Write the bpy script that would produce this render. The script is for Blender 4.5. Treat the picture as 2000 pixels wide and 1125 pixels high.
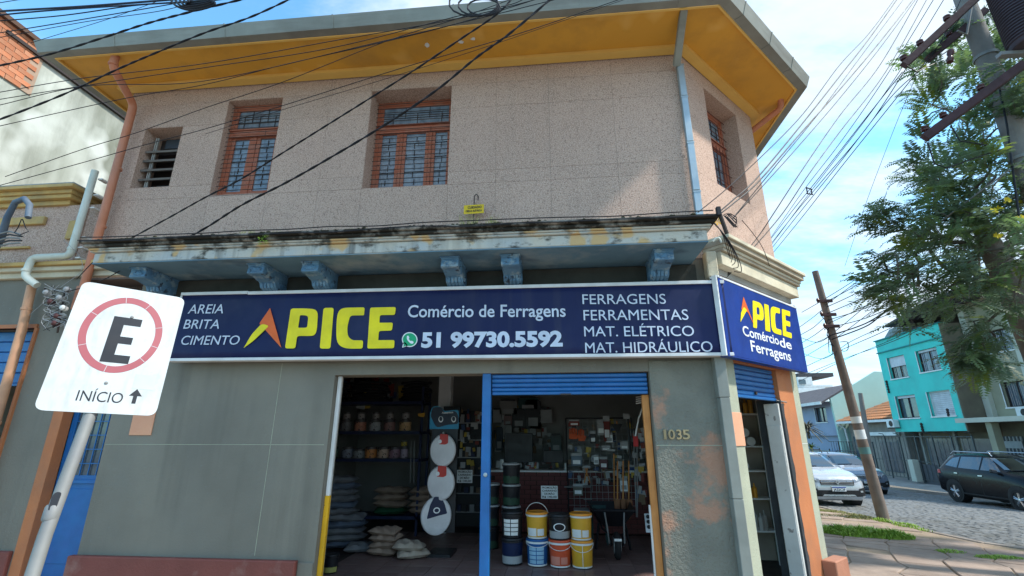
import bpy, bmesh, math, random
from mathutils import Vector, Matrix
from mathutils.bvhtree import BVHTree
random.seed(7)
for o in list(bpy.data.objects): bpy.data.objects.remove(o)
S = bpy.context.scene
COL = S.collection
R = math.radians
# ------------------------------------------------------------ camera, sky, sun, exposure
CAM_Z, PITCH, YAW, FPX = 1.7, R(17.4), R(-5.5), 925.0
cam_data = bpy.data.cameras.new('camera'); cam = bpy.data.objects.new('camera', cam_data); COL.objects.link(cam)
cam_data.sensor_width = 36; cam_data.lens = FPX/2000*36; cam_data.clip_start = .05; cam_data.clip_end = 3000
cam.location = (0, 0, CAM_Z); cam.rotation_euler = (R(90)+PITCH, 0, -YAW); S.camera = cam
SUN_EL, SUN_AZ = R(50), R(104)          # azimuth clockwise from +Y
sun_dir = Vector((math.sin(SUN_AZ)*math.cos(SUN_EL), math.cos(SUN_AZ)*math.cos(SUN_EL), math.sin(SUN_EL)))
W = bpy.data.worlds.new('World'); S.world = W; W.use_nodes = True
def build_sky():
    nt = W.node_tree; N = nt.nodes; L = nt.links; N.clear()
    out = N.new('ShaderNodeOutputWorld'); bg = N.new('ShaderNodeBackground'); bg.inputs['Strength'].default_value = .1
    sky = N.new('ShaderNodeTexSky'); sky.sky_type = 'NISHITA'; sky.sun_disc = False
    sky.sun_elevation = SUN_EL; sky.sun_rotation = SUN_AZ; sky.air_density = 1.0; sky.dust_density = .6; sky.ozone_density = 1.6
    tc = N.new('ShaderNodeTexCoord'); sep = N.new('ShaderNodeSeparateXYZ'); L.new(tc.outputs['Generated'], sep.inputs[0])
    zc = N.new('ShaderNodeMath'); zc.operation = 'MAXIMUM'; zc.inputs[1].default_value = 0; L.new(sep.outputs['Z'], zc.inputs[0])
    za = N.new('ShaderNodeMath'); za.operation = 'ADD'; za.inputs[1].default_value = .22; L.new(zc.outputs[0], za.inputs[0])
    dx = N.new('ShaderNodeMath'); dx.operation = 'DIVIDE'; L.new(sep.outputs['X'], dx.inputs[0]); L.new(za.outputs[0], dx.inputs[1])
    dy = N.new('ShaderNodeMath'); dy.operation = 'DIVIDE'; L.new(sep.outputs['Y'], dy.inputs[0]); L.new(za.outputs[0], dy.inputs[1])
    cm = N.new('ShaderNodeCombineXYZ'); L.new(dx.outputs[0], cm.inputs[0]); L.new(dy.outputs[0], cm.inputs[1])
    mp = N.new('ShaderNodeMapping'); mp.inputs['Rotation'].default_value = (0, 0, R(-25)); mp.inputs['Scale'].default_value = (1.0, 2.0, 1); mp.inputs['Location'].default_value = (3.1, 1.7, 0)
    L.new(cm.outputs[0], mp.inputs[0])
    n1 = N.new('ShaderNodeTexNoise'); n1.inputs['Scale'].default_value = .8; n1.inputs['Detail'].default_value = 9; n1.inputs['Roughness'].default_value = .55; n1.inputs['Distortion'].default_value = .25
    n2 = N.new('ShaderNodeTexNoise'); n2.inputs['Scale'].default_value = 4.2; n2.inputs['Detail'].default_value = 8; n2.inputs['Roughness'].default_value = .62
    L.new(mp.outputs[0], n1.inputs['Vector']); L.new(mp.outputs[0], n2.inputs['Vector'])
    m2 = N.new('ShaderNodeMath'); m2.operation = 'MULTIPLY_ADD'; m2.inputs[1].default_value = .42; L.new(n2.outputs['Fac'], m2.inputs[0]); L.new(n1.outputs['Fac'], m2.inputs[2])
    # more cloud towards +X (east), clearer towards the west
    m3 = N.new('ShaderNodeMath'); m3.operation = 'MULTIPLY_ADD'; m3.inputs[1].default_value = .10; L.new(sep.outputs['X'], m3.inputs[0]); L.new(m2.outputs[0], m3.inputs[2])
    rp = N.new('ShaderNodeMapRange'); rp.interpolation_type = 'SMOOTHSTEP'; rp.inputs['From Min'].default_value = .57; rp.inputs['From Max'].default_value = .86; rp.inputs['To Min'].default_value = .04; rp.inputs['To Max'].default_value = .95; L.new(m3.outputs[0], rp.inputs['Value'])
    cl = N.new('ShaderNodeMix'); cl.data_type = 'RGBA'; L.new(n2.outputs['Fac'], cl.inputs['Factor'])
    cl.inputs['A'].default_value = (2.35, 3.05, 3.75, 1); cl.inputs['B'].default_value = (3.95, 4.25, 4.55, 1)
    sk = N.new('ShaderNodeMix'); sk.data_type = 'RGBA'; sk.blend_type = 'MULTIPLY'; sk.inputs['Factor'].default_value = 1; L.new(sky.outputs[0], sk.inputs['A']); sk.inputs['B'].default_value = (.75, 1.35, 1.45, 1)
    mx = N.new('ShaderNodeMix'); mx.data_type = 'RGBA'; L.new(rp.outputs[0], mx.inputs['Factor']); L.new(sk.outputs['Result'], mx.inputs['A']); L.new(cl.outputs['Result'], mx.inputs['B'])
    L.new(mx.outputs['Result'], bg.inputs['Color']); L.new(bg.outputs[0], out.inputs[0])
build_sky()
sl = bpy.data.lights.new('sun', 'SUN'); sl.energy = 1.8; sl.angle = R(3); sl.color = (1, .95, .86)
so = bpy.data.objects.new('sun', sl); COL.objects.link(so); so.rotation_euler = sun_dir.to_track_quat('Z', 'Y').to_euler(); so.location = (20, -5, 25)
S.view_settings.view_transform = 'Standard'; S.view_settings.look = 'None'; S.view_settings.gamma = 1; S.view_settings.use_curve_mapping = False
S.view_settings.exposure = 1.58
S.render.resolution_x = 1024; S.render.resolution_y = 576
# ------------------------------------------------------------ surveying: sight lines measured on the photograph, cut with real planes
_cy, _sy, _cp, _sp = math.cos(YAW), math.sin(YAW), math.cos(PITCH), math.sin(PITCH)
CF = Vector((_sy*_cp, _cy*_cp, _sp)); CR = Vector((_cy, -_sy, 0)); CU = CR.cross(CF); CC = Vector((0, 0, CAM_Z))
def ray(x, y): return CF*FPX + CR*(x-1000) + CU*(562.5-y)
def onY(x, y, Y): d = ray(x, y); return CC + d*(Y/d.y)
def onX(x, y, X): d = ray(x, y); return CC + d*(X/d.x)
def onZ(x, y, Z): d = ray(x, y); return CC + d*((Z-CAM_Z)/d.z)
def onP(x, y, P, n): d = ray(x, y); return CC + d*((Vector(P)-CC).dot(n)/d.dot(n))
# ------------------------------------------------------------ naming and tagging
def link(o, parent=None):
    COL.objects.link(o)
    if parent is not None: o.parent = parent
    return o
def tag(o, label=None, cat=None, group=None, kind=None):
    if label: o['label'] = label
    if cat: o['category'] = cat
    if group: o['group'] = group
    if kind: o['kind'] = kind
    return o
def thing(name, label, cat, loc=(0, 0, 0), rz=0, group=None):
    o = bpy.data.objects.new(name, None); o.empty_display_size = .1; COL.objects.link(o)
    o.location = loc; o.rotation_euler = (0, 0, rz)
    return tag(o, label, cat, group)
def dup(root, loc=None, rz=None, label=None, group=None, scale=None):
    def cp(o, parent):
        c = o.copy(); COL.objects.link(c); c.parent = parent
        for ch in list(o.children): cp(ch, c)
        return c
    r = cp(root, None)
    if loc is not None: r.location = loc
    if rz is not None: r.rotation_euler = (0, 0, rz)
    if scale is not None: r.scale = scale
    if label: r['label'] = label
    if group: r['group'] = group
    return r
# ------------------------------------------------------------ frames on walls
class Fr:
    def __init__(s, o, x, z=(0, 0, 1)):
        s.o = Vector(o); s.x = Vector(x).normalized(); s.z = Vector(z).normalized(); s.n = s.x.cross(s.z)
    def p(s, u, v, d=0): return s.o + s.x*u + s.z*v + s.n*d
    def px(s, x, y, d=0):
        P = onP(x, y, s.o + s.n*d, s.n) - s.o
        return P.dot(s.x), P.dot(s.z)
# ------------------------------------------------------------ mesh builder
class MB:
    def __init__(s): s.v = []; s.f = []; s.m = []
    def add(s, vs, fs, mi=0):
        b = len(s.v); s.v += [tuple(v) for v in vs]; s.f += [tuple(b+i for i in f) for f in fs]; s.m += [mi]*len(fs); return s
    def hexa(s, p, mi=0):
        return s.add(p, [(0, 3, 2, 1), (4, 5, 6, 7), (0, 1, 5, 4), (1, 2, 6, 5), (2, 3, 7, 6), (3, 0, 4, 7)], mi)
    def box(s, x0, x1, y0, y1, z0, z1, mi=0):
        return s.hexa([(x0, y0, z0), (x1, y0, z0), (x1, y1, z0), (x0, y1, z0), (x0, y0, z1), (x1, y0, z1), (x1, y1, z1), (x0, y1, z1)], mi)
    def fbox(s, fr, u0, u1, v0, v1, d0, d1, mi=0):
        return s.hexa([fr.p(u0, v0, d1), fr.p(u1, v0, d1), fr.p(u1, v0, d0), fr.p(u0, v0, d0), fr.p(u0, v1, d1), fr.p(u1, v1, d1), fr.p(u1, v1, d0), fr.p(u0, v1, d0)], mi)
    def prism(s, pts, off, mi=0):
        n = len(pts); a = [Vector(p) for p in pts]; b = [p+Vector(off) for p in a]
        return s.add(a+b, [tuple(range(n-1, -1, -1)), tuple(range(n, 2*n))] + [(i, (i+1) % n, n+(i+1) % n, n+i) for i in range(n)], mi)
    def tube(s, path, r, n=8, mi=0, caps=True):
        P = [Vector(p) for p in path]; rr = r if isinstance(r, (list, tuple)) else [r]*len(P)
        up = None; rings = []; vs = []
        for i, p in enumerate(P):
            t = (P[min(i+1, len(P)-1)] - P[max(i-1, 0)])
            if t.length < 1e-9: t = Vector((0, 0, 1))
            t.normalize()
            if up is None: up = Vector((0, 0, 1)) if abs(t.z) < .9 else Vector((1, 0, 0))
            a = t.cross(up)
            if a.length < 1e-6: a = t.orthogonal()
            a.normalize(); b = a.cross(t).normalized(); up = b
            for k in range(n):
                an = 2*math.pi*k/n; vs.append(p + a*math.cos(an)*rr[i] + b*math.sin(an)*rr[i])
        fs = []
        for i in range(len(P)-1):
            for k in range(n): fs.append((i*n+k, (i+1)*n+k, (i+1)*n+(k+1) % n, i*n+(k+1) % n))
        if caps: fs.append(tuple(range(n))); fs.append(tuple((len(P)-1)*n+k for k in range(n-1, -1, -1)))
        return s.add(vs, fs, mi)
    def lathe(s, o, prof, n=20, ax=(0, 0, 1), mi=0, sx=1, sy=1):
        az = Vector(ax).normalized(); a = az.orthogonal().normalized() if abs(az.z) < .99 else Vector((1, 0, 0)); b = az.cross(a); o = Vector(o)
        vs = []; fs = []
        for (r, z) in prof:
            for k in range(n):
                an = 2*math.pi*k/n; vs.append(o + az*z + a*math.cos(an)*r*sx + b*math.sin(an)*r*sy)
        for i in range(len(prof)-1):
            for k in range(n): fs.append((i*n+k, i*n+(k+1) % n, (i+1)*n+(k+1) % n, (i+1)*n+k))
        fs.append(tuple(range(n-1, -1, -1))); fs.append(tuple((len(prof)-1)*n+k for k in range(n)))
        return s.add(vs, fs, mi)
    def grid(s, fn, nu, nv, mi=0, flip=False):
        vs = [fn(i/nu, j/nv) for i in range(nu+1) for j in range(nv+1)]; w = nv+1
        fs = [((i*w+j), (i+1)*w+j, (i+1)*w+j+1, i*w+j+1) for i in range(nu) for j in range(nv)]
        if flip: fs = [f[::-1] for f in fs]
        return s.add(vs, fs, mi)
    def mesh(s, name):
        me = bpy.data.meshes.new(name); me.from_pydata(s.v, [], s.f)
        if any(s.m): me.polygons.foreach_set('material_index', s.m)
        me.update(); return me
    def build(s, name, mat, parent=None, smooth=False, bevel=0, seg=1, loc=None):
        me = s.mesh(name)
        for m in (mat if isinstance(mat, (list, tuple)) else [mat]): me.materials.append(m)
        bm = bmesh.new(); bm.from_mesh(me); bmesh.ops.recalc_face_normals(bm, faces=bm.faces[:]); bm.to_mesh(me); bm.free()
        if smooth:
            me.polygons.foreach_set('use_smooth', [True]*len(me.polygons))
            try: me.set_sharp_from_angle(angle=R(35))
            except Exception: pass
        o = bpy.data.objects.new(name, me); link(o, parent)
        if loc is not None: o.location = loc
        if bevel:
            b = o.modifiers.new('bevel', 'BEVEL'); b.width = bevel; b.segments = seg; b.limit_method = 'ANGLE'
        return o
def wall(fr, u0, u1, v0, v1, d0, d1, holes=()):
    us = sorted({u0, u1, *[min(max(a, u0), u1) for h in holes for a in h[:2]]}); vs = sorted({v0, v1, *[min(max(a, v0), v1) for h in holes for a in h[2:]]})
    def solid(i, j):
        if i < 0 or j < 0 or i >= len(us)-1 or j >= len(vs)-1: return False
        cu, cv = (us[i]+us[i+1])/2, (vs[j]+vs[j+1])/2
        return not any(h[0] < cu < h[1] and h[2] < cv < h[3] for h in holes)
    b = MB()
    for i in range(len(us)-1):
        for j in range(len(vs)-1):
            if not solid(i, j): continue
            a, c, e, g = us[i], us[i+1], vs[j], vs[j+1]
            b.add([fr.p(a, e, d1), fr.p(c, e, d1), fr.p(c, g, d1), fr.p(a, g, d1)], [(0, 1, 2, 3)])
            b.add([fr.p(a, e, d0), fr.p(c, e, d0), fr.p(c, g, d0), fr.p(a, g, d0)], [(3, 2, 1, 0)])
            if not solid(i-1, j): b.add([fr.p(a, e, d0), fr.p(a, e, d1), fr.p(a, g, d1), fr.p(a, g, d0)], [(0, 1, 2, 3)])
            if not solid(i+1, j): b.add([fr.p(c, e, d1), fr.p(c, e, d0), fr.p(c, g, d0), fr.p(c, g, d1)], [(0, 1, 2, 3)])
            if not solid(i, j-1): b.add([fr.p(a, e, d0), fr.p(c, e, d0), fr.p(c, e, d1), fr.p(a, e, d1)], [(0, 1, 2, 3)])
            if not solid(i, j+1): b.add([fr.p(a, g, d1), fr.p(c, g, d1), fr.p(c, g, d0), fr.p(a, g, d0)], [(0, 1, 2, 3)])
    return b
def wallobj(b, name, mat, parent, bevel=0):
    o = b.build(name, mat, parent, bevel=0)
    bm = bmesh.new(); bm.from_mesh(o.data); bmesh.ops.remove_doubles(bm, verts=bm.verts[:], dist=1e-5); bmesh.ops.recalc_face_normals(bm, faces=bm.faces[:]); bm.to_mesh(o.data); bm.free()
    if bevel:
        m = o.modifiers.new('bevel', 'BEVEL'); m.width = bevel; m.segments = 2; m.limit_method = 'ANGLE'
    return o
# ------------------------------------------------------------ materials
MATS = {}
def mat(name, c, c2=None, sc=4, rough=.8, bump=0, bsc=40, metal=0, spec=.3, stain=None, ssc=1.2, samt=.6, sth=(.45, .7), det=4, speck=None, spsc=60, spth=(.5, .6), rand=0, stretch=None, emit=None, coat=0, speck2=None, alpha=None, trans=0, streak=None, stx=5, sta=.5, sts=(.5, .72)):
    if name in MATS: return MATS[name]
    m = bpy.data.materials.new(name); m.use_nodes = True; MATS[name] = m; nt = m.node_tree; N = nt.nodes; L = nt.links
    b = N['Principled BSDF']; b.inputs['Roughness'].default_value = rough; b.inputs['Metallic'].default_value = metal
    b.inputs['Specular IOR Level'].default_value = spec; b.inputs['Coat Weight'].default_value = coat; b.inputs['Transmission Weight'].default_value = trans
    if alpha is not None: b.inputs['Alpha'].default_value = alpha
    tc = N.new('ShaderNodeTexCoord'); vec = tc.outputs['Object']
    def mapped(scale):
        if stretch is None: return vec
        mp = N.new('ShaderNodeMapping'); mp.inputs['Scale'].default_value = stretch; L.new(vec, mp.inputs[0]); return mp.outputs[0]
    def noise(scale, d=det, st=False, ro=.55):
        n = N.new('ShaderNodeTexNoise'); n.inputs['Scale'].default_value = scale; n.inputs['Detail'].default_value = d; n.inputs['Roughness'].default_value = ro
        L.new(mapped(scale) if st else vec, n.inputs['Vector']); return n.outputs['Fac']
    def rng(val, a, z, lo=0, hi=1):
        r = N.new('ShaderNodeMapRange'); r.inputs['From Min'].default_value = a; r.inputs['From Max'].default_value = z; r.inputs['To Min'].default_value = lo; r.inputs['To Max'].default_value = hi; L.new(val, r.inputs['Value']); return r.outputs[0]
    def mix(f, A, B, mode='MIX'):
        x = N.new('ShaderNodeMix'); x.data_type = 'RGBA'; x.blend_type = mode
        if isinstance(f, float): x.inputs['Factor'].default_value = f
        else: L.new(f, x.inputs['Factor'])
        for k, q in (('A', A), ('B', B)):
            if isinstance(q, tuple): x.inputs[k].default_value = (*q, 1)
            else: L.new(q, x.inputs[k])
        return x.outputs['Result']
    c2 = c2 or tuple(v*.82 for v in c)
    col = mix(rng(noise(sc), .35, .65), c, c2)
    if stain is not None: col = mix(rng(noise(ssc, 8, True, .62), sth[0], sth[1], 0, samt), col, stain)
    if streak is not None:
        mp2 = N.new('ShaderNodeMapping'); mp2.inputs['Scale'].default_value = (stx, stx, stx*.05); L.new(vec, mp2.inputs[0])
        n9 = N.new('ShaderNodeTexNoise'); n9.inputs['Scale'].default_value = 1; n9.inputs['Detail'].default_value = 5; L.new(mp2.outputs[0], n9.inputs['Vector'])
        n8 = noise(.55, 3); ml = N.new('ShaderNodeMath'); ml.operation = 'MULTIPLY'; L.new(rng(n9.outputs['Fac'], sts[0], sts[1]), ml.inputs[0]); L.new(rng(n8, .42, .6, 0, sta), ml.inputs[1])
        col = mix(ml.outputs[0], col, streak)
    if speck is not None: col = mix(rng(noise(spsc, 2), spth[0], spth[1]), col, speck)
    if speck2 is not None: col = mix(rng(noise(spsc*.83+3, 2), .57, .66), col, speck2)
    if rand:
        oi = N.new('ShaderNodeObjectInfo'); r = rng(oi.outputs['Random'], 0, 1, 1-rand, 1+rand)
        cm = N.new('ShaderNodeCombineXYZ'); [L.new(r, cm.inputs[i]) for i in range(3)]
        col = mix(1.0, col, cm.outputs[0], 'MULTIPLY')
    L.new(col, b.inputs['Base Color'])
    if bump:
        bp = N.new('ShaderNodeBump'); bp.inputs['Strength'].default_value = 1; bp.inputs['Distance'].default_value = bump; L.new(noise(bsc, 5), bp.inputs['Height']); L.new(bp.outputs[0], b.inputs['Normal'])
    rr = rng(noise(sc*2.3), .3, .7, max(0, rough-.08), min(1, rough+.08)); L.new(rr, b.inputs['Roughness'])
    if emit: b.inputs['Emission Color'].default_value = (*emit[0], 1); b.inputs['Emission Strength'].default_value = emit[1]
    return m
M = mat
# walls
m_granite = M('granite_render', (.50, .335, .262), (.43, .285, .22), sc=.8, rough=.9, bump=.007, bsc=70, speck=(.60, .44, .36), spsc=74, spth=(.44, .60), speck2=(.27, .18, .145), stain=(.30, .215, .175), ssc=.7, samt=.6, sth=(.50, .72), stretch=(1, 1, .5), rand=.03, streak=(.26, .195, .16), stx=4, sta=.5)
m_joint = M('joint_mortar', (.20, .16, .145), rough=.95)
m_grey = M('grey_painted_stucco', (.225, .21, .172), (.172, .162, .135), sc=.8, rough=.75, streak=(.11, .105, .09), stx=5, sta=.6, bump=.004, bsc=48, stain=(.20, .195, .17), ssc=.9, samt=.6, sth=(.5, .75), stretch=(1, 1, .6), speck=(.19, .19, .175), spsc=22, spth=(.66, .75))
m_grey_rough = M('rough_grey_stucco', (.215, .215, .18), (.165, .165, .14), sc=2.2, rough=.85, bump=.02, bsc=38, stain=(.46, .235, .15), ssc=1.5, samt=.75, sth=(.53, .60))
m_greylite = M('light_green_stucco', (.40, .42, .32), (.34, .36, .28), sc=3, rough=.85, bump=.006, bsc=60, stain=(.25, .25, .2), ssc=2, samt=.5, sth=(.5, .75))
m_peach = M('peach_paint', (.72, .36, .22), (.66, .32, .20), sc=3, rough=.7, bump=.002, speck=(.4, .22, .14), spsc=14, spth=(.7, .76))
m_orange = M('orange_terracotta_paint', (.50, .185, .075), (.44, .16, .07), sc=2.5, rough=.65, bump=.003, bsc=50, stain=(.34, .15, .08), ssc=2, samt=.6)
m_plinth = M('maroon_plinth_paint', (.19, .06, .05), (.16, .05, .042), sc=3, rough=.65, bump=.004, bsc=40, stain=(.34, .25, .22), ssc=1.8, samt=.5, sth=(.58, .75))
m_tplinth = M('terracotta_plinth', (.42, .19, .12), (.36, .16, .1), sc=3, rough=.7, bump=.004)
m_soffit = M('ochre_soffit_paint', (.74, .37, .05), (.68, .335, .045), sc=.7, rough=.6, bump=.001, bsc=10, stain=(.46, .235, .05), ssc=1.1, samt=.75, sth=(.46, .7), speck=(.80, .46, .12), spsc=1.6, spth=(.6, .75))
m_soffit_band = M('pale_ochre_band', (.80, .50, .13), (.76, .46, .12), rough=.6)
m_gutter = M('grey_zinc_gutter', (.30, .31, .28), (.25, .26, .235), sc=3, rough=.6, metal=.15, stain=(.15, .13, .11), ssc=2, samt=.6, stretch=(.3, .3, 3))
m_trimtan = M('tan_moulding', (.42, .36, .27), (.33, .28, .21), rough=.8)
m_zinc = M('bluish_zinc', (.36, .44, .48), (.30, .37, .41), sc=4, rough=.4, metal=.55, stain=(.45, .5, .52), ssc=3, samt=.5)
m_pipe_o = M('orange_pipe_paint', (.60, .225, .125), (.52, .19, .10), sc=4, rough=.5, stain=(.36, .2, .15), ssc=2.5, samt=.55, stretch=(1, 1, .3))
m_pipe_w = M('pale_pvc', (.62, .66, .60), (.55, .59, .53), sc=4, rough=.4, stain=(.35, .37, .3), ssc=3, samt=.6)
m_slabface = M('mildewed_cream_edge', (.55, .51, .43), (.43, .47, .48), sc=2.2, rough=.85, bump=.006, bsc=30, stain=(.05, .045, .035), ssc=5, samt=.9, sth=(.52, .64), streak=(.06, .055, .045), stx=9, sta=.85, speck=(.58, .40, .2), spsc=3.1, spth=(.56, .62), stretch=(1, 1, 1.6))
m_slabtop = M('mildewed_top_moulding', (.34, .31, .27), (.2, .19, .17), sc=3, rough=.9, bump=.008, bsc=30, stain=(.018, .016, .012), ssc=5, samt=.97, sth=(.38, .52))
m_slabblue = M('blue_grey_underside', (.13, .235, .31), (.09, .17, .235), sc=1.5, rough=.75, bump=.003, bsc=20, stain=(.34, .38, .38), ssc=1.3, samt=.75, sth=(.52, .7), speck=(.06, .11, .16), spsc=1.9, spth=(.6, .72))
m_corbel = M('blue_corbel_paint', (.12, .245, .37), (.09, .185, .30), sc=5, rough=.7, bump=.012, bsc=22, stain=(.34, .42, .45), ssc=9, samt=.6, sth=(.54, .64), speck=(.04, .06, .09), spsc=12, spth=(.6, .7))
m_shade_wall = M('shade_dark_frieze', (.055, .053, .045), (.04, .04, .034), rough=.8, bump=.003)  # wall strip behind the corbels, shade under the slab put into its colour
m_cornice = M('cream_cornice', (.66, .60, .46), (.56, .50, .37), sc=3, rough=.75, bump=.003, stain=(.3, .28, .22), ssc=2.5, samt=.6)
m_ycornice = M('ochre_cornice', (.62, .42, .15), (.52, .34, .13), sc=3, rough=.75, bump=.004, stain=(.24, .2, .13), ssc=2.2, samt=.7)
m_white = M('white_paint', (.76, .77, .76), (.70, .71, .70), sc=4, rough=.5, stain=(.5, .5, .47), ssc=3, samt=.35)
m_white_peel = M('peeling_white_paint', (.66, .66, .63), (.6, .6, .57), sc=4, rough=.6, bump=.002, speck=(.28, .26, .24), spsc=9, spth=(.66, .7), stain=(.45, .42, .38), ssc=2.5, samt=.5)
m_black = M('flaking_black_edge', (.03, .035, .04), (.05, .055, .06), rough=.85, bump=.004)
m_blue = M('blue_enamel', (.004, .125, .37), (.003, .10, .31), sc=5, rough=.38, spec=.5, stain=(.02, .12, .4), ssc=6, samt=.5)
m_bluedark = M('blue_door_frame', (.006, .055, .22), rough=.4)
m_yellow = M('yellow_enamel', (.80, .44, .02), rough=.5, speck=(.4, .22, .05), spsc=30, spth=(.66, .7))
m_wood = M('orange_timber', (.62, .27, .08), (.52, .21, .06), sc=6, rough=.6, stain=(.3, .11, .04), ssc=3, samt=.6, stretch=(8, 8, .6))
m_frame = M('terracotta_window_frame', (.42, .125, .065), (.34, .10, .055), sc=6, rough=.55, stain=(.5, .25, .17), ssc=6, samt=.5)
m_iron = M('dark_iron', (.035, .03, .03), (.05, .035, .03), rough=.6)
m_redbar = M('dark_red_bar', (.12, .035, .025), rough=.6)
m_concrete = M('concrete', (.36, .35, .32), (.29, .28, .26), sc=3, rough=.9, bump=.004, bsc=40, stain=(.2, .19, .17), ssc=2, samt=.5)
m_bronze = M('bronze_numeral', (.42, .33, .19), (.3, .22, .12), rough=.5, metal=.4)
m_glass = mat('window_glass', (.075, .10, .125), (.06, .085, .11), rough=.12, spec=.8, sc=3)
m_glassc = mat('curtained_pane', (.20, .25, .30), (.12, .15, .19), rough=.15, spec=.7, sc=9, stretch=(4, 4, .3), stain=(.28, .33, .38), ssc=2.5, samt=.6)
# sign
m_navy = M('navy_vinyl', (.0065, .012, .062), (.009, .016, .078), sc=.9, rough=.5, spec=.22, bump=.004, bsc=3, stain=(.03, .036, .085), ssc=1.6, samt=.6, sth=(.5, .75), streak=(.04, .045, .08), stx=9, sta=.5)
m_navy_sunlit = M('sunlit_navy_vinyl', (.006, .035, .23), rough=.45, spec=.25)  # navy of the corner banner, with the sun's brightness put into the colour
m_alu = M('white_aluminium_trim', (.72, .73, .74), rough=.4)
m_yel = M('sign_yellow', (.88, .74, .008), rough=.4)
m_or = M('sign_orange', (.80, .145, .025), rough=.4)
m_let = M('sign_pale_lettering', (.62, .69, .83), rough=.4)
m_letw = M('sign_white_lettering', (.82, .84, .86), rough=.4)
m_green = M('sign_green', (.01, .36, .16), rough=.4)
m_blackp = M('black_print', (.02, .022, .028), rough=.4)
m_plate = M('white_sign_plate', (.52, .55, .56), (.49, .52, .53), rough=.3, spec=.5, stain=(.36, .37, .36), ssc=6, samt=.55, sth=(.52, .7), streak=(.35, .34, .31), stx=30, sta=.6)
m_ring = M('faded_red_print', (.36, .10, .115), (.32, .085, .10), rough=.4)
m_galv = M('galvanised_post', (.25, .255, .25), (.20, .205, .20), rough=.6, metal=.2, stain=(.2, .2, .22), ssc=6, samt=.5)
m_cable = M('black_cable', (.012, .013, .018), rough=.5)
m_cableb = M('blue_black_cable', (.014, .022, .05), rough=.45)
m_rubber = M('rubber', (.02, .02, .022), rough=.8)
# ------------------------------------------------------------ lettering helpers
_cap = {}
def _textmesh(s, bold=0, sp=1):
    cu = bpy.data.curves.new('t', 'FONT'); cu.body = s; cu.size = 1; cu.offset = bold; cu.space_character = sp; cu.resolution_u = 4
    o = bpy.data.objects.new('t', cu); COL.objects.link(o); dg = bpy.context.evaluated_depsgraph_get(); dg.update()
    me = bpy.data.meshes.new_from_object(o.evaluated_get(dg)); bpy.data.objects.remove(o); return me
def lettering(s, m, parent, fr, uL, uR, vb, cap, d, bold=0, shear=0, dv=0, sp=1, name='lettering', th=.002):
    me = _textmesh(s, bold, sp)
    key = bold
    if key not in _cap:
        h = _textmesh('H', bold); _cap[key] = (min(v.co.y for v in h.vertices), max(v.co.y for v in h.vertices))
    y0, y1 = _cap[key]; xs = [v.co.x for v in me.vertices]; xa, xb = min(xs), max(xs)
    b = MB(); b.v = []
    for v in me.vertices:
        t = (v.co.x-xa)/(xb-xa); w = (v.co.y-y0)/(y1-y0)
        b.v.append(tuple(fr.p(uL + t*(uR-uL) + shear*w*cap, vb + dv*t + w*cap, d)))
    b.f = [tuple(p.vertices) for p in me.polygons]; b.m = [0]*len(b.f)
    o = b.build(name, m, parent)
    so_ = o.modifiers.new('thickness', 'SOLIDIFY'); so_.thickness = th; so_.offset = 0
    return o
def let_px(s, m, parent, fr, d, xl, xr, ybl, ybr, cap_px, bold=0, shear=0, sp=1, name='lettering'):
    uL, v0 = fr.px(xl, ybl, d); uR, v1 = fr.px(xr, ybr, d); _, vt = fr.px((xl+xr)/2, (ybl+ybr)/2-cap_px, d); cap = vt-(v0+v1)/2
    return lettering(s, m, parent, fr, uL, uR - shear*cap, v0, cap, d, bold, shear, v1-v0, sp, name)
def shape(splines, m, parent, fr, d, name='emblem', px=True, smooth=False, th=.002):
    cu = bpy.data.curves.new('s', 'CURVE'); cu.dimensions = '2D'; cu.fill_mode = 'BOTH'
    for sp in splines:
        pts = [fr.px(x, y, d) for x, y in sp] if px else sp
        s_ = cu.splines.new('POLY'); s_.points.add(len(pts)-1)
        for q, (u, v) in zip(s_.points, pts): q.co = (u, v, 0, 1)
        s_.use_cyclic_u = True
    o = bpy.data.objects.new('s', cu); COL.objects.link(o); dg = bpy.context.evaluated_depsgraph_get(); dg.update()
    me = bpy.data.meshes.new_from_object(o.evaluated_get(dg)); bpy.data.objects.remove(o)
    b = MB(); b.v = [tuple(fr.p(v.co.x, v.co.y, d)) for v in me.vertices]
    seen = set(); fs = []
    for p in me.polygons:
        k = tuple(sorted(tuple(round(c, 4) for c in b.v[i]) for i in p.vertices))
        if k in seen: continue
        seen.add(k); fs.append(tuple(p.vertices))
    b.f = fs; b.m = [0]*len(fs); ob = b.build(name, m, parent)
    so_ = ob.modifiers.new('thickness', 'SOLIDIFY'); so_.thickness = th; so_.offset = 0
    return ob
def rpoly(pts, r=3, n=4):
    """round the corners of a polygon given as (x, y[, r])"""
    out = []; k = len(pts)
    for i in range(k):
        p = Vector(pts[i][:2]); rr = pts[i][2] if len(pts[i]) > 2 else r
        a = Vector(pts[i-1][:2]); b = Vector(pts[(i+1) % k][:2])
        if rr <= 0: out.append(tuple(p)); continue
        da = (a-p); db = (b-p); ra = min(rr, da.length*.48); rb = min(rr, db.length*.48)
        A = p+da.normalized()*ra; B = p+db.normalized()*rb
        for j in range(n+1):
            t = j/n; out.append(tuple(A*(1-t)**2 + p*2*t*(1-t) + B*t*t))
    return out
def circ(cx, cy, rx, ry=None, n=40, a0=0, a1=360):
    ry = ry or rx
    return [(cx+rx*math.cos(R(a0+(a1-a0)*i/n)), cy+ry*math.sin(R(a0+(a1-a0)*i/n))) for i in range(n if a1-a0 == 360 else n+1)]
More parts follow.
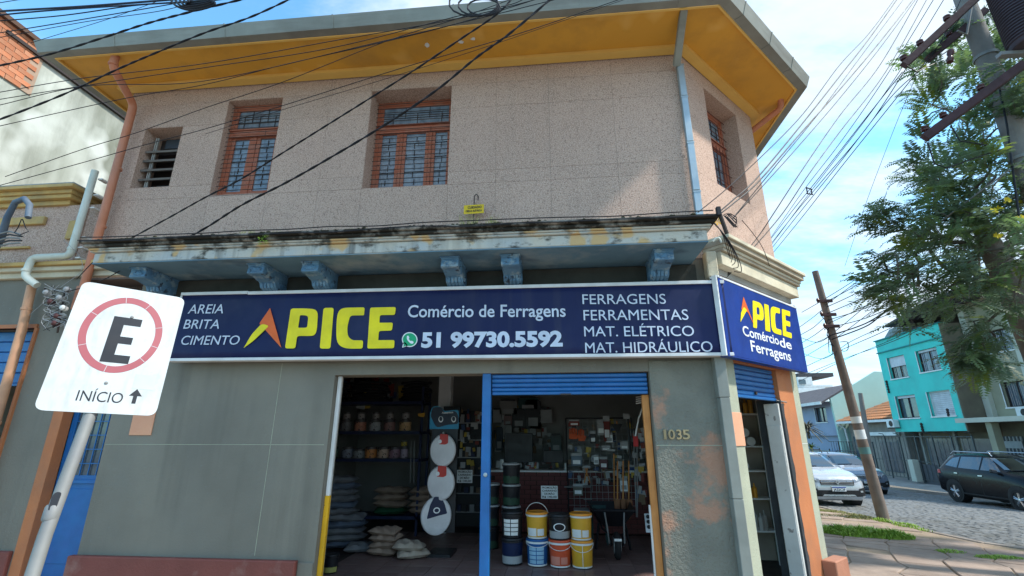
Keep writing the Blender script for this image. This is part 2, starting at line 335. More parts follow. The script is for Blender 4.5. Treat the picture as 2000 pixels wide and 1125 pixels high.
# ------------------------------------------------------------ frames of the shop building
FA = Fr((0, 5.5, 0), (1, 0, 0))                       # street front, u = x
XL, XA = -6.4, 1.8                                     # left end, chamfer corner
q = math.sqrt(.5)
FC = Fr((XA, 5.5, 0), (q, q, 0))                       # chamfer, u = 0..2.1
CL = 2.1
BX, BY = XA+q*CL, 5.5+q*CL
FS = Fr((BX, BY, 0), (0, 1, 0))                        # side street front
ZS, ZT = 3.72, 6.8                                     # slab level, soffit
bld = thing('shop_building', 'two-storey corner hardware shop with pink granite-chip upper floor and ochre eaves', 'building', (0, 5.5, 0))
bld.location = (0, 0, 0)
# ---- upper walls (core + separate scored panels)
w1 = (-6.04, -5.43, 5.09, 6.10); w2 = (-4.79, -3.93, 4.91, 6.50); w3 = (-2.58, -1.39, 4.90, 6.50)
wallobj(wall(FA, XL, XA, ZS, ZT+.1, -.35, -.006, [w1, w2, w3]), 'wall', m_joint, bld)
wc = (.58, 1.55, 4.95, 6.52)
wallobj(wall(FC, .0, CL, 3.5, ZT+.1, -.35, -.006, [wc]), 'wall', m_joint, bld)
sidew = wall(FS, 0, 14, 3.5, ZT+.1, -.35, 0, [(1.5, 2.7, 4.9, 6.4), (5, 6.2, 4.9, 6.4)]); wallobj(sidew, 'wall', m_granite, bld)
wallobj(wall(Fr((XL, 20, 0), (0, -1, 0)), 0, 14.14, 0, ZT+.1, -.26, 0), 'wall', m_granite, bld)
def panels(fr, us, vs, holes, d=0):
    g = .0016
    for i in range(len(us)-1):
        for j in range(len(vs)-1):
            a, c, e, f = us[i], us[i+1], vs[j], vs[j+1]
            cu, cv = (a+c)/2, (e+f)/2
            if any(h[0] < cu < h[1] and h[2] < cv < h[3] for h in holes): continue
            ga = 0 if (i == 0) else g; gc = 0 if i == len(us)-2 else g
            MB().fbox(fr, a+ga, c-gc, e+g, f-g, -.35 if any(abs(a-h[1]) < 1e-3 or abs(c-h[0]) < 1e-3 or abs(f-h[2]) < 1e-3 or abs(e-h[3]) < 1e-3 for h in holes) else -.0055, d+random.uniform(-.0006, .0006)).build('panel', m_granite, bld)
panels(FA, [XL, w1[0], w1[1], w2[0], w2[1], -3.2, w3[0], w3[1], -.75, -.02, .85, XA], [ZS+.02, w3[2], w1[2], w1[3], w3[3], ZT+.1], [w1, (w1[0], w1[1], w1[2], w1[3]), w2, (w2[0], w2[1], w1[2]-.2, 6.5), w3])
panels(FC, [0, wc[0], wc[1], CL], [3.95, wc[2], wc[3], ZT+.1], [wc])
# reveals: granite-lined sleeves (built as thin linings inside the holes)
def reveal(fr, h, d0, m):
    a, c, e, f = h; t = .006
    b = MB(); b.fbox(fr, a-.0005, a+t, e, f, d0, -.0015); b.fbox(fr, c-t, c+.0005, e, f, d0, -.0015); b.fbox(fr, a+t, c-t, f-t, f, d0, -.0015); b.fbox(fr, a+t, c-t, e, e+t, d0, -.0015)
    b.build('window_reveal', m, bld)
for h in (w1, w2, w3): reveal(FA, h, -.34, m_granite)
reveal(FC, wc, -.34, m_granite)
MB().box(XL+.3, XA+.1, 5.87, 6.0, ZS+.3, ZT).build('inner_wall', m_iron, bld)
# ---- windows
def timber_window(fr, h, dep, leaves, label, bars_m, nbars, transom):
    a, c, e, f = h; w = MB(); t = .06
    w.fbox(fr, a+.006, a+t, e+.006, f-.006, -dep-.05, -dep); w.fbox(fr, c-t, c-.006, e+.006, f-.006, -dep-.05, -dep)
    w.fbox(fr, a+t, c-t, f-t, f-.006, -dep-.05, -dep-.002); w.fbox(fr, a+t, c-t, e+.006, e+.07, -dep-.05, -dep-.002)
    w.fbox(fr, a+t, c-t, transom-.035, transom+.035, -dep-.05, -dep+.012)
    win = w.build('window', m_frame, bld, bevel=.004); win['label'] = label
    w = MB(); w.fbox(fr, a+.02, c-.02, transom+.04, transom+.06, -dep+.002, -dep+.03); w.fbox(fr, a+.02, c-.02, transom-.075, transom-.05, -dep+.002, -dep+.02)
    w.build('transom_moulding', m_frame, win)
    MB().fbox(fr, a+t+.04, c-t-.04, transom+.07, f-t-.04, -dep-.035, -dep-.03).build('pane', m_glassc, win)
    wallobj(wall(fr, a+t, c-t, transom+.036, f-t-.001, -dep-.04, -dep-.012, [(a+t+.04, c-t-.04, transom+.07, f-t-.04)]), 'sash', m_frame, win)
    for k in range(5):
        uu = a+t+.04+(c-a-2*t-.08)*(k+.8)/5.4; MB().fbox(fr, uu-.004, uu+.004, transom+.07+(.12 if k % 2 else 0), f-t-.04-(.1 if k % 2 == 0 else 0), -dep-.028, -dep-.02).build('glazing_bar', m_iron, win)
    for zz in (transom+.2, f-t-.14): MB().fbox(fr, a+t+.04, c-t-.04, zz, zz+.007, -dep-.028, -dep-.021).build('glazing_bar', m_iron, win)
    n = len(leaves)-1
    for i in range(n):
        u0, u1 = a+t+(c-a-2*t)*leaves[i]+.002, a+t+(c-a-2*t)*leaves[i+1]-.002; s = .055 if n < 4 else .045
        if leaves[i+1]-leaves[i] < .1: 
            MB().fbox(fr, u0, u1, e+.07, transom-.035, -dep-.05, -dep-.004).build('mullion', m_frame, win, bevel=.004); continue
        b = wall(fr, u0, u1, e+.072, transom-.037, -dep-.045, -dep-.012, [(u0+s, u1-s, e+.072+s, transom-.037-s)])
        sash = wallobj(b, 'sash', m_frame, win)
        MB().fbox(fr, u0+s, u1-s, e+.072+s, transom-.037-s, -dep-.034, -dep-.03).build('pane', m_glassc, win)
        for k in range(7):
            z = e+.2+k*(transom-e-.3)/7
            g = MB(); uu = (u0+u1)/2+random.uniform(-.02, .02); g.fbox(fr, uu-.004, uu+.004, z, z+.085, -dep-.028, -dep-.02)
            if k % 2: g.fbox(fr, u0+s, u1-s, z+.086, z+.092, -dep-.028, -dep-.02)
            g.build('glazing_bar', m_iron, win)
    for k in range(nbars):
        z = e+.05+k*(f-e-.12)/(nbars-1)
        MB().tube([fr.p(a+.008, z, -dep+.04), fr.p(c-.008, z, -dep+.04)], .005, 5).build('security_bar', bars_m, win)
    for k in range(6):
        z = e+.05+((k*3+1) % nbars)*(f-e-.12)/(nbars-1)+.02; u = a+(c-a)*(.15+.14*k)
        MB().tube([fr.p(u, z-.02, -dep+.042), fr.p(u, z+.07, -dep+.042)], .004, 4).build('bar_tie', bars_m, win)
    return win
timber_window(FA, w2, .13, [0, .46, .54, 1], 'narrow two-leaf terracotta window', m_iron, 21, 6.0)
timber_window(FA, w3, .27, [0, .295, .34, .70, .745, 1], 'wide three-leaf terracotta window', m_iron, 21, 6.02)
# chamfer window, with a squared grille
win = timber_window(FC, wc, .24, [0, .48, .52, 1], 'deep-set window of the corner, top pane open', m_redbar, 10, 5.95)
for k in range(9):
    u = wc[0]+.08+k*.1
    MB().tube([FC.p(u, wc[2]+.02, -.2), FC.p(u, 5.9, -.2)], .005, 5).build('security_bar', m_redbar, win)
# vent window with concrete louvres
v = MB(); v.fbox(FA, w1[0]+.006, w1[1]-.006, w1[2]+.006, w1[3]-.006, -.33, -.31); vent = v.build('vent_window', m_iron, bld); vent['label'] = 'small louvred vent window'
MB().fbox(FA, w1[0]+.12, w1[1]-.01, w1[2]+.01, w1[2]+.2, -.30, -.29).build('pane', m_glassc, vent)
MB().fbox(FA, w1[0]+.1, w1[1]-.01, w1[3]-.17, w1[3]-.01, -.30, -.285).build('pane', m_glass, vent)
for k in range(4):
    z = w1[2]+.22+k*.155
    MB().hexa([FA.p(w1[0]+.01, z-.05, -.08), FA.p(w1[1]-.01, z-.05, -.08), FA.p(w1[1]-.01, z+.05, -.27), FA.p(w1[0]+.01, z+.05, -.27), FA.p(w1[0]+.01, z-.02, -.075), FA.p(w1[1]-.01, z-.02, -.075), FA.p(w1[1]-.01, z+.08, -.27), FA.p(w1[0]+.01, z+.08, -.27)]).build('louvre', M('dark_weathered_louvre', (.17, .15, .135), rough=.9), vent)
for u in (w1[0]+.1, w1[0]+.13):
    MB().fbox(FA, u, u+.015, w1[2]+.02, w1[3]-.1, -.13, -.11).build('vent_bar', m_concrete, vent)
# ---- eaves
OUT = [(-6.9, 20), (-6.9, 4.78), (2.10, 4.78), (3.75, 6.43), (3.75, 20)]
INN = [(-6.42, 20), (-6.42, 5.48), (XA, 5.48), (BX, BY), (BX, 20)]
def ring_band(o, i, z0, z1, name, m, bevel=0):
    b = MB(); n = len(o)
    for k in range(n-1):
        b.hexa([(*o[k], z0), (*o[k+1], z0), (*i[k+1], z0), (*i[k], z0), (*o[k], z1), (*o[k+1], z1), (*i[k+1], z1), (*i[k], z1)])
    return wallobj(b, name, m, bld, bevel)
def shift(pts, d):   # outward offset of an open polyline (outward = right-hand side of travel direction of OUT order)
    res = []; n = len(pts)
    for k in range(n):
        dirs = []
        for a, c in ((k-1, k), (k, k+1)):
            if 0 <= a and c < n:
                v_ = Vector(pts[c])-Vector(pts[a]); v_.normalize(); dirs.append(Vector((v_.y, -v_.x)))
        if len(dirs) == 1: nn = dirs[0]*d
        else: h_ = (dirs[0]+dirs[1]); h_.normalize(); nn = h_*(d/h_.dot(dirs[0]))
        res.append((pts[k][0]+nn.x, pts[k][1]+nn.y))
    return res
ring_band(OUT, INN, ZT, ZT+.06, 'soffit', m_soffit)
ring_band(shift(INN, .13), INN, ZT-.055, ZT-.002, 'soffit_moulding', m_soffit_band)
ring_band(shift(OUT, .025), OUT, ZT-.03, ZT+.05, 'soffit_lip', m_soffit_band)
# gutter: an open trough following the eaves
G0 = shift(OUT, .03); prof = [(.0, .0), (.12, -.005), (.165, .13), (.175, .16), (.165, .165), (.15, .15), (.11, .02), (.0, .02)]
b = MB(); loops = [[(x, y, ZT-.02+pz) for (x, y) in shift(G0, pd)] for (pd, pz) in prof]
nk = len(OUT)
for a in range(len(prof)):
    c = (a+1) % len(prof)
    for k in range(nk-1): b.add([loops[a][k], loops[a][k+1], loops[c][k+1], loops[c][k]], [(0, 1, 2, 3)])
b.build('gutter', m_gutter, bld)
for x in (-5.9, -4.3, -2.8, -1.2, .4, 1.6):
    MB().prism([(x, 4.74, ZT-.027), (x, 4.625, ZT-.032), (x, 4.578, ZT+.11), (x, 4.568, ZT+.143), (x, 4.60, ZT+.143), (x, 4.74, ZT)], (.018, 0, 0)).build('gutter_bracket', m_gutter, bld)
for t_ in (.35, 1.1, 1.8):
    p = Vector((2.10, 4.78))+Vector((q, q))*t_; n_ = Vector((q, -q))
    b = MB(); b.prism([(*(p+n_*a_), ZT+z_) for a_, z_ in ((.04, -.027), (.155, -.032), (.202, .11), (.212, .143), (.18, .143), (.04, 0))], Vector((q, q, 0))*.018); b.build('gutter_bracket', m_gutter, bld)
# roof above
rb = MB(); rz = ZT+.06
rb.add([(-6.9, 20, rz), (-6.9, 4.78, rz), (2.1, 4.78, rz), (3.75, 6.43, rz), (3.75, 20, rz), (-1.5, 11, rz+2.0), (-1.5, 20, rz+2.0)], [(0, 1, 5, 6), (1, 2, 5), (2, 3, 5), (3, 4, 6, 5)])
rb.build('roof', M('roof_tile_brown', (.28, .16, .11), rough=.85, bump=.02, bsc=8), bld)
# small broken plaster marks on the soffit
for (x, y) in ((835, 88), (900, 82), (925, 76)):
    P = onZ(x, y, ZT-.003); pts = [(P.x+random.uniform(.02, .05)*math.cos(a*1.05), P.y+random.uniform(.02, .05)*math.sin(a*1.05), ZT-.006) for a in range(6)]
    MB().prism(pts, (0, 0, .004)).build('bare_patch', m_white, bld)
# ---- middle slab canopy, fascia and corbels
zs0, zs1 = 3.66, 3.93
SL, SR, SY = -5.50, 1.62, 4.80
b = MB(); b.box(SL, SR, SY, 5.5, zs0, zs0+.012); b.add([], [])
slab = b.build('canopy_slab', m_slabblue, bld)
b = MB(); b.hexa([(SL, SY-.002, zs0+.012), (SR, SY-.002, zs0+.012), (SR+.0, 5.5, zs0+.012), (SL, 5.5, zs0+.012), (SL-.0, SY-.002, 3.80), (SR, SY-.002, 3.80), (SR, 5.5, 3.80), (SL, 5.5, 3.80)])
b.build('slab_edge', m_slabface, bld, bevel=.01)
for (z0, z1, o) in ((3.80, 3.825, .035), (3.825, 3.85, .05), (3.85, 3.888, .085), (3.888, 3.93, .12)):
    MB().box(SL-o, SR+o*.9, SY-o, 5.5, z0+.001, z1-.001).build('slab_moulding', m_slabtop if z1 > 3.86 else m_slabface, bld, bevel=.008)
# ragged mildew crust and weeds along the slab top: real small lumps
b = MB()
for k in range(150):
    x = random.uniform(SL, SR); s = random.uniform(.008, .03)
    b.lathe((x, SY-.11+random.uniform(0, .05), 3.922), [(s, 0), (s*.9, s*.5), (s*.3, s*.9)], 6)
crust = b.build('moss_crust', M('black_moss', (.03, .032, .02), (.05, .05, .03), rough=1, bump=.01), bld); crust['kind'] = 'stuff'
def corbel(x):
    w = .102
    prof = [(0, 0), (.53, 0), (.55, -.012), (.55, -.03), (.535, -.04), (.55, -.118), (.53, -.130), (.44, -.130), (.38, -.140), (.34, -.15), (.31, -.15), (.285, -.165), (.27, -.205), (.24, -.225), (.16, -.245), (.10, -.262), (.0, -.27)]
    b = MB(); pts = [(x-w, 5.5-d, zs0-.001+z) for d, z in prof]; b.prism(pts, (2*w, 0, 0))
    c = b.build('corbel', m_corbel, bld, bevel=.006, seg=2)
    MB().box(x-w-.012, x+w+.012, 5.5-.565, 5.5, zs0-.018, zs0-.0015).build('abacus', m_corbel, c, bevel=.003)
    for k in (-1.5, -.5, .5, 1.5):
        MB().tube([(x+k*.042, 5.5-.287, zs0-.165), (x+k*.042, 5.5-.272, zs0-.21), (x+k*.042, 5.5-.16, zs0-.25)], [.02, .02, .012], 8).build('flute', m_corbel, c, smooth=True)
    b = MB(); b.lathe((x, 5.5-.545, zs0-.078), [(.030, 0), (.028, .008), (.012, .014)], 10, ax=(0, -1, 0))
    for k in range(8):
        a = k*math.pi/4; b.tube([(x+.028*math.cos(a), 5.5-.545, zs0-.078+.02*math.sin(a)), (x+.06*math.cos(a), 5.5-.55, zs0-.078+.022*math.sin(a)), (x+.074*math.cos(a+.2), 5.5-.545, zs0-.078+.026*math.sin(a+.2))], [.010, .012, .004], 5)
    b.build('carved_leaf', m_corbel, c, smooth=True)
    for s in (-1, 1):
        for (d_, z_, r_) in ((.43, -.062, .040), (.17, -.17, .055)):
            MB().tube([(x+s*(w+.002), 5.5-d_-r_*(1-a/14)*math.cos(a*.9), zs0+z_+r_*(1-a/14)*math.sin(a*.9)) for a in range(13)], .008, 6).build('scroll', m_corbel, c, smooth=True)
for x in (-5.03, -3.52, -2.85, -1.19, -.50, 1.19): corbel(x)
# ---- lower walls
DO = (-6.10, -5.46, .06, 2.45); OP = (-2.66, 1.02, 0, 2.40)
wallobj(wall(FA, -5.46, XA, 0, ZS-.001, -.25, 0, [OP]), 'wall', m_grey, bld, .004)
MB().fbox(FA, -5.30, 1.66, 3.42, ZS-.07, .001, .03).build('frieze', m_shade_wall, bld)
# right pier gets a rough render coat
MB().fbox(FA, 1.024, XA-.002, .0, 2.52, .001, .012).build('rough_render', m_grey_rough, bld, bevel=.004)
MB().fbox(FA, 1.03, XA-.004, 1.605, 1.613, .0125, .0145).build('score_line', m_greylite, bld)
for (a, c) in ((-5.44, -2.70),):
    MB().fbox(FA, a, c, 1.606, 1.612, .0005, .002).build('score_line', m_greylite, bld)
for u in (-3.35,): MB().fbox(FA, u, u+.006, .46, 2.55, .0005, .002).build('score_line', m_greylite, bld)
MB().fbox(FA, -5.50, -2.84, 0, .43, 0, .075).build('plinth', m_plinth, bld, bevel=.012, seg=2)
MB().fbox(FA, -2.84, -2.665, 0, .41, 0, .02).build('plinth', m_grey, bld, bevel=.006)
b = MB(); b.add([FA.p(-4.98, 1.72, .003), FA.p(-4.90, 1.99, .003)], [])
u0, v0 = FA.px(248, 850); u1, v1 = FA.px(308, 793)
MB().fbox(FA, u0+.03, u1, v0, v1, 0, .012).build('peach_plate', m_peach, bld, bevel=.003)
MB().fbox(FA, -6.43, -6.24, 0, ZS-.002, -.12, .002).build('wall', m_grey, bld)
# blue metal door at the far left, orange jambs
MB().fbox(FA, -6.24, -6.10, 0, 2.7, -.12, .012).build('door_jamb', m_orange, bld, bevel=.004)
MB().fbox(FA, -6.10, -5.46, 2.45, ZS-.4, -.12, .002).build('door_lintel', m_grey, bld)
MB().fbox(FA, -6.10, -5.46, 0, .10, -.12, .03).build('door_step', m_concrete, bld)
b = wall(FA, DO[0], DO[1], .11, 2.44, -.16, -.125, [(DO[0]+.07, DO[1]-.07, 1.25, 2.36)])
door = wallobj(b, 'door', m_blue, bld, .003); door['label'] = 'narrow blue metal door with barred window'
MB().fbox(FA, DO[0]+.07, DO[1]-.07, 1.25, 2.36, -.15, -.145).build('pane', m_glass, door)
MB().fbox(FA, DO[0]+.05, DO[1]-.05, .3, 1.1, -.124, -.118).build('kick_panel', m_blue, door, bevel=.003)
MB().fbox(FA, DO[0]+.03, DO[1]-.03, 1.16, 1.2, -.124, -.10).build('door_rail', m_blue, door, bevel=.003)
for k in range(6): MB().fbox(FA, DO[0]+.07, DO[1]-.07, 1.38+k*.165, 1.39+k*.165, -.13, -.115).build('door_bar', m_blue, door)
for k in range(4): MB().fbox(FA, DO[0]+.17+k*.11, DO[0]+.18+k*.11, 1.25, 2.36, -.135, -.122).build('door_bar', m_blue, door)
# ---- chamfer ground floor
HO = (.33, 1.45, 0, 2.53)
wallobj(wall(FC, 0.02, .33, 0, 3.5, -.3, 0), 'wall', m_greylite, bld, .004)
wallobj(wall(FC, .33, 1.45, 2.53, 3.5, -.3, .002), 'lintel', m_orange, bld, .004)
b = wall(FC, 1.45, 1.90, 0, 2.66, -.3, .004); wallobj(b, 'door_jamb', m_orange, bld, .004)
b = wall(FC, 1.45, 1.90, 2.661, 3.5, -.3, .002); wallobj(b, 'wall', m_orange, bld)
wallobj(wall(FC, 1.90, CL+.0, 0, 3.5, -.3, -.002), 'wall', m_greylite, bld, .004)
wallobj(wall(FS, 0, 14, 0, 3.5, -.3, 0, [(1.6, 3.2, .9, 2.4), (5, 7, 0, 2.5)]), 'wall', m_greylite, bld)
MB().fbox(FC, 1.86, CL+.17, 0, .27, .002, .16).build('plinth', m_tplinth, bld, bevel=.01)
MB().fbox(FC, 0.0, .31, 0, .3, .001, .03).build('plinth', m_greylite, bld, bevel=.01)
uu0, vv0 = FC.px(1454, 872); uu1, vv1 = FC.px(1421, 803)
MB().fbox(FC, .035, .328, 1.60, 1.955, 0, .012).build('peach_plate', m_peach, bld, bevel=.003)
MB().fbox(FC, 1.915, CL-.005, 1.606, 1.612, -.001, .001).build('score_line', m_white, bld)
# ragged black edge where the jamb paint stops
b = MB(); n = 26; pts = []
for k in range(n+1):
    z = .12+k*(2.1-.12)/n; pts.append((1.452+.045+random.uniform(-.014, .02)+(.02 if 1.0 < z < 1.9 else 0), z))
for k in range(n):
    b.hexa([FC.p(1.448, pts[k][1], .0095), FC.p(pts[k][0], pts[k][1], .0095), FC.p(pts[k][0], pts[k][1], .004), FC.p(1.448, pts[k][1], .004), FC.p(1.448, pts[k+1][1], .0095), FC.p(pts[k+1][0], pts[k+1][1], .0095), FC.p(pts[k+1][0], pts[k+1][1], .004), FC.p(1.448, pts[k+1][1], .004)])
b.build('paint_edge', m_black, bld)
MB().fbox(FC, 1.43, 1.449, 0, 2.15, -.295, .0095).build('reveal', m_black, bld)
# white folded-back door leaf in the reveal
leaf = MB().fbox(FC, 1.385, 1.428, .08, 2.10, -.19, -.012).build('door_leaf', m_white_peel, bld, bevel=.004); leaf['label'] = 'peeling white inner door leaf'
MB().fbox(FC, 1.374, 1.384, .1, 1.83, -.18, -.02).build('leaf_panel', m_white_peel, leaf, bevel=.003)
# cornice over the chamfer
for (z0, z1, o, m_) in ((3.52, 3.60, .10, m_concrete), (3.60, 3.76, .20, m_cornice), (3.76, 3.80, .235, m_trimtan), (3.80, 3.84, .25, m_cornice), (3.84, 3.90, .29, m_trimtan), (3.90, 3.95, .32, m_cornice)):
    MB().fbox(FC, -.02, CL+o*.42, z0, z1-.001, -.02, o).build('cornice_moulding', m_, bld, bevel=.005)
MB().fbox(FC, .0, CL+.02, 3.24, 3.52, -.01, .02).build('orange_band', m_orange, bld)
# ---- rolling shutters made of slats
def shutter(fr, u0, u1, v0, v1, d, label, n):
    root = MB().fbox(fr, u0, u1, v0, v0+.035, d-.02, d+.03).build('rolling_shutter', m_blue, bld, bevel=.006); root['label'] = label
    h = (v1-v0-.035)/n
    me = None
    for k in range(n):
        z = v0+.036+k*h; b = MB(); pr = [(0, 0), (.012, .004), (.02, h*.3), (.02, h*.7), (.012, h-.006), (0, h-.002)]
        P = [fr.p(u0, z+c, d+a) for a, c in pr]; b.prism(P, fr.x*(u1-u0)); b.build('slat', m_blue, root)
    return root
sh = shutter(FA, -.765, 1.00, 2.155, 2.395, -.07, 'blue rolling shutter lowered a little', 4)
MB().fbox(FA, .02, .14, 2.148, 2.165, -.035, -.015).build('shutter_handle', m_iron, sh)
sc_ = shutter(FC, .34, 1.425, 2.13, 2.528, -.06, 'blue shutter of the corner door, lowered a little', 6)
MB().tube([FC.p(1.38, 2.14, -.02), FC.p(1.56, 2.12, .03)], .008, 6).build('shutter_bolt', m_galv, sc_)
MB().lathe(FC.p(.85, 2.2, -.035), [(.02, 0), (.02, .02)], 10, ax=FC.n).build('shutter_handle', m_iron, sc_)
# blue centre post, posts of the jambs
MB().fbox(FA, -.875, -.775, .02, 2.398, -.10, -.005).build('shutter_post', m_blue, bld, bevel=.006)
MB().lathe(FA.p(-.822, 1.30, -.004), [(.022, 0), (.022, .012), (.012, .016)], 12, ax=(0, -1, 0)).build('lock', m_zinc, bld)
u = -2.655
MB().fbox(FA, u, u+.045, 1.06, 2.395, -.12, -.075).build('white_jamb_post', m_white, bld, bevel=.004)
MB().fbox(FA, u-.004, u+.05, .02, 1.06, -.12, -.073).build('yellow_jamb_post', m_yellow, bld, bevel=.004)
MB().hexa([FA.p(.945, 0, -.09), FA.p(1.016, 0, -.09), FA.p(1.016, 0, -.15), FA.p(.945, 0, -.15), FA.p(.935, 2.15, -.09), FA.p(1.012, 2.15, -.09), FA.p(1.012, 2.15, -.15), FA.p(.935, 2.15, -.15)]).build('timber_jamb', m_wood, bld, bevel=.004)
MB().fbox(FA, .925, .942, 0, 1.0, -.16, -.12).build('white_jamb_post', m_white, bld)
# ---- downpipes
def pipe(pts, r, m, name, parent, n=14, joints=()):
    P = [Vector(p) for p in pts]; out = [P[0]]
    for i in range(1, len(P)-1):
        a = (P[i-1]-P[i]); c = (P[i+1]-P[i]); k = min(r*1.6, a.length*.45, c.length*.45); a.normalize(); c.normalize()
        A = P[i]+a*k; C_ = P[i]+c*k
        for t in (0, .25, .5, .75, 1): out.append(A*(1-t)**2+P[i]*2*t*(1-t)+C_*t*t)
    out.append(P[-1]); o = MB().tube(out, r, n).build(name, m, parent, smooth=True)
    for (p, axis) in joints:
        ax = Vector(axis).normalized(); MB().lathe(Vector(p)-ax*.02, [(r*1.0, 0), (r*1.14, .005), (r*1.14, .035), (r*1.0, .04)], n, ax=ax).build('pipe_collar', m, o, smooth=True)
    return o
pipe([(-6.06, 4.82, 6.86), (-6.06, 4.82, 6.62), (-6.19, 5.36, 6.42), (-6.19, 5.39, 3.45)], .052, m_pipe_o, 'downpipe', bld, joints=[((-6.19, 5.387, 5.35), (0, 0, 1)), ((-6.19, 5.39, 4.45), (0, 0, 1)), ((-6.06, 4.82, 6.66), (0, 0, 1))])
MB().fbox(FA, -6.30, -6.16, 3.28, 3.6, .0, .12).build('pipe_hopper', m_pipe_o, bld, bevel=.01)
# corner zinc downpipe: elbow from the gutter, then square pipe down the corner
kx = XA-.075
b = MB()
def sq(b, pts, hw, hd):
    P = [Vector(p) for p in pts]
    for a, c in zip(P[:-1], P[1:]):
        t = (c-a).normalized(); s = Vector((1, 0, 0)); n_ = t.cross(s).normalized(); s = n_.cross(t).normalized()
        b.hexa([a-s*hw-n_*hd, a+s*hw-n_*hd, a+s*hw+n_*hd, a-s*hw+n_*hd, c-s*hw-n_*hd, c+s*hw-n_*hd, c+s*hw+n_*hd, c-s*hw+n_*hd])
sq(b, [(1.70, 4.76, 6.84), (1.72, 5.42, 6.50)], .045, .04)
b.build('downpipe', m_gutter, bld, bevel=.008)
for (z0, z1) in ((3.96, 4.6), (4.6, 5.3), (5.3, 6.0), (6.0, 6.52)):
    MB().box(kx, kx+.085, 5.40, 5.47, z0, z1-.004).build('downpipe', m_zinc, bld, bevel=.006)
    MB().box(kx-.004, kx+.089, 5.396, 5.474, z1-.03, z1-.01).build('pipe_collar', m_zinc, bld)
MB().box(XA-.05, XA+.07, 5.33, 5.47, 3.45, 3.76).build('rain_head', m_cornice, bld, bevel=.01)
MB().box(XA-.03, XA+.05, 5.36, 5.45, 2.6, 3.45).build('downpipe', m_cornice, bld, bevel=.006)
for (z0, z1, o) in ((.36, 1.1, .0), (1.1, 2.1, 0), (2.1, 2.6, .006)):
    MB().box(XA-.085-o, XA+.02+o, 5.37, 5.488, z0, z1-.003).build('downpipe', m_concrete if False else M('grey_duct_paint', (.26, .275, .25), rough=.6), bld, bevel=.006)
MB().hexa([(XA-.09, 5.36, .2), (XA+.03, 5.36, .2), (XA+.03, 5.487, .2), (XA-.09, 5.487, .2), (XA-.09, 5.30, .36), (XA+.03, 5.30, .36), (XA+.03, 5.487, .36), (XA-.09, 5.487, .36)]).build('downpipe_shoe', m_concrete, bld)
pipe([(3.62, 6.6, 6.92), (3.68, 6.75, 6.72), (3.3, 7.15, 6.55)], .045, m_pipe_o, 'downpipe', bld)
# ---- bronze house number 1035
for s, xa, xb in (('1', 1297, 1302), ('0', 1306, 1319), ('3', 1322, 1332), ('5', 1334, 1348)):
    o = let_px(s, m_bronze, bld, FA, .025, xa, xb, 858, 858, 19, bold=(0 if s == '1' else .015), name='house_number'); o.modifiers['thickness'].thickness = .018
# ---- yellow warning plate on a rod
pl = thing('warning_plate', 'small yellow electric fence warning plate on a rod in front of the granite wall', 'warning plate', (-1.0, 5.40, 3.93))
FP = Fr((-1.01, 5.40, 4.47), (1, 0, 0.02))
o = MB().fbox(FP, -.13, .13, -.062, .062, -.003, 0).build('plate', M('warning_yellow', (.78, .52, .02), rough=.5), None); o.parent = pl; o.matrix_parent_inverse = Matrix.Translation(-Vector(pl.location))
def adopt(o, root): o.parent = root; o.matrix_parent_inverse = Matrix.Translation(Vector(root.location)).inverted(); return o
adopt(MB().tube([(-1.01, 5.41, 3.93), (-1.01, 5.41, 4.66), (-.985, 5.41, 4.69), (-.96, 5.41, 4.66), (-.96, 5.41, 4.60)], .007, 6).build('rod', m_iron), pl)
adopt(lettering('CUIDADO', m_blackp, None, FP, -.08, .10, .008, .036, .002, bold=.03), pl)
adopt(lettering('CERCA ELÉTRICA', m_blackp, None, FP, -.105, .105, -.036, .026, .002, bold=.03), pl)
# ------------------------------------------------------------ shop sign banners
def wroot(name, label, cat, loc, group=None): return thing(name, label, cat, loc, 0, group)
sg = wroot('sign_banner', 'long navy shop banner with yellow and white lettering across the street front', 'shop sign', (-1.4, 5.35, 2.56))
FB = Fr((-1.4, 5.30, 2.98), (1, 0, -.0052)); hw = 3.285; hh = .415
def A(o): return adopt(o, sg)
b = MB()
def bulge(u, v): 
    x = -hw+2*hw*u; z = -hh+2*hh*v; return FB.p(x, z, .012*math.sin(7*u*3.1+1.3*v)*.35*(v*(1-v)*4) + .004*math.sin(40*u+9*v)*(1-v))
b.grid(bulge, 90, 8)
o = A(b.build('banner_sheet', m_navy, None, smooth=True)); md = o.modifiers.new('thickness', 'SOLIDIFY'); md.thickness = .01; md.offset = 1 if False else 0
A(MB().fbox(FB, -hw, hw, -hh, hh, -.10, -.02).build('sign_box', m_iron, None))
A(MB().fbox(FB, -hw-.01, -hw+.88, hh-.02, hh+.018, -.10, .018).build('sign_trim', m_alu, None, bevel=.003))
A(MB().fbox(FB, -hw+.885, hw+.01, hh-.03, hh+.010, -.10, .020).build('sign_trim', m_alu, None, bevel=.003))
A(MB().fbox(FB, -hw-.01, hw+.01, -hh-.018, -hh+.018, -.10, .018).build('sign_trim', m_alu, None, bevel=.003))
A(MB().fbox(FB, -hw-.014, -hw+.012, -hh+.018, hh-.022, -.10, .016).build('sign_trim', m_alu, None, bevel=.003))
D_ = .014
def LP(*a, **k): return A(let_px(a[0], a[1], None, FB, D_, *a[2:], **k))
LP('AREIA', m_let, 366, 437, 615, 614, 17.5, shear=.12, bold=0)
LP('BRITA', m_let, 357, 429, 644.5, 644, 17.5, shear=.12, bold=0)
LP('CIMENTO', m_let, 351, 467, 676, 675, 17.5, shear=.12, bold=0)
LP('FERRAGENS', m_let, 1138, 1301, 592.5, 591, 19, bold=0)
LP('FERRAMENTAS', m_let, 1140, 1345, 624, 622, 20, bold=0)
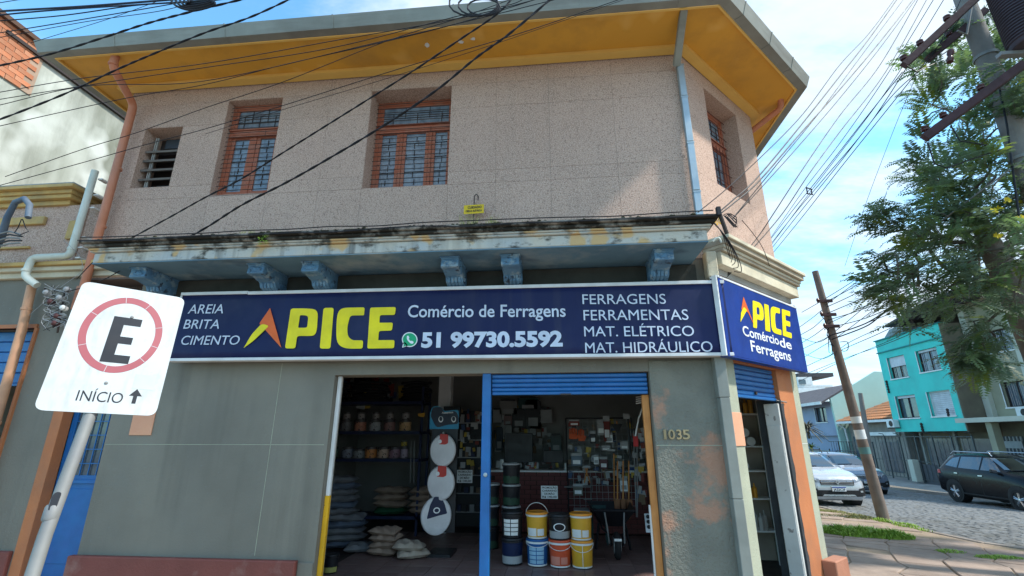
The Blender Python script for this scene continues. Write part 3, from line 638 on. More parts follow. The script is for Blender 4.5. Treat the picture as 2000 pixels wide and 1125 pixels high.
LP('MAT. ELÉTRICO', m_let, 1141, 1356, 655.5, 653.5, 19.5, bold=0)
LP('MAT. HIDRÁULICO', m_let, 1143, 1392, 687.5, 684, 20, bold=0)
LP('Comércio de Ferragens', m_let, 796, 1105, 620, 617.5, 24, bold=.012)
LP('51 99730.5592', m_let, 822, 1099, 679.5, 675.5, 30.5, bold=.045)
def SP(spl, m, d=D_, name='emblem'): return A(shape(spl, m, None, FB, d, name))
SP([rpoly([(568, 604), (600, 603.5, 14), (621.5, 606, 14), (618, 656.5, 18), (601, 657.5, 1), (580, 657.5), (576.5, 682), (556, 682)], 5), rpoly([(586, 617), (597, 617, 5), (602, 620, 4), (600, 640, 5), (596, 641.5, 4), (582, 641.5)], 2)], m_yel, name='letter')
SP([rpoly([(632, 602.5), (652, 602), (645, 682), (624, 682)], 5)], m_yel, name='letter')
SP([rpoly([(668, 602, 12), (712.5, 601), (711, 616.5, 2), (684, 617, 6), (678, 640, 8), (679, 658, 7), (688, 665.5, 5), (709, 665.5), (708, 681.5), (672, 682, 16), (657, 671, 16), (656.5, 640, 20), (659, 612, 12)], 4)], m_yel, name='letter')
SP([rpoly([(723, 601.5), (773.5, 600), (771.5, 615.5), (742, 616), (741, 631, 1), (767.5, 630.5), (765.5, 646), (740, 647), (738.5, 665, 1), (770.5, 664.5), (769.5, 680.5), (717, 681.5)], 4)], m_yel, name='letter')
SP([rpoly([(527.5, 603, 1), (549, 681, 1), (517, 645, 3), (506, 634, 3)], 2)], m_or, D_)
SP([rpoly([(475.5, 681.5, 0), (491, 655, 8), (511, 633.5, 8), (525, 638, 4), (512, 651, 8), (494, 668, 8)], 4, 6)], m_yel, D_+.003)
# messaging icon next to the phone number
SP([circ(800, 663.5, 15.2, 14.5)], m_letw, D_, 'icon_ring')
SP([rpoly([(785, 679.5, 1), (789, 664, 3), (799, 675, 3)], 1)], m_letw, D_, 'icon_tail')
SP([circ(800, 663.5, 13.2, 12.5)], m_green, D_+.003, 'icon_disc')
SP([rpoly([(787.5, 677.5, 1), (790, 668, 1), (796, 674, 1)], 1)], m_green, D_+.003, 'icon_tail')
SP([rpoly([(794.5, 656.5), (797.5, 655.5), (799.5, 660, 1), (797.8, 662, 1), (802, 667, 2), (804, 665.5, 1), (808, 668), (806.5, 671.5), (801.5, 671.5, 5), (794.5, 664, 5)], 1.5)], m_letw, D_+.006, 'icon_handset')
# corner banner
s2 = wroot('sign_banner', 'shorter navy shop banner over the corner door, coloured brighter as in sun', 'shop sign', (2.5, 6.0, 2.55))
FD = Fr((XA, 5.5, 0), (q, q, 0)); d2 = .19
def A2(o): return adopt(o, s2)
ua, va = FD.px(1410.5, 547, d2); ub, vb = FD.px(1557, 601, d2); uc, vc = FD.px(1422, 690.5, d2); ud, vd = FD.px(1576, 727, d2)
u0, u1, v0, v1 = min(ua, uc), (ub+ud)/2, (vc+vd)/2, (va+vb)/2
print('corner banner', u0, u1, v0, v1, (ua, va), (ub, vb), (uc, vc), (ud, vd))
A2(MB().fbox(FD, u0, u1, v0, v1, d2-.09, d2).build('banner_sheet', m_navy_sunlit, None, bevel=.003))
A2(MB().fbox(FD, u0-.006, u1+.006, v1-.004, v1+.018, d2-.09, d2+.006).build('sign_trim', m_alu, None))
A2(MB().fbox(FD, u1+.001, u1+.035, v0-.01, v1+.05, d2-.10, d2-.02).build('sign_trim', m_zinc, None, bevel=.003))
A2(MB().fbox(FD, u0-.03, u0-.002, v0-.01, v1+.02, d2-.06, d2-.005).build('sign_trim', m_alu, None, bevel=.003))
A2(MB().fbox(FD, u0, u1, v0-.016, v0-.001, d2-.09, d2+.002).build('sign_trim', m_navy_sunlit, None))
d3 = d2+.003
def SQ(spl, m, d=d3, name='emblem'): return A2(shape(spl, m, None, FD, d, name))
SQ([rpoly([(1452, 579.5, 1), (1474, 637.5, 1), (1461, 610, 2), (1448, 604, 1)], 1)], m_or)
SQ([rpoly([(1446.3, 629, 0), (1447.5, 610, 3), (1453, 599, 3), (1459, 606, 2), (1453, 616, 3)], 2)], m_yel, d3+.003)
# PICE in perspective, each letter polygon follows the lines of the board
def quadmap(TL, TR, BR, BL):
    def f(u, v): return tuple((Vector(TL)*(1-u)+Vector(TR)*u)*(1-v) + (Vector(BL)*(1-u)+Vector(BR)*u)*v)
    return f
def gl(qd, outl, m, r=.06):
    f = quadmap(*qd); SQ([[f(*p) for p in rpoly(o_, r)] for o_ in outl], m, name='letter')
Pp = [[(.12, 0), (.95, 0, .35), (.95, .66, .35), (.36, .66, .02), (.30, 1), (0, 1)], [(.40, .2), (.62, .2), (.60, .47), (.37, .47)]]
Ii = [[(.12, 0), (1, 0), (.88, 1), (0, 1)]]
Cc = [[(.25, 0, .25), (1, 0), (.96, .2), (.50, .2, .15), (.42, .5, .1), (.45, .8, .1), (.95, .8), (.92, 1), (.15, 1, .3), (0, .8, .2), (.05, .15, .2)]]
Ee = [[(.10, 0), (1, 0), (.96, .19), (.45, .19, .01), (.43, .39, .01), (.90, .39), (.87, .58), (.41, .58, .01), (.39, .80, .01), (.95, .80), (.92, 1), (0, 1)]]
def top(x): return 585.5+(x-1466)*.29*1.0
def bot(x): return 641+(x-1473)*.245+(x-1473)**2*.0006
for (pp, xl, xr) in ((Pp, 1467, 1493), (Ii, 1491, 1503), (Cc, 1503, 1525), (Ee, 1525, 1545)):
    gl([(xl, top(xl)), (xr-2, top(xr)), (xr+3, bot(xr)), (xl+4, bot(xl))], pp, m_yel)
def LQ(s_, xl, xr, yl, yr, cap, bold): return A2(let_px(s_, m_letw, None, FD, d3, xl, xr, yl, yr, cap, bold=bold))
LQ('Comércio', 1452, 1522, 655, 674, 18, .012); LQ('de', 1524, 1547, 677, 683, 18, .012)
LQ('Ferragens', 1468, 1546, 686, 706, 20, .012)
# ------------------------------------------------------------ E parking sign on its leaning post
es = wroot('traffic_sign', 'white parking sign with a letter E in a red ring on a leaning galvanised post', 'traffic sign', (-2.16, 1.93, 0))
def AE(o): return adopt(o, es)
SX = Vector((.7366, .6753, -.0358)); SZ = Vector((-.1504, .2152, .9649)); FE = Fr((-2.481, 2.442, 2.184), SX, SZ)
FE.z = (FE.z - FE.x*FE.z.dot(FE.x)).normalized(); FE.n = FE.x.cross(FE.z)
cp_ = rpoly([(-.25, -.38), (.25, -.38), (.25, .38), (-.25, .38)], .045, 6)
b = MB(); b.prism([FE.p(x, y, -.003) for x, y in cp_], FE.n*.003); AE(b.build('plate', m_plate, None))
def SE(spl, m, d, name='print'): return AE(shape(spl, m, None, FE, d, name, px=False, th=.0006))
ring = .185; cxE, cyE = -.003, .083
SE([circ(cxE, cyE, .186, .238, 60), circ(cxE, cyE, .152, .199, 60)], m_ring, .0006, 'red_ring')
for a in (18, 62, 100, 152, 205, 262, 318, 345):
    ca, sa = math.cos(R(a)), math.sin(R(a)); px_, py_ = cxE+.17*ca, cyE+.219*sa
    SE([[(px_-.02*ca-.0012*sa, py_-.02*sa+.0012*ca), (px_+.02*ca-.0012*sa, py_+.02*sa+.0012*ca), (px_+.02*ca+.0012*sa, py_+.02*sa-.0012*ca), (px_-.02*ca+.0012*sa, py_-.02*sa-.0012*ca)]], m_plate, .0012, 'ring_joint')
SE([[(-.062, -.095), (.064, -.095), (.064, -.047), (-.008, -.047), (-.008, .022), (.052, .022), (.052, .066), (-.008, .066), (-.008, .140), (.070, .140), (.070, .188), (-.062, .188)]], m_blackp, .0006, 'letter')
AE(lettering('INÍCIO', m_blackp, None, FE, -.105, .086, -.320, .056, .0006, th=.0006))
SE([[(.128, -.318), (.146, -.318), (.146, -.275), (.166, -.275), (.137, -.235), (.108, -.275), (.128, -.275)]], m_blackp, .0006, 'arrow')
SE([[(.112, -.235), (.208, -.235), (.208, -.15), (.112, -.15)]], M('grey_sticker', (.52, .56, .53), rough=.4), .0006, 'sticker')
for (u, v) in ((-.004, -.214), (.018, .196)):
    AE(MB().lathe(FE.p(u, v, 0), [(.009, 0), (.008, .004), (.003, .006)], 10, ax=FE.n).build('bolt', m_galv, None))
base = Vector((-2.16, 1.93, 0)); topp = FE.p(-.025, .25, -.032)
AE(MB().tube([base+(base-topp).normalized()*.1, FE.p(-.05, -.95, -.032), FE.p(-.03, -.38, -.032), topp], .0285, 20).build('post', m_galv, None, smooth=True))
AE(MB().lathe(FE.p(-.052, -.88, -.032), [(.0285, -.01), (.0325, 0), (.0325, .05), (.0285, .06)], 18, ax=FE.z).build('post_joint', m_galv, None, smooth=True))
AE(MB().prism([FE.p(-.052+x, -.80+y, -.0025) for x, y in rpoly([(-.015, -.05), (.012, -.035), (.014, .03), (-.005, .035), (-.018, .02)], .01)], FE.n*.001).build('sticker_remnant', m_blackp, None))
# ------------------------------------------------------------ shop interior
FLZ = .05
m_tile = M('dark_red_floor_tile', (.20, .125, .115), (.15, .095, .09), sc=3, rough=.45, spec=.4, stain=(.27, .2, .18), ssc=3, samt=.6, rand=.14)
m_intw = M('dull_interior_paint', (.27, .27, .26), (.22, .22, .21), sc=1.5, rough=.8)
m_shelf = M('navy_steel_shelf', (.02, .03, .08), rough=.5)
m_maroon = M('maroon_counter_brick', (.15, .04, .04), (.12, .032, .03), sc=6, rough=.6)
def ST(o, kind='structure'): o['kind'] = kind; return o
ST(MB().box(-4.6, 3.1, 5.3, 11.2, -.1, FLZ-.008).build('shop_floor', m_iron))
sf = bpy.data.objects['shop_floor']
tm = MB().box(-.164, .164, -.164, .164, -.01, 0).mesh('tile'); tm.materials.append(m_tile)
for i in range(-9, 5):
    for j in range(0, 12):
        x = i*.334+.1; y = 5.47+j*.334
        if x < -2.7 and y < 6.2: continue
        if x > 1.3 and y < 6.4: continue
        o = bpy.data.objects.new('tile', tm); link(o, sf); o.location = (x, y, FLZ+random.uniform(-.001, .001)); o.rotation_euler = (random.uniform(-.004, .004), random.uniform(-.004, .004), random.uniform(-.004, .004))
iw = wroot('interior_wall', 'dull grey back and side walls inside the shop', 'wall', (0, 11.1, 0))
adopt(MB().box(-4.7, 3.2, 11.0, 11.1, 0, 3.45).build('back_wall', m_intw), iw)
adopt(MB().box(-4.7, -4.6, 5.75, 11.0, 0, 3.45).build('side_wall', m_intw), iw)
adopt(MB().box(3.1, 3.2, 7.4, 11.0, 0, 3.45).build('side_wall', m_intw), iw)
adopt(MB().prism([(-4.7, 5.76, 3.45), (1.75, 5.76, 3.45), (2.9, 6.95, 3.45), (2.9, 11.1, 3.45), (-4.7, 11.1, 3.45)], (0, 0, .1)).build('ceiling', m_intw), iw)
pil = wroot('column', 'square white column inside the shop behind the toilet seat stand', 'column', (-2.2, 9.2, 0))
P = onY(875, 732, 9.2)
adopt(MB().box(-2.32, -2.08, 9.2, 9.44, FLZ, 3.44).build('shaft', m_white, bevel=.01), pil)
# counter with bricks
ct = wroot('counter', 'long maroon brick service counter with a pale top edge', 'counter', (0, 9.5, 0))
adopt(MB().box(-1.35, 3.0, 9.42, 10.0, FLZ, 1.05).build('counter_body', M('dark_mortar', (.05, .025, .022), rough=.9)), ct)
adopt(MB().box(-1.38, 3.0, 9.34, 10.05, 1.07, 1.10).build('counter_top', m_white), ct)
bk = MB().box(-.105, .105, -.012, .0, -.035, .035).mesh('brick'); bk.materials.append(m_maroon)
for r_ in range(13):
    for c_ in range(19):
        x = -1.23+c_*.222+(.11 if r_ % 2 else 0)
        if x > 2.9 or (c_*13+r_) > 290: continue
        o = bpy.data.objects.new('brick', bk); link(o, ct); o.location = (x, -.07, FLZ+.05+r_*.078); o.location.z += 0
        o.location.y = 9.42-9.5
# paint buckets
def bucket(name, label, loc, body, lid, rim, h=.345, r=.145, handle=True, panel=None, panel2=None, rz=0, group='paint buckets by the shop entrance', band=None, oval=False):
    t = thing(name, label, 'bucket', loc, rz, group)
    MB().lathe((0, 0, 0), [(r*.88, 0), (r*.9, .01), (r*.99, h*.78), (r*1.0, h*.82)], 28).build('body', body, t, smooth=True)
    MB().lathe((0, 0, h*.82), [(r*1.0, 0), (r*1.05, .004), (r*1.05, h*.07), (r*1.0, h*.08)], 28).build('rim', rim, t, smooth=True)
    MB().lathe((0, 0, h*.905), [(r*1.03, 0), (r*1.06, .004), (r*1.06, h*.055), (r*1.02, h*.085), (r*.9, h*.085), (r*.88, h*.07)], 28).build('lid', lid, t, smooth=True)
    MB().lathe((0, 0, 0), [(r*.885, 0), (r*.905, .003), (r*.91, .02)], 28).build('foot_ring', rim, t, smooth=True)
    def wrap(z0, z1, a0, a1, m, nm='label_print', dr=.0015):
        b = MB(); rr = lambda z: r*(.9+.09*z/(h*.78))+dr
        b.grid(lambda u, v: (rr(z0+(z1-z0)*v)*math.sin(R(a0+(a1-a0)*u)), -rr(z0+(z1-z0)*v)*math.cos(R(a0+(a1-a0)*u)), z0+(z1-z0)*v), 10, 1); o = b.build(nm, m, t, smooth=True)
        return o
    if band: wrap(h*.05, h*.33, -85, 85, band)
    if panel: wrap(h*.10, h*.40, -62, -2, panel); wrap(h*.12, h*.38, 4, 44, panel, dr=.002)
    if panel2:
        for k in range(4):
            for j in range(2): wrap(h*(.1+.16*k), h*(.23+.16*k), -48+j*46, -6+j*46, panel2)
    if oval:
        b = MB(); 
        for k in range(24):
            a = 2*math.pi*k/24; a2 = 2*math.pi*(k+1)/24; cz = h*.5
            def pt(rad, an): u = rad*math.cos(an)*.6/ r*57.3*.13; z = cz+rad*math.sin(an)*.045; rr_ = r*.965+.003; return (rr_*math.sin(R(u)), -rr_*math.cos(R(u)), z)
            b.add([pt(.9, a), pt(.9, a2), pt(1.1, a2), pt(1.1, a)], [(0, 1, 2, 3)])
        b.build('emblem', m_letw, t)
    if handle:
        pts = []; an = handle if not isinstance(handle, bool) else -25
        for k in range(15):
            a = math.pi*k/14; pts.append((r*1.06*math.cos(a), -math.sin(a)*r*1.2*math.cos(R(an)), h*.86+math.sin(a)*r*1.2*math.sin(R(an))))
        MB().tube(pts, .0035, 6).build('handle', m_white, t)
    return t
m_by = M('yellow_bucket', (.70, .37, .03), rough=.4, spec=.5); m_bor = M('red_orange_bucket', (.62, .09, .035), rough=.4); m_bbl = M('blue_bucket', (.012, .10, .30), rough=.4)
m_bk = M('black_bucket', (.016, .016, .02), rough=.4); m_gry = M('grey_band', (.35, .36, .37), rough=.5); m_lb = M('pale_blue_print', (.30, .50, .66), rough=.5); m_olid = M('orange_lid', (.80, .30, .03), rough=.4)
m_dkg = M('dark_green_label', (.03, .07, .045), rough=.5); m_navyb = M('navy_bucket', (.01, .018, .06), rough=.4)
H = .325; z0 = FLZ+.012
bucket('paint_bucket', 'navy paint bucket with a grey label, bottom left of the front row', (-.69, 7.20, z0), m_navyb, m_bk, m_bk, H, panel=None, band=m_gry, handle=False)
bucket('paint_bucket', 'dark paint bucket with a big white label on top of the navy bucket', (-.69, 7.20, z0+H+.002), m_bk, m_bk, m_bk, H, panel2=m_white, handle=False)
bucket('paint_bucket', 'blue paint bucket with pale blue print, standing under the orange-lidded yellow one', (-.345, 7.18, z0), m_bbl, m_bbl, m_white, H, panel2=m_lb, handle=-15)
bucket('paint_bucket', 'yellow paint bucket with its wire handle standing up', (-.345, 7.18, z0+H+.002), m_by, m_olid, m_white, H, panel=m_white, handle=68)
bucket('paint_bucket', 'orange-red paint bucket in the middle of the bottom row', (-.04, 7.14, z0), m_bor, m_bor, m_white, H, band=None, panel=M('red_print', (.7, .25, .18), rough=.5), handle=-25)
bucket('paint_bucket', 'black paint bucket with a white oval emblem on the orange-red one', (-.04, 7.14, z0+H+.002), m_bk, m_bk, m_bk, H*.95, band=m_gry, handle=False, oval=True)
bucket('paint_bucket', 'yellow paint bucket with a drip mark, bottom right of the front row', (.25, 7.13, z0), m_by, m_olid, m_white, H, handle=-30)
bucket('paint_bucket', 'yellow paint bucket topmost of the right stack', (.25, 7.13, z0+H+.002), m_by, m_olid, m_white, H, panel=m_white, handle=False)
MB().box(-.001, .006, -.152, -.145, .03, .27).build('drip', m_white, bpy.data.objects['paint_bucket.006'])
g2 = 'dark paint buckets behind the front row'
for i, (x, y, k, lab) in enumerate(((-.78, 8.0, 0, 'dark green-labelled bucket at the foot of the tall rear stack'), (-.78, 8.0, 1, 'dark green-labelled bucket second in the tall rear stack'), (-.78, 8.0, 2, 'dark green-labelled bucket third in the tall rear stack'), (-.78, 8.0, 3, 'black bucket with grey lid topmost of the tall rear stack'), (-1.12, 8.1, 0, 'lower green-labelled bucket of the left rear stack'), (-1.12, 8.1, 1, 'middle green-labelled bucket of the left rear stack'), (-1.12, 8.1, 2, 'upper green-labelled bucket of the left rear stack'))):
    bucket('paint_bucket', lab, (x, y, FLZ+.01+k*.31), m_bk, m_gry if k > 0 else m_bk, m_bk, .308, .14, handle=False, band=m_dkg, panel=m_dkg, group=g2)
bucket('paint_can', 'small black can with a yellow-green label beside the yellow jamb post', (-2.95, 6.55, FLZ+.01), m_bk, m_bk, m_bk, .21, .095, handle=False, band=M('olive_label', (.35, .34, .10), rough=.5), group=None)
# wheelbarrow, seen head on
wb = thing('wheelbarrow', 'black wheelbarrow facing the street between the buckets and the timber jamb', 'wheelbarrow', (.76, 7.55, FLZ+.01))
b = MB(); y0 = .25; 
rimp = [(-.30, y0-.10, .60), (.30, y0-.10, .60), (.34, y0+.75, .62), (-.34, y0+.75, .62)]; botp = [(-.14, y0+.12, .36), (.14, y0+.12, .36), (.20, y0+.62, .34), (-.20, y0+.62, .34)]
b.add(rimp+botp, [(0, 1, 5, 4), (1, 2, 6, 5), (2, 3, 7, 6), (3, 0, 4, 7), (4, 5, 6, 7)])
o = b.build('tray', m_bk, wb); md = o.modifiers.new('t', 'SOLIDIFY'); md.thickness = .006
MB().tube(rimp+[rimp[0]], .012, 6).build('tray_rim', m_bk, wb)
wh = MB().lathe((-.045, 0, .175), [(.09, 0), (.155, .005), (.175, .025), (.175, .065), (.155, .085), (.09, .09)], 28, ax=(1, 0, 0)).build('wheel', m_rubber, wb, smooth=True)
MB().lathe((-.05, 0, .175), [(.10, 0), (.11, .05), (.10, .10)], 20, ax=(1, 0, 0)).build('hub', m_gry, wh)
for s in (-1, 1):
    MB().tube([(s*.08, -.02, .175), (s*.10, .10, .30), (s*.17, .30, .33), (s*.26, 1.25, .60)], .014, 6).build('frame_tube', m_bk, wb)
    MB().tube([(s*.105, .0, .20), (s*.12, .08, .40), (s*.14, .13, .58)], .012, 6).build('strut', m_galv, wb)
    MB().tube([(s*.20, .62, .36), (s*.26, .62, .0)], .022, 6).build('leg', m_bk, wb)
MB().box(-.05, .05, -.17, -.16, .26, .29).build('label_print', m_white, wb)
# cement and sand bags
def bagmesh(w, d, h, seed):
    rnd = random.Random(seed); b = MB(); ph = [rnd.uniform(0, 6) for _ in range(6)]
    def f(u, v, s):
        x = (u-.5)*2; y = (v-.5)*2; e = (max(0, 1-abs(x)**3.2)*max(0, 1-abs(y)**3.2))**.42
        pin = 1-.07*(1-abs(y)**2)*abs(x)**3; pn2 = 1-.07*(1-abs(x)**2)*abs(y)**3
        wr = .012*math.sin(9*x+ph[0]+3*y)+.010*math.sin(13*y+ph[1]-4*x)
        return (x*w/2*pn2, y*d/2*pin, h*.5+s*(h*.5*e)+wr*e*(1 if s > 0 else .3)+.02*x*y*math.sin(ph[2]))
    b.grid(lambda u, v: f(u, v, 1), 14, 10); b.grid(lambda u, v: f(u, v, -1), 14, 10, flip=True); return b
m_bagb = M('sand_bag_brown', (.36, .27, .21), (.30, .22, .17), sc=5, rough=.7, bump=.004, bsc=30, stain=(.22, .16, .12), ssc=4, samt=.5)
m_bagt = M('translucent_tan_bag', (.46, .40, .33), (.36, .30, .24), sc=5, rough=.45, bump=.004, bsc=25)
m_bagg = M('grey_cement_bag', (.22, .23, .24), (.17, .18, .19), sc=5, rough=.7, bump=.004, stain=(.12, .13, .16), ssc=4, samt=.5)
m_bagbl = M('bluish_cement_bag', (.13, .17, .23), (.10, .13, .18), sc=5, rough=.6, bump=.004)
def bag(loc, rz, m, label, group, w=.48, d=.34, h=.10, seed=0, tilt=0):
    o = bagmesh(w, d, h, seed).build('sack', m, None, smooth=True, loc=loc); o.rotation_euler = (0, tilt, rz); tag(o, label, 'sack', group); return o
zb = FLZ+.012
gs = 'sacks of sand and cement near the shop entrance'
names = ('lowest', 'second', 'third', 'topmost')
for k in range(4): bag((-2.60+random.uniform(-.02, .02), 7.55, zb+k*.085), random.uniform(-.12, .12), m_bagb, f'{names[k]} brown sand sack of the stack in front of the shelves', gs, .42, .36, .10, k)
bag((-2.13, 7.42, zb), .35, m_bagt, 'pale crumpled sack lying at the right end, underneath another', gs, .46, .36, .10, 11)
bag((-2.20, 7.44, zb+.085), .1, m_bagt, 'pale crumpled sack lying on top of the one at the right end', gs, .44, .36, .11, 12, .08)
bag((-3.02, 7.7, zb), .2, m_bagg, 'flat grey sack on the floor between the cement stack and the sand sacks', gs, .46, .34, .11, 14)
for k in range(11):
    m_ = (m_bagbl, m_bagg, m_bagg)[(k*7) % 3]; nm = ('lowest', 'second', 'third', 'fourth', 'fifth', 'sixth', 'seventh', 'eighth', 'ninth', 'tenth', 'topmost')[k]
    bag((-3.52+.03*(k % 2)-.005*k+(.0 if k > 4 else .1), 7.95+random.uniform(-.02, .02), zb+k*.092), .15+random.uniform(-.1, .1), m_, f'{nm} cement sack of the tall grey stack at the left', gs, .56 if k > 4 else .66, .4, .105, 20+k)
for k in range(4):
    bag((-3.05, 9.05, zb+k*.11+.32), random.uniform(-.1, .1), (M('dark_green_sack', (.02, .10, .05), rough=.6), m_bagb)[k % 2 if k < 2 else 1], f'{names[k]} dim sack stacked far back under the shelves, left', gs, .58, .4, .115, 50+k)
    bag((-2.42, 9.08, zb+k*.11+.32), random.uniform(-.1, .1), m_bagb, f'{names[k]} dim sack stacked far back under the shelves, right', gs, .56, .4, .115, 60+k)
# steel shelves with paint cans on the left
shf = wroot('shelving_unit', 'navy steel shelving unit full of paint cans in the dark left part of the shop', 'shelf', (-3.5, 9.2, 0))
for z in (.36, 1.31, 1.79, 2.33): adopt(MB().box(-4.5, -2.52, 8.9, 9.45, z-.05, z).build('shelf', m_shelf), shf)
for x in (-4.5, -2.56):
    for y in (8.9, 9.41): adopt(MB().box(x, x+.04, y, y+.04, FLZ, 2.6).build('upright', m_shelf), shf)
shade_cols = [(.16, .15, .16), (.52, .22, .15), (.38, .38, .40), (.30, .16, .15), (.62, .38, .19)]
cols2 = [(.12, .18, .15), (.20, .22, .28), (.25, .26, .27), (.62, .25, .08), (.60, .42, .32), (.28, .17, .22), (.34, .27, .34)]
def can(name, label, loc, r, h, c, group):
    t = thing(name, label, 'paint can', loc, 0, group)
    MB().lathe((0, 0, 0), [(r, 0), (r, h*.97), (r*.93, h), (r*.88, h*.98)], 16).build('tin', m_gry if False else M('tin_%d' % int(sum(c)*97), (.09, .08, .08), rough=.45, metal=.3), t, smooth=True)
    MB().lathe((0, 0, h*.06), [(r*1.012, 0), (r*1.012, h*.72)], 16).build('label_wrap', M('wrap_%d' % int(c[0]*900+c[1]*90+c[2]*9), c, rough=.5, speck=(.04, .03, .03), spsc=25, spth=(.6, .63)), t, smooth=True)
    return t
ords = ('leftmost', 'second', 'third', 'fourth', 'fifth', 'sixth', 'rightmost')
for i, px in enumerate((675, 703, 732, 760, 791)):
    P = onY(px, 842, 9.05); nm = ('leftmost', 'second', 'third', 'fourth', 'rightmost')[i]
    can('paint_can', f'{nm} gallon can on the upper shelf of cans', (P.x, 9.05, 1.791), .108, .21, shade_cols[i], 'paint cans on the shelves')
    can('paint_can', f'{nm} small can standing on a gallon can on the upper shelf', (P.x, 9.05, 2.003), .066, .14, (.34, .30, .29), 'small paint cans stacked on the gallon cans')
for i, px in enumerate((652, 678, 700, 724, 748, 770, 789)):
    P = onY(px, 893, 9.05)
    can('paint_can', f'{ords[i]} can on the lower shelf of cans', (P.x, 9.05, 1.311), .105 if i not in (0, 6) else .07, .21 if i != 2 else .17, cols2[i], 'paint cans on the shelves')
can('paint_can', 'small yellow-topped can stacked on the rightmost can of the lower shelf', (onY(789, 870, 9.05).x, 9.05, 1.523), .055, .10, (.5, .38, .06), 'small paint cans stacked on the gallon cans')
# dark bundles above the shelves
for (px, py, s, lab) in ((722, 775, .42, 'big dark coil of hose piled on top of the shelving, centre'), (655, 770, .28, 'dark coil of hose at the left end of the shelving top'), (812, 775, .30, 'dark coil of hose at the right end of the shelving top')):
    P = onY(px, py, 9.15); b = MB()
    for k in range(7):
        rr_ = s*(.95-.08*(k % 3)); b.tube([(P.x+rr_*math.cos(a*.35), 9.15+rr_*.5*math.sin(a*.35), 2.36+k*.055+.01*math.sin(a)) for a in range(19)], .026, 6)
    o = b.build('hose_coil', m_rubber, None, smooth=True); tag(o, lab, 'hose', 'coils of hose on the shelving')
# toilet seat stand
stn = wroot('display_stand', 'black display stand with a blue header card advertising toilet seats', 'display stand', (-1.80, 7.6, 0))
adopt(MB().box(-1.99, -1.58, 7.60, 7.63, .35, 2.0).build('stand_panel', m_bk), stn)
adopt(MB().box(-1.95, -1.6, 7.45, 7.9, FLZ, .09).build('stand_foot', m_bk), stn)
FH = Fr((0, 7.585, 0), (1, 0, 0))
def hp(x, y): return FH.px(x, y)
a0_, b0_ = hp(839, 838); a1_, b1_ = hp(897, 796)
adopt(shape([rpoly([(839, 838), (896, 838), (896, 800, 6), (868, 803, 3), (860, 793, 8), (845, 793, 8), (840, 806)], 1)], M('header_blue', (.02, .24, .42), rough=.4), None, FH, 0, 'header_card', th=.004), stn)
adopt(shape([rpoly([(841, 812, 4), (845, 795, 6), (862, 795, 5), (868, 806, 3), (890, 802, 6), (896, 814, 6), (895, 828, 5), (872, 830, 6), (852, 836, 8)], 3)], M('header_dark', (.015, .02, .04), rough=.4), None, FH, .003, 'header_print', th=.001), stn)
adopt(let_px('Assentos', m_letw, None, FH, .005, 863, 885, 808, 807, 3.8, bold=.01), stn)
for cx in (861, 886):
    adopt(shape([circ(cx, 819, 4.6, 6, 24), circ(cx, 818, 3.2, 4.6, 20)], m_letw, None, FH, .005, 'header_picture', th=.001), stn)
def seat(cx, cy, wpx, hpx, label, dark, Y=7.5, tilt=0):
    c = onY(cx, cy, Y); sx = wpx/2/925*Y*1.03; sz = hpx/2/925*Y*1.0
    t = thing('toilet_seat', label, 'toilet seat', tuple(c), tilt, 'toilet seats hung on the display stand')
    b = MB(); n = 40
    def ov(k, s): 
        a = 2*math.pi*k/n; x = math.cos(a)*sx*s; z = math.sin(a)*sz*s
        if math.sin(a) > 0: x *= 1-.10*math.sin(a)**2
        if math.sin(a) > .93: z = min(z, sz*.93*s)
        return x, z
    rings = [(1.0, .03), (1.01, .01), (.99, -.008), (.93, -.02), (.6, -.026), (.05, -.028)]
    vs = []; fs = []
    for s_, dy in rings:
        for k in range(n): x, z = ov(k, s_); vs.append((x, dy, z))
    for i in range(len(rings)-1):
        for k in range(n): fs.append((i*n+k, i*n+(k+1) % n, (i+1)*n+(k+1) % n, (i+1)*n+k))
    fs.append(tuple((len(rings)-1)*n+k for k in range(n))); fs.append(tuple(range(n)))
    b.add(vs, fs); b.build('lid', M('white_plastic_seat', (.66, .66, .68), rough=.3), t, smooth=True)
    lf = Fr((0, -.03, 0), (1, 0, 0))
    if dark: shape([rpoly([(-sx*.62, -sz*.15), (-sx*.45, sz*.55), (-sx*.2, sz*.98), (sx*.25, sz*.98), (sx*.5, sz*.6), (sx*.7, sz*.1), (sx*.1, 0)], .02)], m_navyb, t, lf, .001, 'label_card', px=False, th=.001); shape([circ(0, sz*.28, sx*.22, sz*.16, 20), circ(0, sz*.28, sx*.15, sz*.1, 20)], m_letw, t, lf, .003, 'label_print', px=False, th=.001)
    else: shape([rpoly([(-sx*.28, sz*.35), (-sx*.22, sz*.98), (sx*.4, sz*.95), (sx*.42, sz*.42), (sx*.2, sz*.33)], .015)], M('red_card', (.55, .04, .03), rough=.4), t, lf, .001, 'label_card', px=False, th=.001); shape([circ(-sx*.22, sz*.52, sx*.14, sz*.12, 16)], m_letw, t, lf, .003, 'label_print', px=False, th=.001); lettering('FLEX', m_letw, t, lf, -sx*.1, sx*.3, sz*.68, sz*.12, .003, bold=.03) if False else None
    MB().box(-.012, .012, -.02, .06, sz*.95, sz*1.1).build('hook', m_galv, t)
    return t
seat(865, 879, 48, 59, 'top white toilet seat with a red label on the stand', False)
seat(861, 943, 50, 61, 'middle white toilet seat with a red label on the stand', False)
seat(852, 1007, 54, 65, 'bottom white toilet seat with a dark blue label, turned a little', True, tilt=.35)
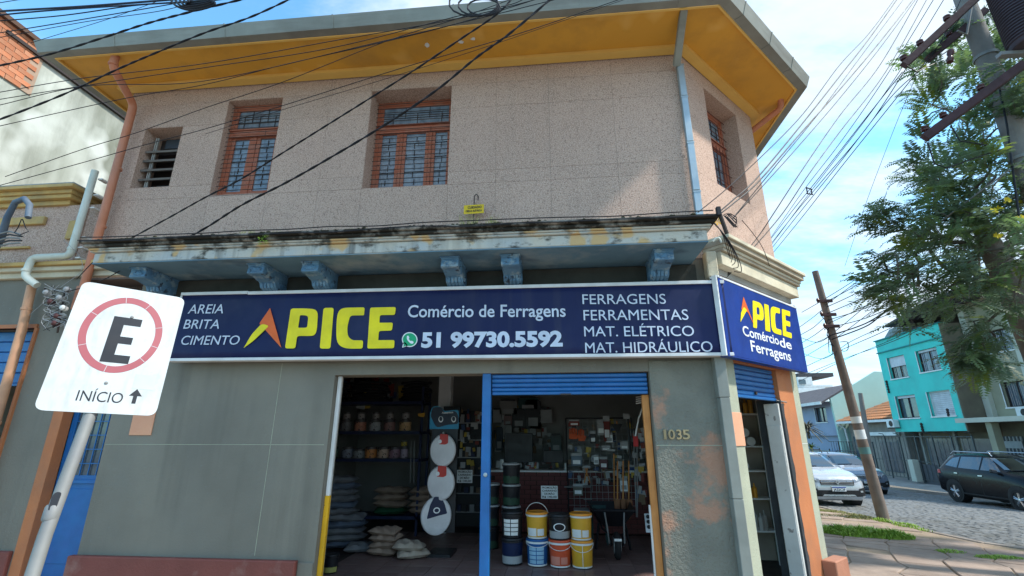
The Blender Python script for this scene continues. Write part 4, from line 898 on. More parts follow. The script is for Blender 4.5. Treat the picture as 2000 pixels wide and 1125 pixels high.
# price cards
def card(px0, py0, px1, py1, Y, label):
    f_ = Fr((0, Y, 0), (1, 0, 0)); a_, b_ = f_.px(px0, py1); c_, d_ = f_.px(px1, py0)
    t = wroot('price_card', label, 'price card', ((a_+c_)/2, Y, b_))
    adopt(MB().box(a_, c_, Y, Y+.004, b_, d_).build('card', m_letw), t); h_ = d_-b_; w_ = c_-a_
    for k, s_ in enumerate(('PROMOÇÃO', 'CARRINHO', 'DE MÃO', 'R$ 140,00')):
        f2 = Fr((a_, Y, b_), (1, 0, 0)); mg = (.07, .07, .2, .07)[k]
        adopt(lettering(s_, m_blackp, None, f2, w_*mg, w_*(1-mg), h_*(.78-.235*k), h_*.15, .002, bold=.02), t)
card(1057, 949, 1089, 974, 8.4, 'white handwritten price card for wheelbarrows in front of the counter')
card(892, 918, 923, 943, 9.0, 'dim white price card left of the blue centre post')
# fan shaped orange sign high on the column
P = onY(905, 765, 9.1); FN = Fr((P.x, 9.1, P.z), (1, 0, 0))
o = shape([[(-.20, -.25)]+[(-.20+.52*math.cos(R(a)), -.25+.52*math.sin(R(a))) for a in range(38, 96, 6)]], M('dull_orange_plastic', (.45, .10, .03), rough=.5), None, FN, 0, 'orange_fan', th=.02)
tag(o, 'dull orange fan-shaped plastic piece high beside the white column', 'plastic sheet')
o = MB().box(onY(868, 790, 9.05).x, onY(900, 790, 9.05).x, 9.0, 9.1, 2.05, 2.24).build('dark_box', m_bk); tag(o, 'dark box fixed under the orange fan-shaped piece', 'box')
# garden hose and saw hanging on the left upright
o = MB().tube([onY(803, 862, 8.6), onY(801, 943, 8.6)], .008, 6).build('hanging_rod', m_galv); tag(o, 'left thin metal rod hanging on the shelf upright', 'rod', 'rods hanging on the shelf upright')
o = MB().tube([onY(809, 862, 8.6), onY(808, 943, 8.6)], .008, 6).build('hanging_rod', m_galv); tag(o, 'right thin metal rod hanging on the shelf upright', 'rod', 'rods hanging on the shelf upright')
o = MB().prism([onY(816, 808, 8.7), onY(830, 806, 8.7), onY(828, 815, 8.7), onY(817, 813, 8.7)], (0, .02, 0)).build('warning_tag', M('amber', (.6, .3, .03), rough=.5)); tag(o, 'small amber triangular tag on the shelf upright', 'tag')
# wire display rack with hung goods
rk = wroot('wire_rack', 'black framed wire display rack hung with tools and gloves in front of the counter', 'display rack', (.65, 9.1, 0))
x0r, x1r, yr = .12, 1.30, 9.12; zt, zb_ = 2.02, .45
for (a, c) in (((x0r, zt), (x1r, zt)), ((x0r, zb_), (x0r, zt)), ((x1r, zb_), (x1r, zt)), ((x0r, zb_), (x1r, zb_))):
    adopt(MB().tube([(a[0], yr, a[1]), (c[0], yr, c[1])], .013, 6).build('rack_frame', m_bk), rk)
for k in range(14): adopt(MB().tube([(x0r, yr, zb_+.1+k*.108), (x1r, yr, zb_+.1+k*.108)], .003, 4, caps=False).build('rack_wire', m_gry), rk)
for k in range(11): adopt(MB().tube([(x0r+.1+k*.1, yr+.006, zb_), (x0r+.1+k*.1, yr+.006, zt)], .003, 4, caps=False).build('rack_wire', m_gry), rk)
def hang(px0, py0, px1, py1, m, label, cat, Y=9.05, kind='pack', name=None):
    A_ = onY(px0, py1, Y); B_ = onY(px1, py0, Y); w_ = B_.x-A_.x; h_ = B_.z-A_.z; x, z = A_.x, A_.z
    t = wroot(name or cat.replace(' ', '_'), label, cat, (x+w_/2, Y, z), 'goods hung on the racks')
    if kind == 'pack':
        adopt(MB().box(x, x+w_, Y, Y+.03, z, z+h_*.78).build('pack', m, bevel=.005), t); adopt(MB().box(x, x+w_, Y+.01, Y+.014, z+h_*.78, z+h_).build('hang_card', m_gry), t)
        adopt(MB().box(x+w_*.15, x+w_*.85, Y-.004, Y-.001, z+h_*.15, z+h_*.45).build('label_print', m_letw if m is not m_letw else m_gry), t)
    elif kind == 'glove':
        b = MB(); b.prism([(x, Y, z+h_*.0), (x+w_, Y, z), (x+w_, Y, z+h_*.5), (x, Y, z+h_*.5)], (0, .02, 0))
        for k in range(4): b.tube([(x+w_*(.12+.25*k), Y+.01, z+h_*.48), (x+w_*(.12+.25*k), Y+.01, z+h_*(.92-.06*abs(k-1.5)))], w_*.11, 6)
        b.tube([(x+w_*.95, Y+.01, z+h_*.2), (x+w_*1.2, Y+.01, z+h_*.45)], w_*.1, 6); adopt(b.build('glove', m, smooth=True), t)
        adopt(MB().box(x, x+w_, Y-.003, Y+.024, z-.02, z+h_*.15).build('cuff', m_bk), t)
    elif kind == 'saw':
        adopt(MB().tube([(x, Y, z), (x, Y, z+h_*.94), (x+w_*.1, Y, z+h_), (x+w_*.9, Y, z+h_), (x+w_, Y, z+h_*.94), (x+w_, Y, z)], .006, 6).build('bow', m_galv), t); adopt(MB().tube([(x, Y, z+h_*.04), (x+w_, Y, z+h_*.04)], .003, 5).build('blade', m_gry), t); adopt(MB().box(x+w_*.25, x+w_*.75, Y-.012, Y+.012, z+h_*.94, z+h_*1.03).build('grip', m_gry), t)
    elif kind == 'vee':
        adopt(MB().tube([(x+w_*.3, Y, z+h_), (x+w_, Y, z)], .012, 6).build('handle', m_wood), t); adopt(MB().tube([(x+w_*.7, Y, z+h_), (x, Y, z)], .012, 6).build('handle', m_wood), t); adopt(MB().box(x-.02, x+w_+.02, Y-.01, Y+.01, z+h_, z+h_*1.15).build('blade', m_gry), t)
    elif kind == 'trowel':
        adopt(MB().prism([(x, Y, z+h_), (x+w_, Y, z+h_), (x+w_*.5, Y, z)], (0, .006, 0)).build('blade', m), t); adopt(MB().tube([(x+w_*.5, Y-.01, z+h_), (x+w_*.5, Y-.01, z+h_*1.3)], .012, 6).build('handle', m_wood), t)
    return t
mor = M('orange_glove', (.62, .10, .03), rough=.7)
hang(1112, 833, 1127, 862, mor, 'orange work glove at the left of the rack', 'work glove', kind='glove')
hang(1130, 835, 1141, 866, mor, 'narrower orange work glove second from the left', 'work glove', kind='glove')
hang(1112, 820, 1131, 832, M('dark_red_pack', (.2, .03, .02), rough=.5), 'dark red blister pack above the orange gloves', 'blister pack')
hang(1153, 842, 1163, 866, m_bk, 'dark hanging pack right of the gloves', 'blister pack')
hang(1167, 820, 1180, 850, m_gry, 'clear pack of small parts high on the rack', 'blister pack')
hang(1180, 812, 1190, 862, M('dark_red_tool', (.16, .02, .015), rough=.5), 'long dark red packed tool near the middle of the rack', 'blister pack')
hang(1184, 845, 1196, 864, m_letw, 'white gridded packet under the dark red tool', 'packet')
hang(1195, 828, 1216, 848, m_bk, 'black trowel high at the right of the rack', 'trowel', kind='trowel')
hang(1116, 885, 1136, 910, M('pale_blue_pack', (.12, .17, .22), rough=.5), 'bluish bags of fittings at the lower left of the rack', 'bag of fittings')
hang(1139, 885, 1151, 909, m_gry, 'small hacksaw bow over the counter line', 'hacksaw', kind='saw')
hang(1160, 888, 1169, 907, m_letw, 'white tagged tap pack in the middle of the rack', 'tap pack')
hang(1141, 914, 1151, 943, m_wood, 'pair of crossed wooden shear handles under the rack', 'shears', kind='vee')
hang(1157, 931, 1169, 962, m_gry, 'larger hacksaw bow hanging low', 'hacksaw', kind='saw')
hang(1120, 945, 1138, 968, M('dull_pack', (.16, .16, .14), rough=.6), 'dull pack hung low in front of the metal table frame', 'packet', Y=8.9)
hang(1212, 862, 1227, 878, m_gry, 'silver and black hinge pack at the right of the rack', 'hinge pack')
hang(1228, 908, 1241, 928, M('blue_pack', (.02, .07, .22), rough=.5), 'blue pack with a white figure beside the tall pole', 'packet')
hang(1212, 933, 1225, 960, m_letw, 'white and black pack hung low right of the pole', 'packet')
hang(1175, 870, 1192, 880, m_gry, 'small steel tool lying across the rack', 'hand tool')
hang(1172, 892, 1186, 916, M('maroon_pack', (.12, .05, .06), rough=.5), 'maroon pack beside the white tap pack', 'packet')
# tools standing on the floor
def pole_tool(px0, py0, px1, py1, Y, r, m, label, cat, name, head=None):
    t = wroot(name, label, cat, onY(px1, py1, Y), None)
    adopt(MB().tube([onY(px0, py0, Y), onY((px0+px1)/2, (py0+py1)/2, Y), onY(px1, py1, Y)], r, 8).build('handle', m, smooth=True), t)
    if head: adopt(head.build('head', m_gry if not isinstance(m, int) else m, None, smooth=False), t)
    return t
P = onY(1199, 880, 8.7); hd = MB().box(P.x-.11, P.x+.02, 8.68, 8.72, P.z-.01, P.z+.02)
pole_tool(1199, 886, 1200, 1004, 8.7, .012, m_wood, 'long wooden-handled hoe standing behind the wheelbarrow', 'hoe', 'hoe', hd)
hd = MB().box(onY(1226, 812, 8.8).x-.08, onY(1226, 812, 8.8).x+.03, 8.77, 8.83, onY(1226, 818, 8.8).z, onY(1226, 808, 8.8).z)
pole_tool(1226, 812, 1232, 900, 8.8, .018, m_bk, 'black long-handled brush leaning at the right side of the rack', 'brush', 'brush', hd)
for (a, c, lab) in ((1237, 1243, 'left thin aluminium tube standing near the timber jamb'), (1244, 1245, 'right thin aluminium tube standing near the timber jamb')):
    o = MB().tube([onY(a, 842, 8.3), onY(c, 1010, 8.3)], .009, 6).build('aluminium_tube', m_galv); tag(o, lab, 'tube', 'aluminium tubes near the timber jamb')
o = MB().tube([onY(1256, 792, 6.8), onY(1247, 818, 6.8), onY(1240, 855, 6.8)], .010, 6).build('bent_tube', m_white); tag(o, 'bent white tube hanging beside the timber jamb', 'tube')
o = MB().box(onY(1236, 850, 6.8).x, onY(1245, 850, 6.8).x, 6.78, 6.82, onY(1240, 872, 6.8).z, onY(1240, 852, 6.8).z).build('red_fitting', M('red_fit', (.4, .03, .03), rough=.5)); tag(o, 'red fitting at the end of the bent white tube', 'fitting')
t = wroot('coil_spring', 'white coiled fitting hanging from the shutter rail by the timber jamb', 'coil', (onY(1248, 780, 6.2)))
for k in range(4): adopt(MB().tube([onY(1242, 776+k*4, 6.2), onY(1253, 774+k*4, 6.2)], .008, 6).build('coil_turn', m_white), t)
# shovels standing behind the wheelbarrow
for i, (px, lab) in enumerate(((1206, 'orange-bladed shovel standing behind the barrow, leftmost of three'), (1217, 'orange-bladed shovel standing behind the barrow, middle of three'), (1228, 'orange-bladed shovel standing behind the barrow, rightmost of three'))):
    Y = 8.5; t = wroot('shovel', lab, 'shovel', onY(px, 1010, Y), 'shovels behind the wheelbarrow')
    P = onY(px, 975, Y); Q = onY(px, 900, Y); w_ = .055
    adopt(MB().tube([P, Q], .013, 6).build('handle', m_wood, smooth=True), t)
    b = MB(); b.prism([(P.x-w_, Y, P.z), (P.x+w_, Y, P.z), (P.x+w_*1.1, Y, P.z-.17), (P.x, Y, P.z-.30), (P.x-w_*1.1, Y, P.z-.17)], (0, .01, 0)); adopt(b.build('blade', M('rust_orange_steel', (.32, .13, .06), (.2, .07, .03), sc=8, rough=.5), bevel=.003), t)
# white sign leaning inside and small orange fan
o = MB().hexa([onY(1258, 1003, 7.9), onY(1271, 1003, 7.9), onY(1271, 1040, 7.7), onY(1262, 1040, 7.7), onY(1258, 1003, 7.93), onY(1271, 1003, 7.93), onY(1271, 1040, 7.73), onY(1262, 1040, 7.73)]).build('leaning_board', m_letw); tag(o, 'white printed board leaning behind the timber jamb', 'board')
lb = o
for k in range(3):
    P = onY(1265.5+k, 1009+k*10, 7.84-.05*k); c = MB().lathe(P, [(.028, 0), (.028, .004)], 14, ax=(0, -1, 0)).build('print', m_blackp); c.parent = lb
# goods on the counter and wall behind
def wbox(name, px0, py0, px1, py1, Y, dep, m, label, cat, group=None):
    A_ = onY(px0, py1, Y); B_ = onY(px1, py0, Y); o = MB().box(A_.x, B_.x, Y, Y+dep, A_.z, B_.z).build(name, m, bevel=.006); return tag(o, label, cat, group)
def monitor(px0, py0, px1, py1, Y, label):
    A_ = onY(px0, py1, Y); B_ = onY(px1, py0, Y); t = wroot('monitor', label, 'monitor', ((A_.x+B_.x)/2, Y, 1.1))
    adopt(MB().box(A_.x, B_.x, Y, Y+.03, max(1.22, A_.z), B_.z).build('screen', m_bk, bevel=.006), t)
    adopt(MB().box((A_.x+B_.x)/2-.03, (A_.x+B_.x)/2+.03, Y+.01, Y+.04, 1.1, 1.24).build('stand', m_bk), t); adopt(MB().box((A_.x+B_.x)/2-.1, (A_.x+B_.x)/2+.1, Y-.05, Y+.1, 1.1, 1.115).build('foot', m_bk), t)
monitor(985, 846, 1040, 905, 9.75, 'large black monitor seen from behind on the counter')
monitor(1062, 880, 1100, 912, 9.7, 'smaller black monitor at the right on the counter')
o = MB().lathe(onY(980.5, 916, 9.5), [(.035, 0), (.035, .16), (.03, .17)], 14).build('white_cup', m_white, smooth=True); tag(o, 'white cup at the left end of the counter top', 'cup')
o = MB().box(onY(1105, 916, 9.5).x-.02, onY(1105, 916, 9.5).x+.01, 9.5, 9.53, 1.1, 1.22).build('bottle', m_white); tag(o, 'small white bottle beside the rack on the counter', 'bottle')
wd = M('teal_cloth', (.04, .09, .09), rough=.8)
fr_ = [(975, 783, 1010, 810, m_intw, 'framed grey panel on the back wall', 'frame'), (1012, 777, 1050, 800, wd, 'teal sheet on the back wall', 'sheet'), (1026, 783, 1056, 838, m_bk, 'big black hanging bag on the back wall', 'bag'), (1054, 800, 1078, 826, m_gry, 'clear pack with a white picture card on the back wall', 'blister pack'), (962, 800, 980, 826, m_gry, 'grey pack at the left on the back wall', 'blister pack'), (984, 812, 1000, 830, M('pinkish_pack', (.25, .17, .17), rough=.6), 'pinkish pack on the back wall', 'blister pack'), (1000, 800, 1026, 836, m_bk, 'dark pack cluster beside the black bag', 'blister pack'), (988, 830, 1000, 848, m_gry, 'small silver pack under the pinkish one', 'blister pack'), (1004, 830, 1014, 845, m_gry, 'small silver pack left of the black bag foot', 'blister pack'), (1034, 828, 1046, 850, m_gry, 'small silver pack under the black bag', 'blister pack'), (1047, 828, 1058, 855, M('brown_pack', (.15, .11, .08), rough=.6), 'brown pack under the picture card', 'blister pack'), (1076, 850, 1096, 882, M('dull_teal_pack', (.12, .15, .15), rough=.6), 'dull translucent bag hanging by itself on the back wall', 'bag'), (968, 836, 982, 880, M('slate_bag', (.06, .08, .10), rough=.6), 'slate-coloured hanging bag at the far left of the back wall', 'bag')]
for (a, b_, c, d, m_, lab, cat) in fr_:
    o = wbox(cat.replace(' ', '_'), a, b_, c, d, 10.7, .08, m_, lab, cat, 'goods hung on the back wall')
    A_ = onY(a, d, 10.69); B_ = onY(c, b_, 10.69); w_, h_ = B_.x-A_.x, B_.z-A_.z
    MB().box(A_.x+w_*.2, B_.x-w_*.2, 10.69, 10.699, A_.z+h_*.1, A_.z+h_*.4).build('label_print', m_gry, o)
    MB().box(A_.x+w_*.1, B_.x-w_*.1, 10.70, 10.72, B_.z, B_.z+.03).build('hang_card', m_bk, o)
# cabinet and packs between the centre post and the seats
cb = wroot('cabinet', 'dark glass-fronted cabinet of small fittings behind the toilet seats', 'cabinet', (-1.75, 9.9, 0))
adopt(MB().box(-2.05, -1.42, 9.9, 10.3, FLZ, 2.2).build('cabinet_body', m_bk), cb)
for k in range(6): adopt(MB().box(-2.04, -1.43, 9.86, 9.9, .3+k*.33, .32+k*.33).build('cabinet_shelf', m_gry), cb)
n_ = 0
for k in range(6):
    for j in range(5):
        x = -2.0+j*.118; h_ = random.uniform(.1, .2); o = MB().box(x, x+random.uniform(.05, .09), 9.82, 9.86, .322+k*.33, .322+k*.33+h_).build('fittings_box', random.choice([m_gry, m_bk, m_shelf, M('brownbox', (.2, .14, .1), rough=.7)]))
        tag(o, ('leftmost', 'second', 'middle', 'fourth', 'rightmost')[j]+' fittings box on the '+('lowest', 'second', 'third', 'fourth', 'fifth', 'top')[k]+' shelf of the dark cabinet', 'box', 'boxes in the dark cabinet'); n_ += 1
# dim clutter of small packs nobody could count, on the back wall, the rack and the right side wall
rnd = random.Random(12); b = MB(); cm = [m_gry, m_bk, M('clut_red', (.22, .04, .03), rough=.5), M('clut_white', (.5, .5, .5), rough=.5), M('clut_blue', (.05, .09, .2), rough=.5), M('clut_brown', (.22, .15, .09), rough=.6), M('clut_yellow', (.5, .35, .06), rough=.6)]
def clut(px0, px1, py0, py1, Y, n, s):
    for k in range(n):
        P_ = onY(rnd.uniform(px0, px1), rnd.uniform(py0, py1), Y); w_, h_ = rnd.uniform(.3, 1)*s, rnd.uniform(.4, 1.3)*s; a = rnd.uniform(-.25, .25); c, s_ = math.cos(a), math.sin(a); y_ = rnd.uniform(0, .05)
        q_ = [(-w_, -h_), (w_, -h_), (w_, h_), (-w_, h_)]; V = [(P_.x+u*c-v*s_, Y+y_, P_.z+u*s_+v*c) for u, v in q_]; b.hexa([V[0], V[1], (V[1][0], V[1][1]+.03, V[1][2]), (V[0][0], V[0][1]+.03, V[0][2]), V[3], V[2], (V[2][0], V[2][1]+.03, V[2][2]), (V[3][0], V[3][1]+.03, V[3][2])], rnd.choice((0, 0, 1, 1, 2, 3, 4, 5, 6)))
clut(962, 1075, 795, 880, 10.75, 90, .07); clut(1110, 1232, 822, 960, 9.17, 70, .05); clut(965, 1100, 902, 914, 9.75, 26, .05); clut(900, 940, 800, 915, 9.78, 40, .05)
sd_ = MB().box(1.42, 1.46, 8.0, 9.6, .3, 2.1).build('rack_post', m_bk) if False else None
clut(1238, 1262, 838, 985, 8.9, 44, .055); clut(662, 800, 745, 790, 9.3, 30, .10)
tag(b.build('hanging_goods', cm), 'dim clutter of small packed goods hung along the back of the shop', 'hardware goods', None, 'stuff')
# folded steel table frame and small stool beyond the bucket stack
t = wroot('table_frame', 'silver tubular table frame standing behind the yellow buckets', 'table frame', onY(1135, 975, 8.8))
adopt(MB().tube([onY(1102, 951, 8.8), onY(1154, 951, 8.8), onY(1154, 975, 8.8), onY(1140, 975, 8.8)], .01, 6).build('frame_tube', m_galv), t)
o = wbox('grey_crate', 1122, 997, 1152, 1012, 8.2, .3, m_gry, 'grey box lid behind the top yellow bucket', 'box')
t = wroot('stool', 'dark green plastic stool behind the wheelbarrow', 'stool', onY(1168, 1010, 8.6)); P = onY(1168, 985, 8.6)
adopt(MB().box(P.x-.13, P.x+.13, 8.5, 8.76, P.z-.08, P.z).build('seat', wd, bevel=.02), t)
for sx_ in (-.1, .1):
    for sy_ in (.0, .2): adopt(MB().tube([(P.x+sx_, 8.52+sy_, P.z-.07), (P.x+sx_*1.2, 8.52+sy_, FLZ)], .012, 6).build('leg', wd), t)
# glazed display shelf inside the corner door
gd = wroot('display_shelf', 'narrow display shelving seen through the corner door', 'shelf', FC.p(.9, 0, -1.2))
FI = Fr((2.05, 7.75, 0), (1, 0, 0))
adopt(MB().fbox(FI, .0, .92, FLZ, 3.0, -.05, 0).build('back_panel', M('dim_greybrown', (.36, .30, .25), rough=.8)), gd)
for z in (.45, .86, 1.22, 1.55, 2.0): adopt(MB().fbox(FI, .0, .9, z, z+.02, .0, .30).build('shelf', m_white), gd)
adopt(MB().fbox(FI, .84, .88, FLZ, 2.9, .25, .34).build('upright', m_white), gd)
ROLL = ('lower left', 'lower middle', 'lower right', 'upper left', 'upper right', 'single')
for i, (u, z) in enumerate(((.38, 1.57), (.52, 1.57), (.66, 1.57), (.45, 1.69), (.59, 1.69), (.52, 1.24))):
    o = MB().lathe(FI.p(u+.02, z+.062, .32), [(.035, 0), (.06, 0), (.06, -.12), (.035, -.12), (.034, -.01)], 20, ax=FI.n).build('paper_roll', m_white, smooth=True)
    tag(o, ROLL[i]+(' white tape roll of the pyramid on the corner display shelf' if i < 5 else ' white tape roll on the shelf below the pyramid of rolls'), 'roll', 'white rolls on the corner display shelves')
for (u, z, c, lab, w_) in ((.3, 2.02, (.5, .25, .03), 'amber bottle on the top shelf of the corner display', .5), (.42, .88, (.75, .33, .03), 'bright orange spray bottle on the corner display', .35), (.12, .88, (.2, .26, .22), 'grey-green bottle on the corner display', .3), (.3, .47, (.5, .5, .48), 'white bottle on the lowest shelf of the corner display', .5)):
    n = int(w_/.07)
    for k in range(n):
        h_ = random.uniform(.17, .27); o = MB().lathe(FI.p(u+.07*k+.03, z, .22+random.uniform(-.05, .06)), [(.031, 0), (.032, h_*.7), (.009, h_*.8), (.009, h_)], 8).build('bottle', M('btl%d' % int(c[0]*99+c[1]*9), c, rough=.4), smooth=True); tag(o, lab+', '+('leftmost', 'second', 'third', 'fourth', 'fifth', 'sixth', 'last')[k]+' of its row', 'bottle', lab.split(' on ')[0]+' row')
# ------------------------------------------------------------ left neighbours
nb = thing('neighbour_building', 'low neighbouring shop at the left with pink granite parapet and ochre cornices', 'building', (0, 0, 0))
FNB = Fr((0, 5.5, 0), (1, 0, 0))
wallobj(wall(FNB, -12, -6.42, 3.96, 4.87, -.3, -.02, []), 'wall', m_granite, nb)
wallobj(wall(FNB, -12, -6.26, 0, 3.76, -.3, -.02, [(-9.2, -6.86, 0, 3.07)]), 'wall', m_grey, nb)
MB().fbox(FNB, -12, -6.26, 0, .45, -.02, .05).build('plinth', m_plinth, nb, bevel=.01)
for (z0, z1, o, m_) in ((3.76, 3.84, .04, m_cornice), (3.84, 3.90, .10, m_cornice), (3.90, 3.955, .15, m_ycornice)):
    MB().fbox(FNB, -12, -5.53, z0, z1-.001, -.25, o).build('cornice_moulding', m_ if z1 > 3.85 else m_cornice, nb, bevel=.006)
for (z0, z1, o, m_) in ((4.87, 4.94, .03, m_ycornice), (4.94, 5.0, .10, m_ycornice), (5.0, 5.06, .13, m_ycornice), (5.06, 5.11, .20, m_ycornice), (5.11, 5.14, .18, m_concrete)):
    MB().fbox(FNB, -12, -6.92+o, z0, z1-.001, -.25-o, o).build('parapet_moulding', m_, nb, bevel=.006)
MB().fbox(FNB, -6.93, -6.6, 3.96, 4.87, -.02, .0).build('pilaster', m_granite, nb, bevel=.006)
for (a, c) in ((-12, -7.22),):
    MB().fbox(FNB, a, c, 4.58, 4.70, -.02, .03).build('ochre_moulding', m_ycornice, nb, bevel=.006); MB().fbox(FNB, a, c-.12, 4.22, 4.25, -.02, .02).build('ochre_moulding', m_ycornice, nb, bevel=.004)
MB().fbox(FNB, -6.78, -6.64, 4.32, 4.60, -.02, .05).build('ochre_block', m_ycornice, nb, bevel=.006)
MB().fbox(FNB, -9.2, -6.84, 3.07, 3.12, -.1, .01).build('orange_trim', m_orange, nb); MB().fbox(FNB, -6.86, -6.82, .45, 3.07, -.1, .01).build('orange_trim', m_orange, nb)
root = MB().fbox(FNB, -9.2, -6.86, 2.33, 2.36, -.2, -.12).build('rolling_shutter', m_blue, nb); root['label'] = 'blue rolling shutter of the left neighbour, half lowered'
for k in range(5): MB().fbox(FNB, -9.2, -6.86, 2.365+k*.14, 2.50+k*.14, -.19, -.16).build('slat', m_blue, root, bevel=.01)
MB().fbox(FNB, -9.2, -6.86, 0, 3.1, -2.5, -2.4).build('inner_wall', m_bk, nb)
b = MB(); b.prism([FNB.p(-7.2, 2.1, -.3), FNB.p(-6.87, 2.1, -.3), FNB.p(-6.87, 2.24, -.3), FNB.p(-7.2, 2.24, -.3)], (0, .02, 0)); b.build('shop_notice', m_letw, nb)
b = MB(); b.prism([FNB.p(-7.2, 1.95, -.31), FNB.p(-6.87, 1.95, -.31), FNB.p(-6.87, 2.08, -.31), FNB.p(-7.2, 2.08, -.31)], (0, .02, 0)); b.build('shop_notice', m_navy, nb)
pipe([(-6.98, 5.40, 3.62), (-6.92, 5.40, 3.0), (-6.86, 5.40, 1.0), (-6.84, 5.40, .1)], .052, M('peach_pipe_paint', (.62, .34, .20), (.5, .27, .16), rough=.55, stain=(.4, .22, .15), ssc=3, samt=.6), 'downpipe', nb, joints=[((-6.885, 5.40, 1.86), (0, 0, 1)), ((-6.95, 5.4, 3.3), (0, 0, 1))])
pipe([(-6.50, 5.36, 5.32), (-6.50, 5.36, 4.02), (-6.98, 5.30, 3.99), (-6.98, 5.28, 3.72), (-6.80, 5.32, 3.60)], .045, m_pipe_w, 'downpipe', nb, joints=[((-6.50, 5.36, 4.12), (0, 0, 1)), ((-6.98, 5.28, 3.80), (0, 0, 1))])
for z in (4.0, 4.15, 4.3, 4.75, 4.95, 5.2): MB().fbox(FNB, -6.47, -6.40, z, z+.02, -.02, .10).build('pipe_clip', m_white, nb)
wallobj(wall(Fr((-6.42, 13, 0), (0, 1, 0)), -7.4, 0, 0, 4.9, -.2, -.005), 'wall', m_granite, nb)
MB().box(-12, -6.4, 5.8, 13, 4.7, 4.8).build('flat_roof', m_concrete, nb)
# tall neighbour with stained white side wall and bare brick corner
tb = thing('tall_neighbour_building', 'tall stained white party wall with a bare brick upper corner beyond the left neighbour', 'building', (0, 0, 0))
m_stw = M('stained_whitewash', (.56, .58, .52), (.45, .47, .41), sc=.9, rough=.9, bump=.004, bsc=12, stain=(.16, .165, .135), ssc=.9, samt=.85, sth=(.42, .62), stretch=(1, 1, .22), streak=(.17, .18, .13), stx=1.6, sta=.95, sts=(.42, .6), speck=(.58, .60, .55), spsc=1.3, spth=(.52, .66))
MB().box(-16, -9.0, 5.4, 14, 0, 8.10).build('wall', m_stw, tb)
MB().box(-16, -8.94, 5.4, 14.1, 8.10, 8.16).build('wall_capping', m_iron, tb)
m_bkc = M('bare_red_brick', (.52, .20, .10), (.42, .15, .075), sc=6, rough=.85, bump=.003, stain=(.55, .32, .2), ssc=3, samt=.5, rand=.2)
wallo = MB().box(-16, -8.985, 4.6, 6.02, 7.35, 8.30).build('brick_backing', M('pale_mortar', (.42, .30, .22), rough=.95), tb)
bm_ = MB().box(0, .02, -.118, .118, -.04, .04).mesh('brick'); bm_.materials.append(m_bkc)
cnt = 0
for r_ in range(11):
    for c_ in range(6):
        y = 4.72+c_*.25+(.125 if r_ % 2 else 0); z = 7.40+r_*.088
        if y > 5.95 or z < 7.35+(y-5.2)*.0: continue
        o = bpy.data.objects.new('brick', bm_); link(o, tb); o.location = (-8.99, y, z); cnt += 1
MB().box(-16, -8.9, 4.55, 6.10, 8.30, 8.38).build('roof_edge', M('brown_tile_edge', (.12, .07, .05), rough=.9), tb)
MB().prism([(-8.96, 6.02, 8.16), (-8.96, 6.3, 8.1), (-8.96, 6.02, 7.6), (-8.96, 5.7, 7.3), (-8.96, 5.2, 7.3), (-8.96, 5.2, 7.42), (-8.96, 5.62, 7.5), (-8.96, 5.9, 7.8)], (.0, .0, .0)).build('render_edge', m_stw, tb) if False else None
# cable entry gooseneck
gk = wroot('cable_gooseneck', 'grey curved cable entry pipe with black wires on the left neighbour', 'conduit', onY(0, 470, 5.2))
pts = [onY(-30, 520, 5.3), onY(2, 465, 5.2), onY(14, 425, 5.1), onY(30, 395, 5.05), onY(48, 388, 5.0), onY(58, 400, 4.95), onY(55, 425, 4.93)]
adopt(MB().tube(pts, [.045, .045, .038, .036, .036, .036, .034], 12).build('bent_pipe', M('slate_pipe', (.12, .155, .20), (.08, .12, .18), sc=6, rough=.6), smooth=True), gk)
for k in range(5): adopt(MB().tube([onY(-5, 458+k*6, 5.15), onY(18, 452+k*6, 5.05), onY(42, 458+k*4, 5.0)], .011, 6).build('cable_end', m_cable if k % 2 else m_galv, smooth=True), gk)
for k, pp in enumerate(([(42, 428), (35, 445), (28, 455), (45, 462)], [(44, 428), (50, 445), (56, 452), (40, 458)])):
    adopt(MB().tube([onY(x, y, 4.95) for x, y in pp], .006, 6).build('cable_loop', m_cable, smooth=True), gk)
# ------------------------------------------------------------ ground
def zr(x, y): return -.14-.03*(min(y, 60)-10)-.02*(min(max(x, 6), 17)-7.5) if y > 10 else -.14-.02*(min(max(x, 6), 17)-7.5)
def zs(x, y): return .02-.010*(y-5.5)-.014*max(0, x-2) if y < 14 else zr(7.4, y)+.10
KERB = [(7.35, 70), (7.35, 30), (7.35, 16), (7.32, 13), (7.36, 11.4), (7.5, 10.2), (7.9, 9.55), (8.6, 9.25), (9.6, 9.15), (12, 9.1), (14.5, 9.1)]
m_asph = M('worn_cobble_bed', (.10, .098, .09), (.075, .073, .068), sc=2, rough=.95, bump=.01, bsc=40)
m_sbed = M('sandy_joint_earth', (.36, .27, .20), (.29, .22, .16), sc=3, rough=.95, bump=.01, bsc=30, stain=(.16, .15, .08), ssc=1.2, samt=.6)
m_earth = M('far_ground', (.20, .18, .15), rough=.95)
b = MB()
xs = [-400, -60, -20]; g_ = MB().box(-900, 900, -900, 900, -4.2, -4.0).build('ground', m_earth); g_['kind'] = 'structure'
b = MB()   # street bed following the falling road
ys = [-20, 5, 10, 14, 18, 22, 26, 30, 36, 44, 60, 140]
b.grid(lambda u, v: (6.9+(10.4)*u if True else 0, ys[int(round(v*11))], zr(7.35+9.0*u, ys[int(round(v*11))])-.02), 8, 11)
rd = b.build('road', m_asph); rd['kind'] = 'structure'
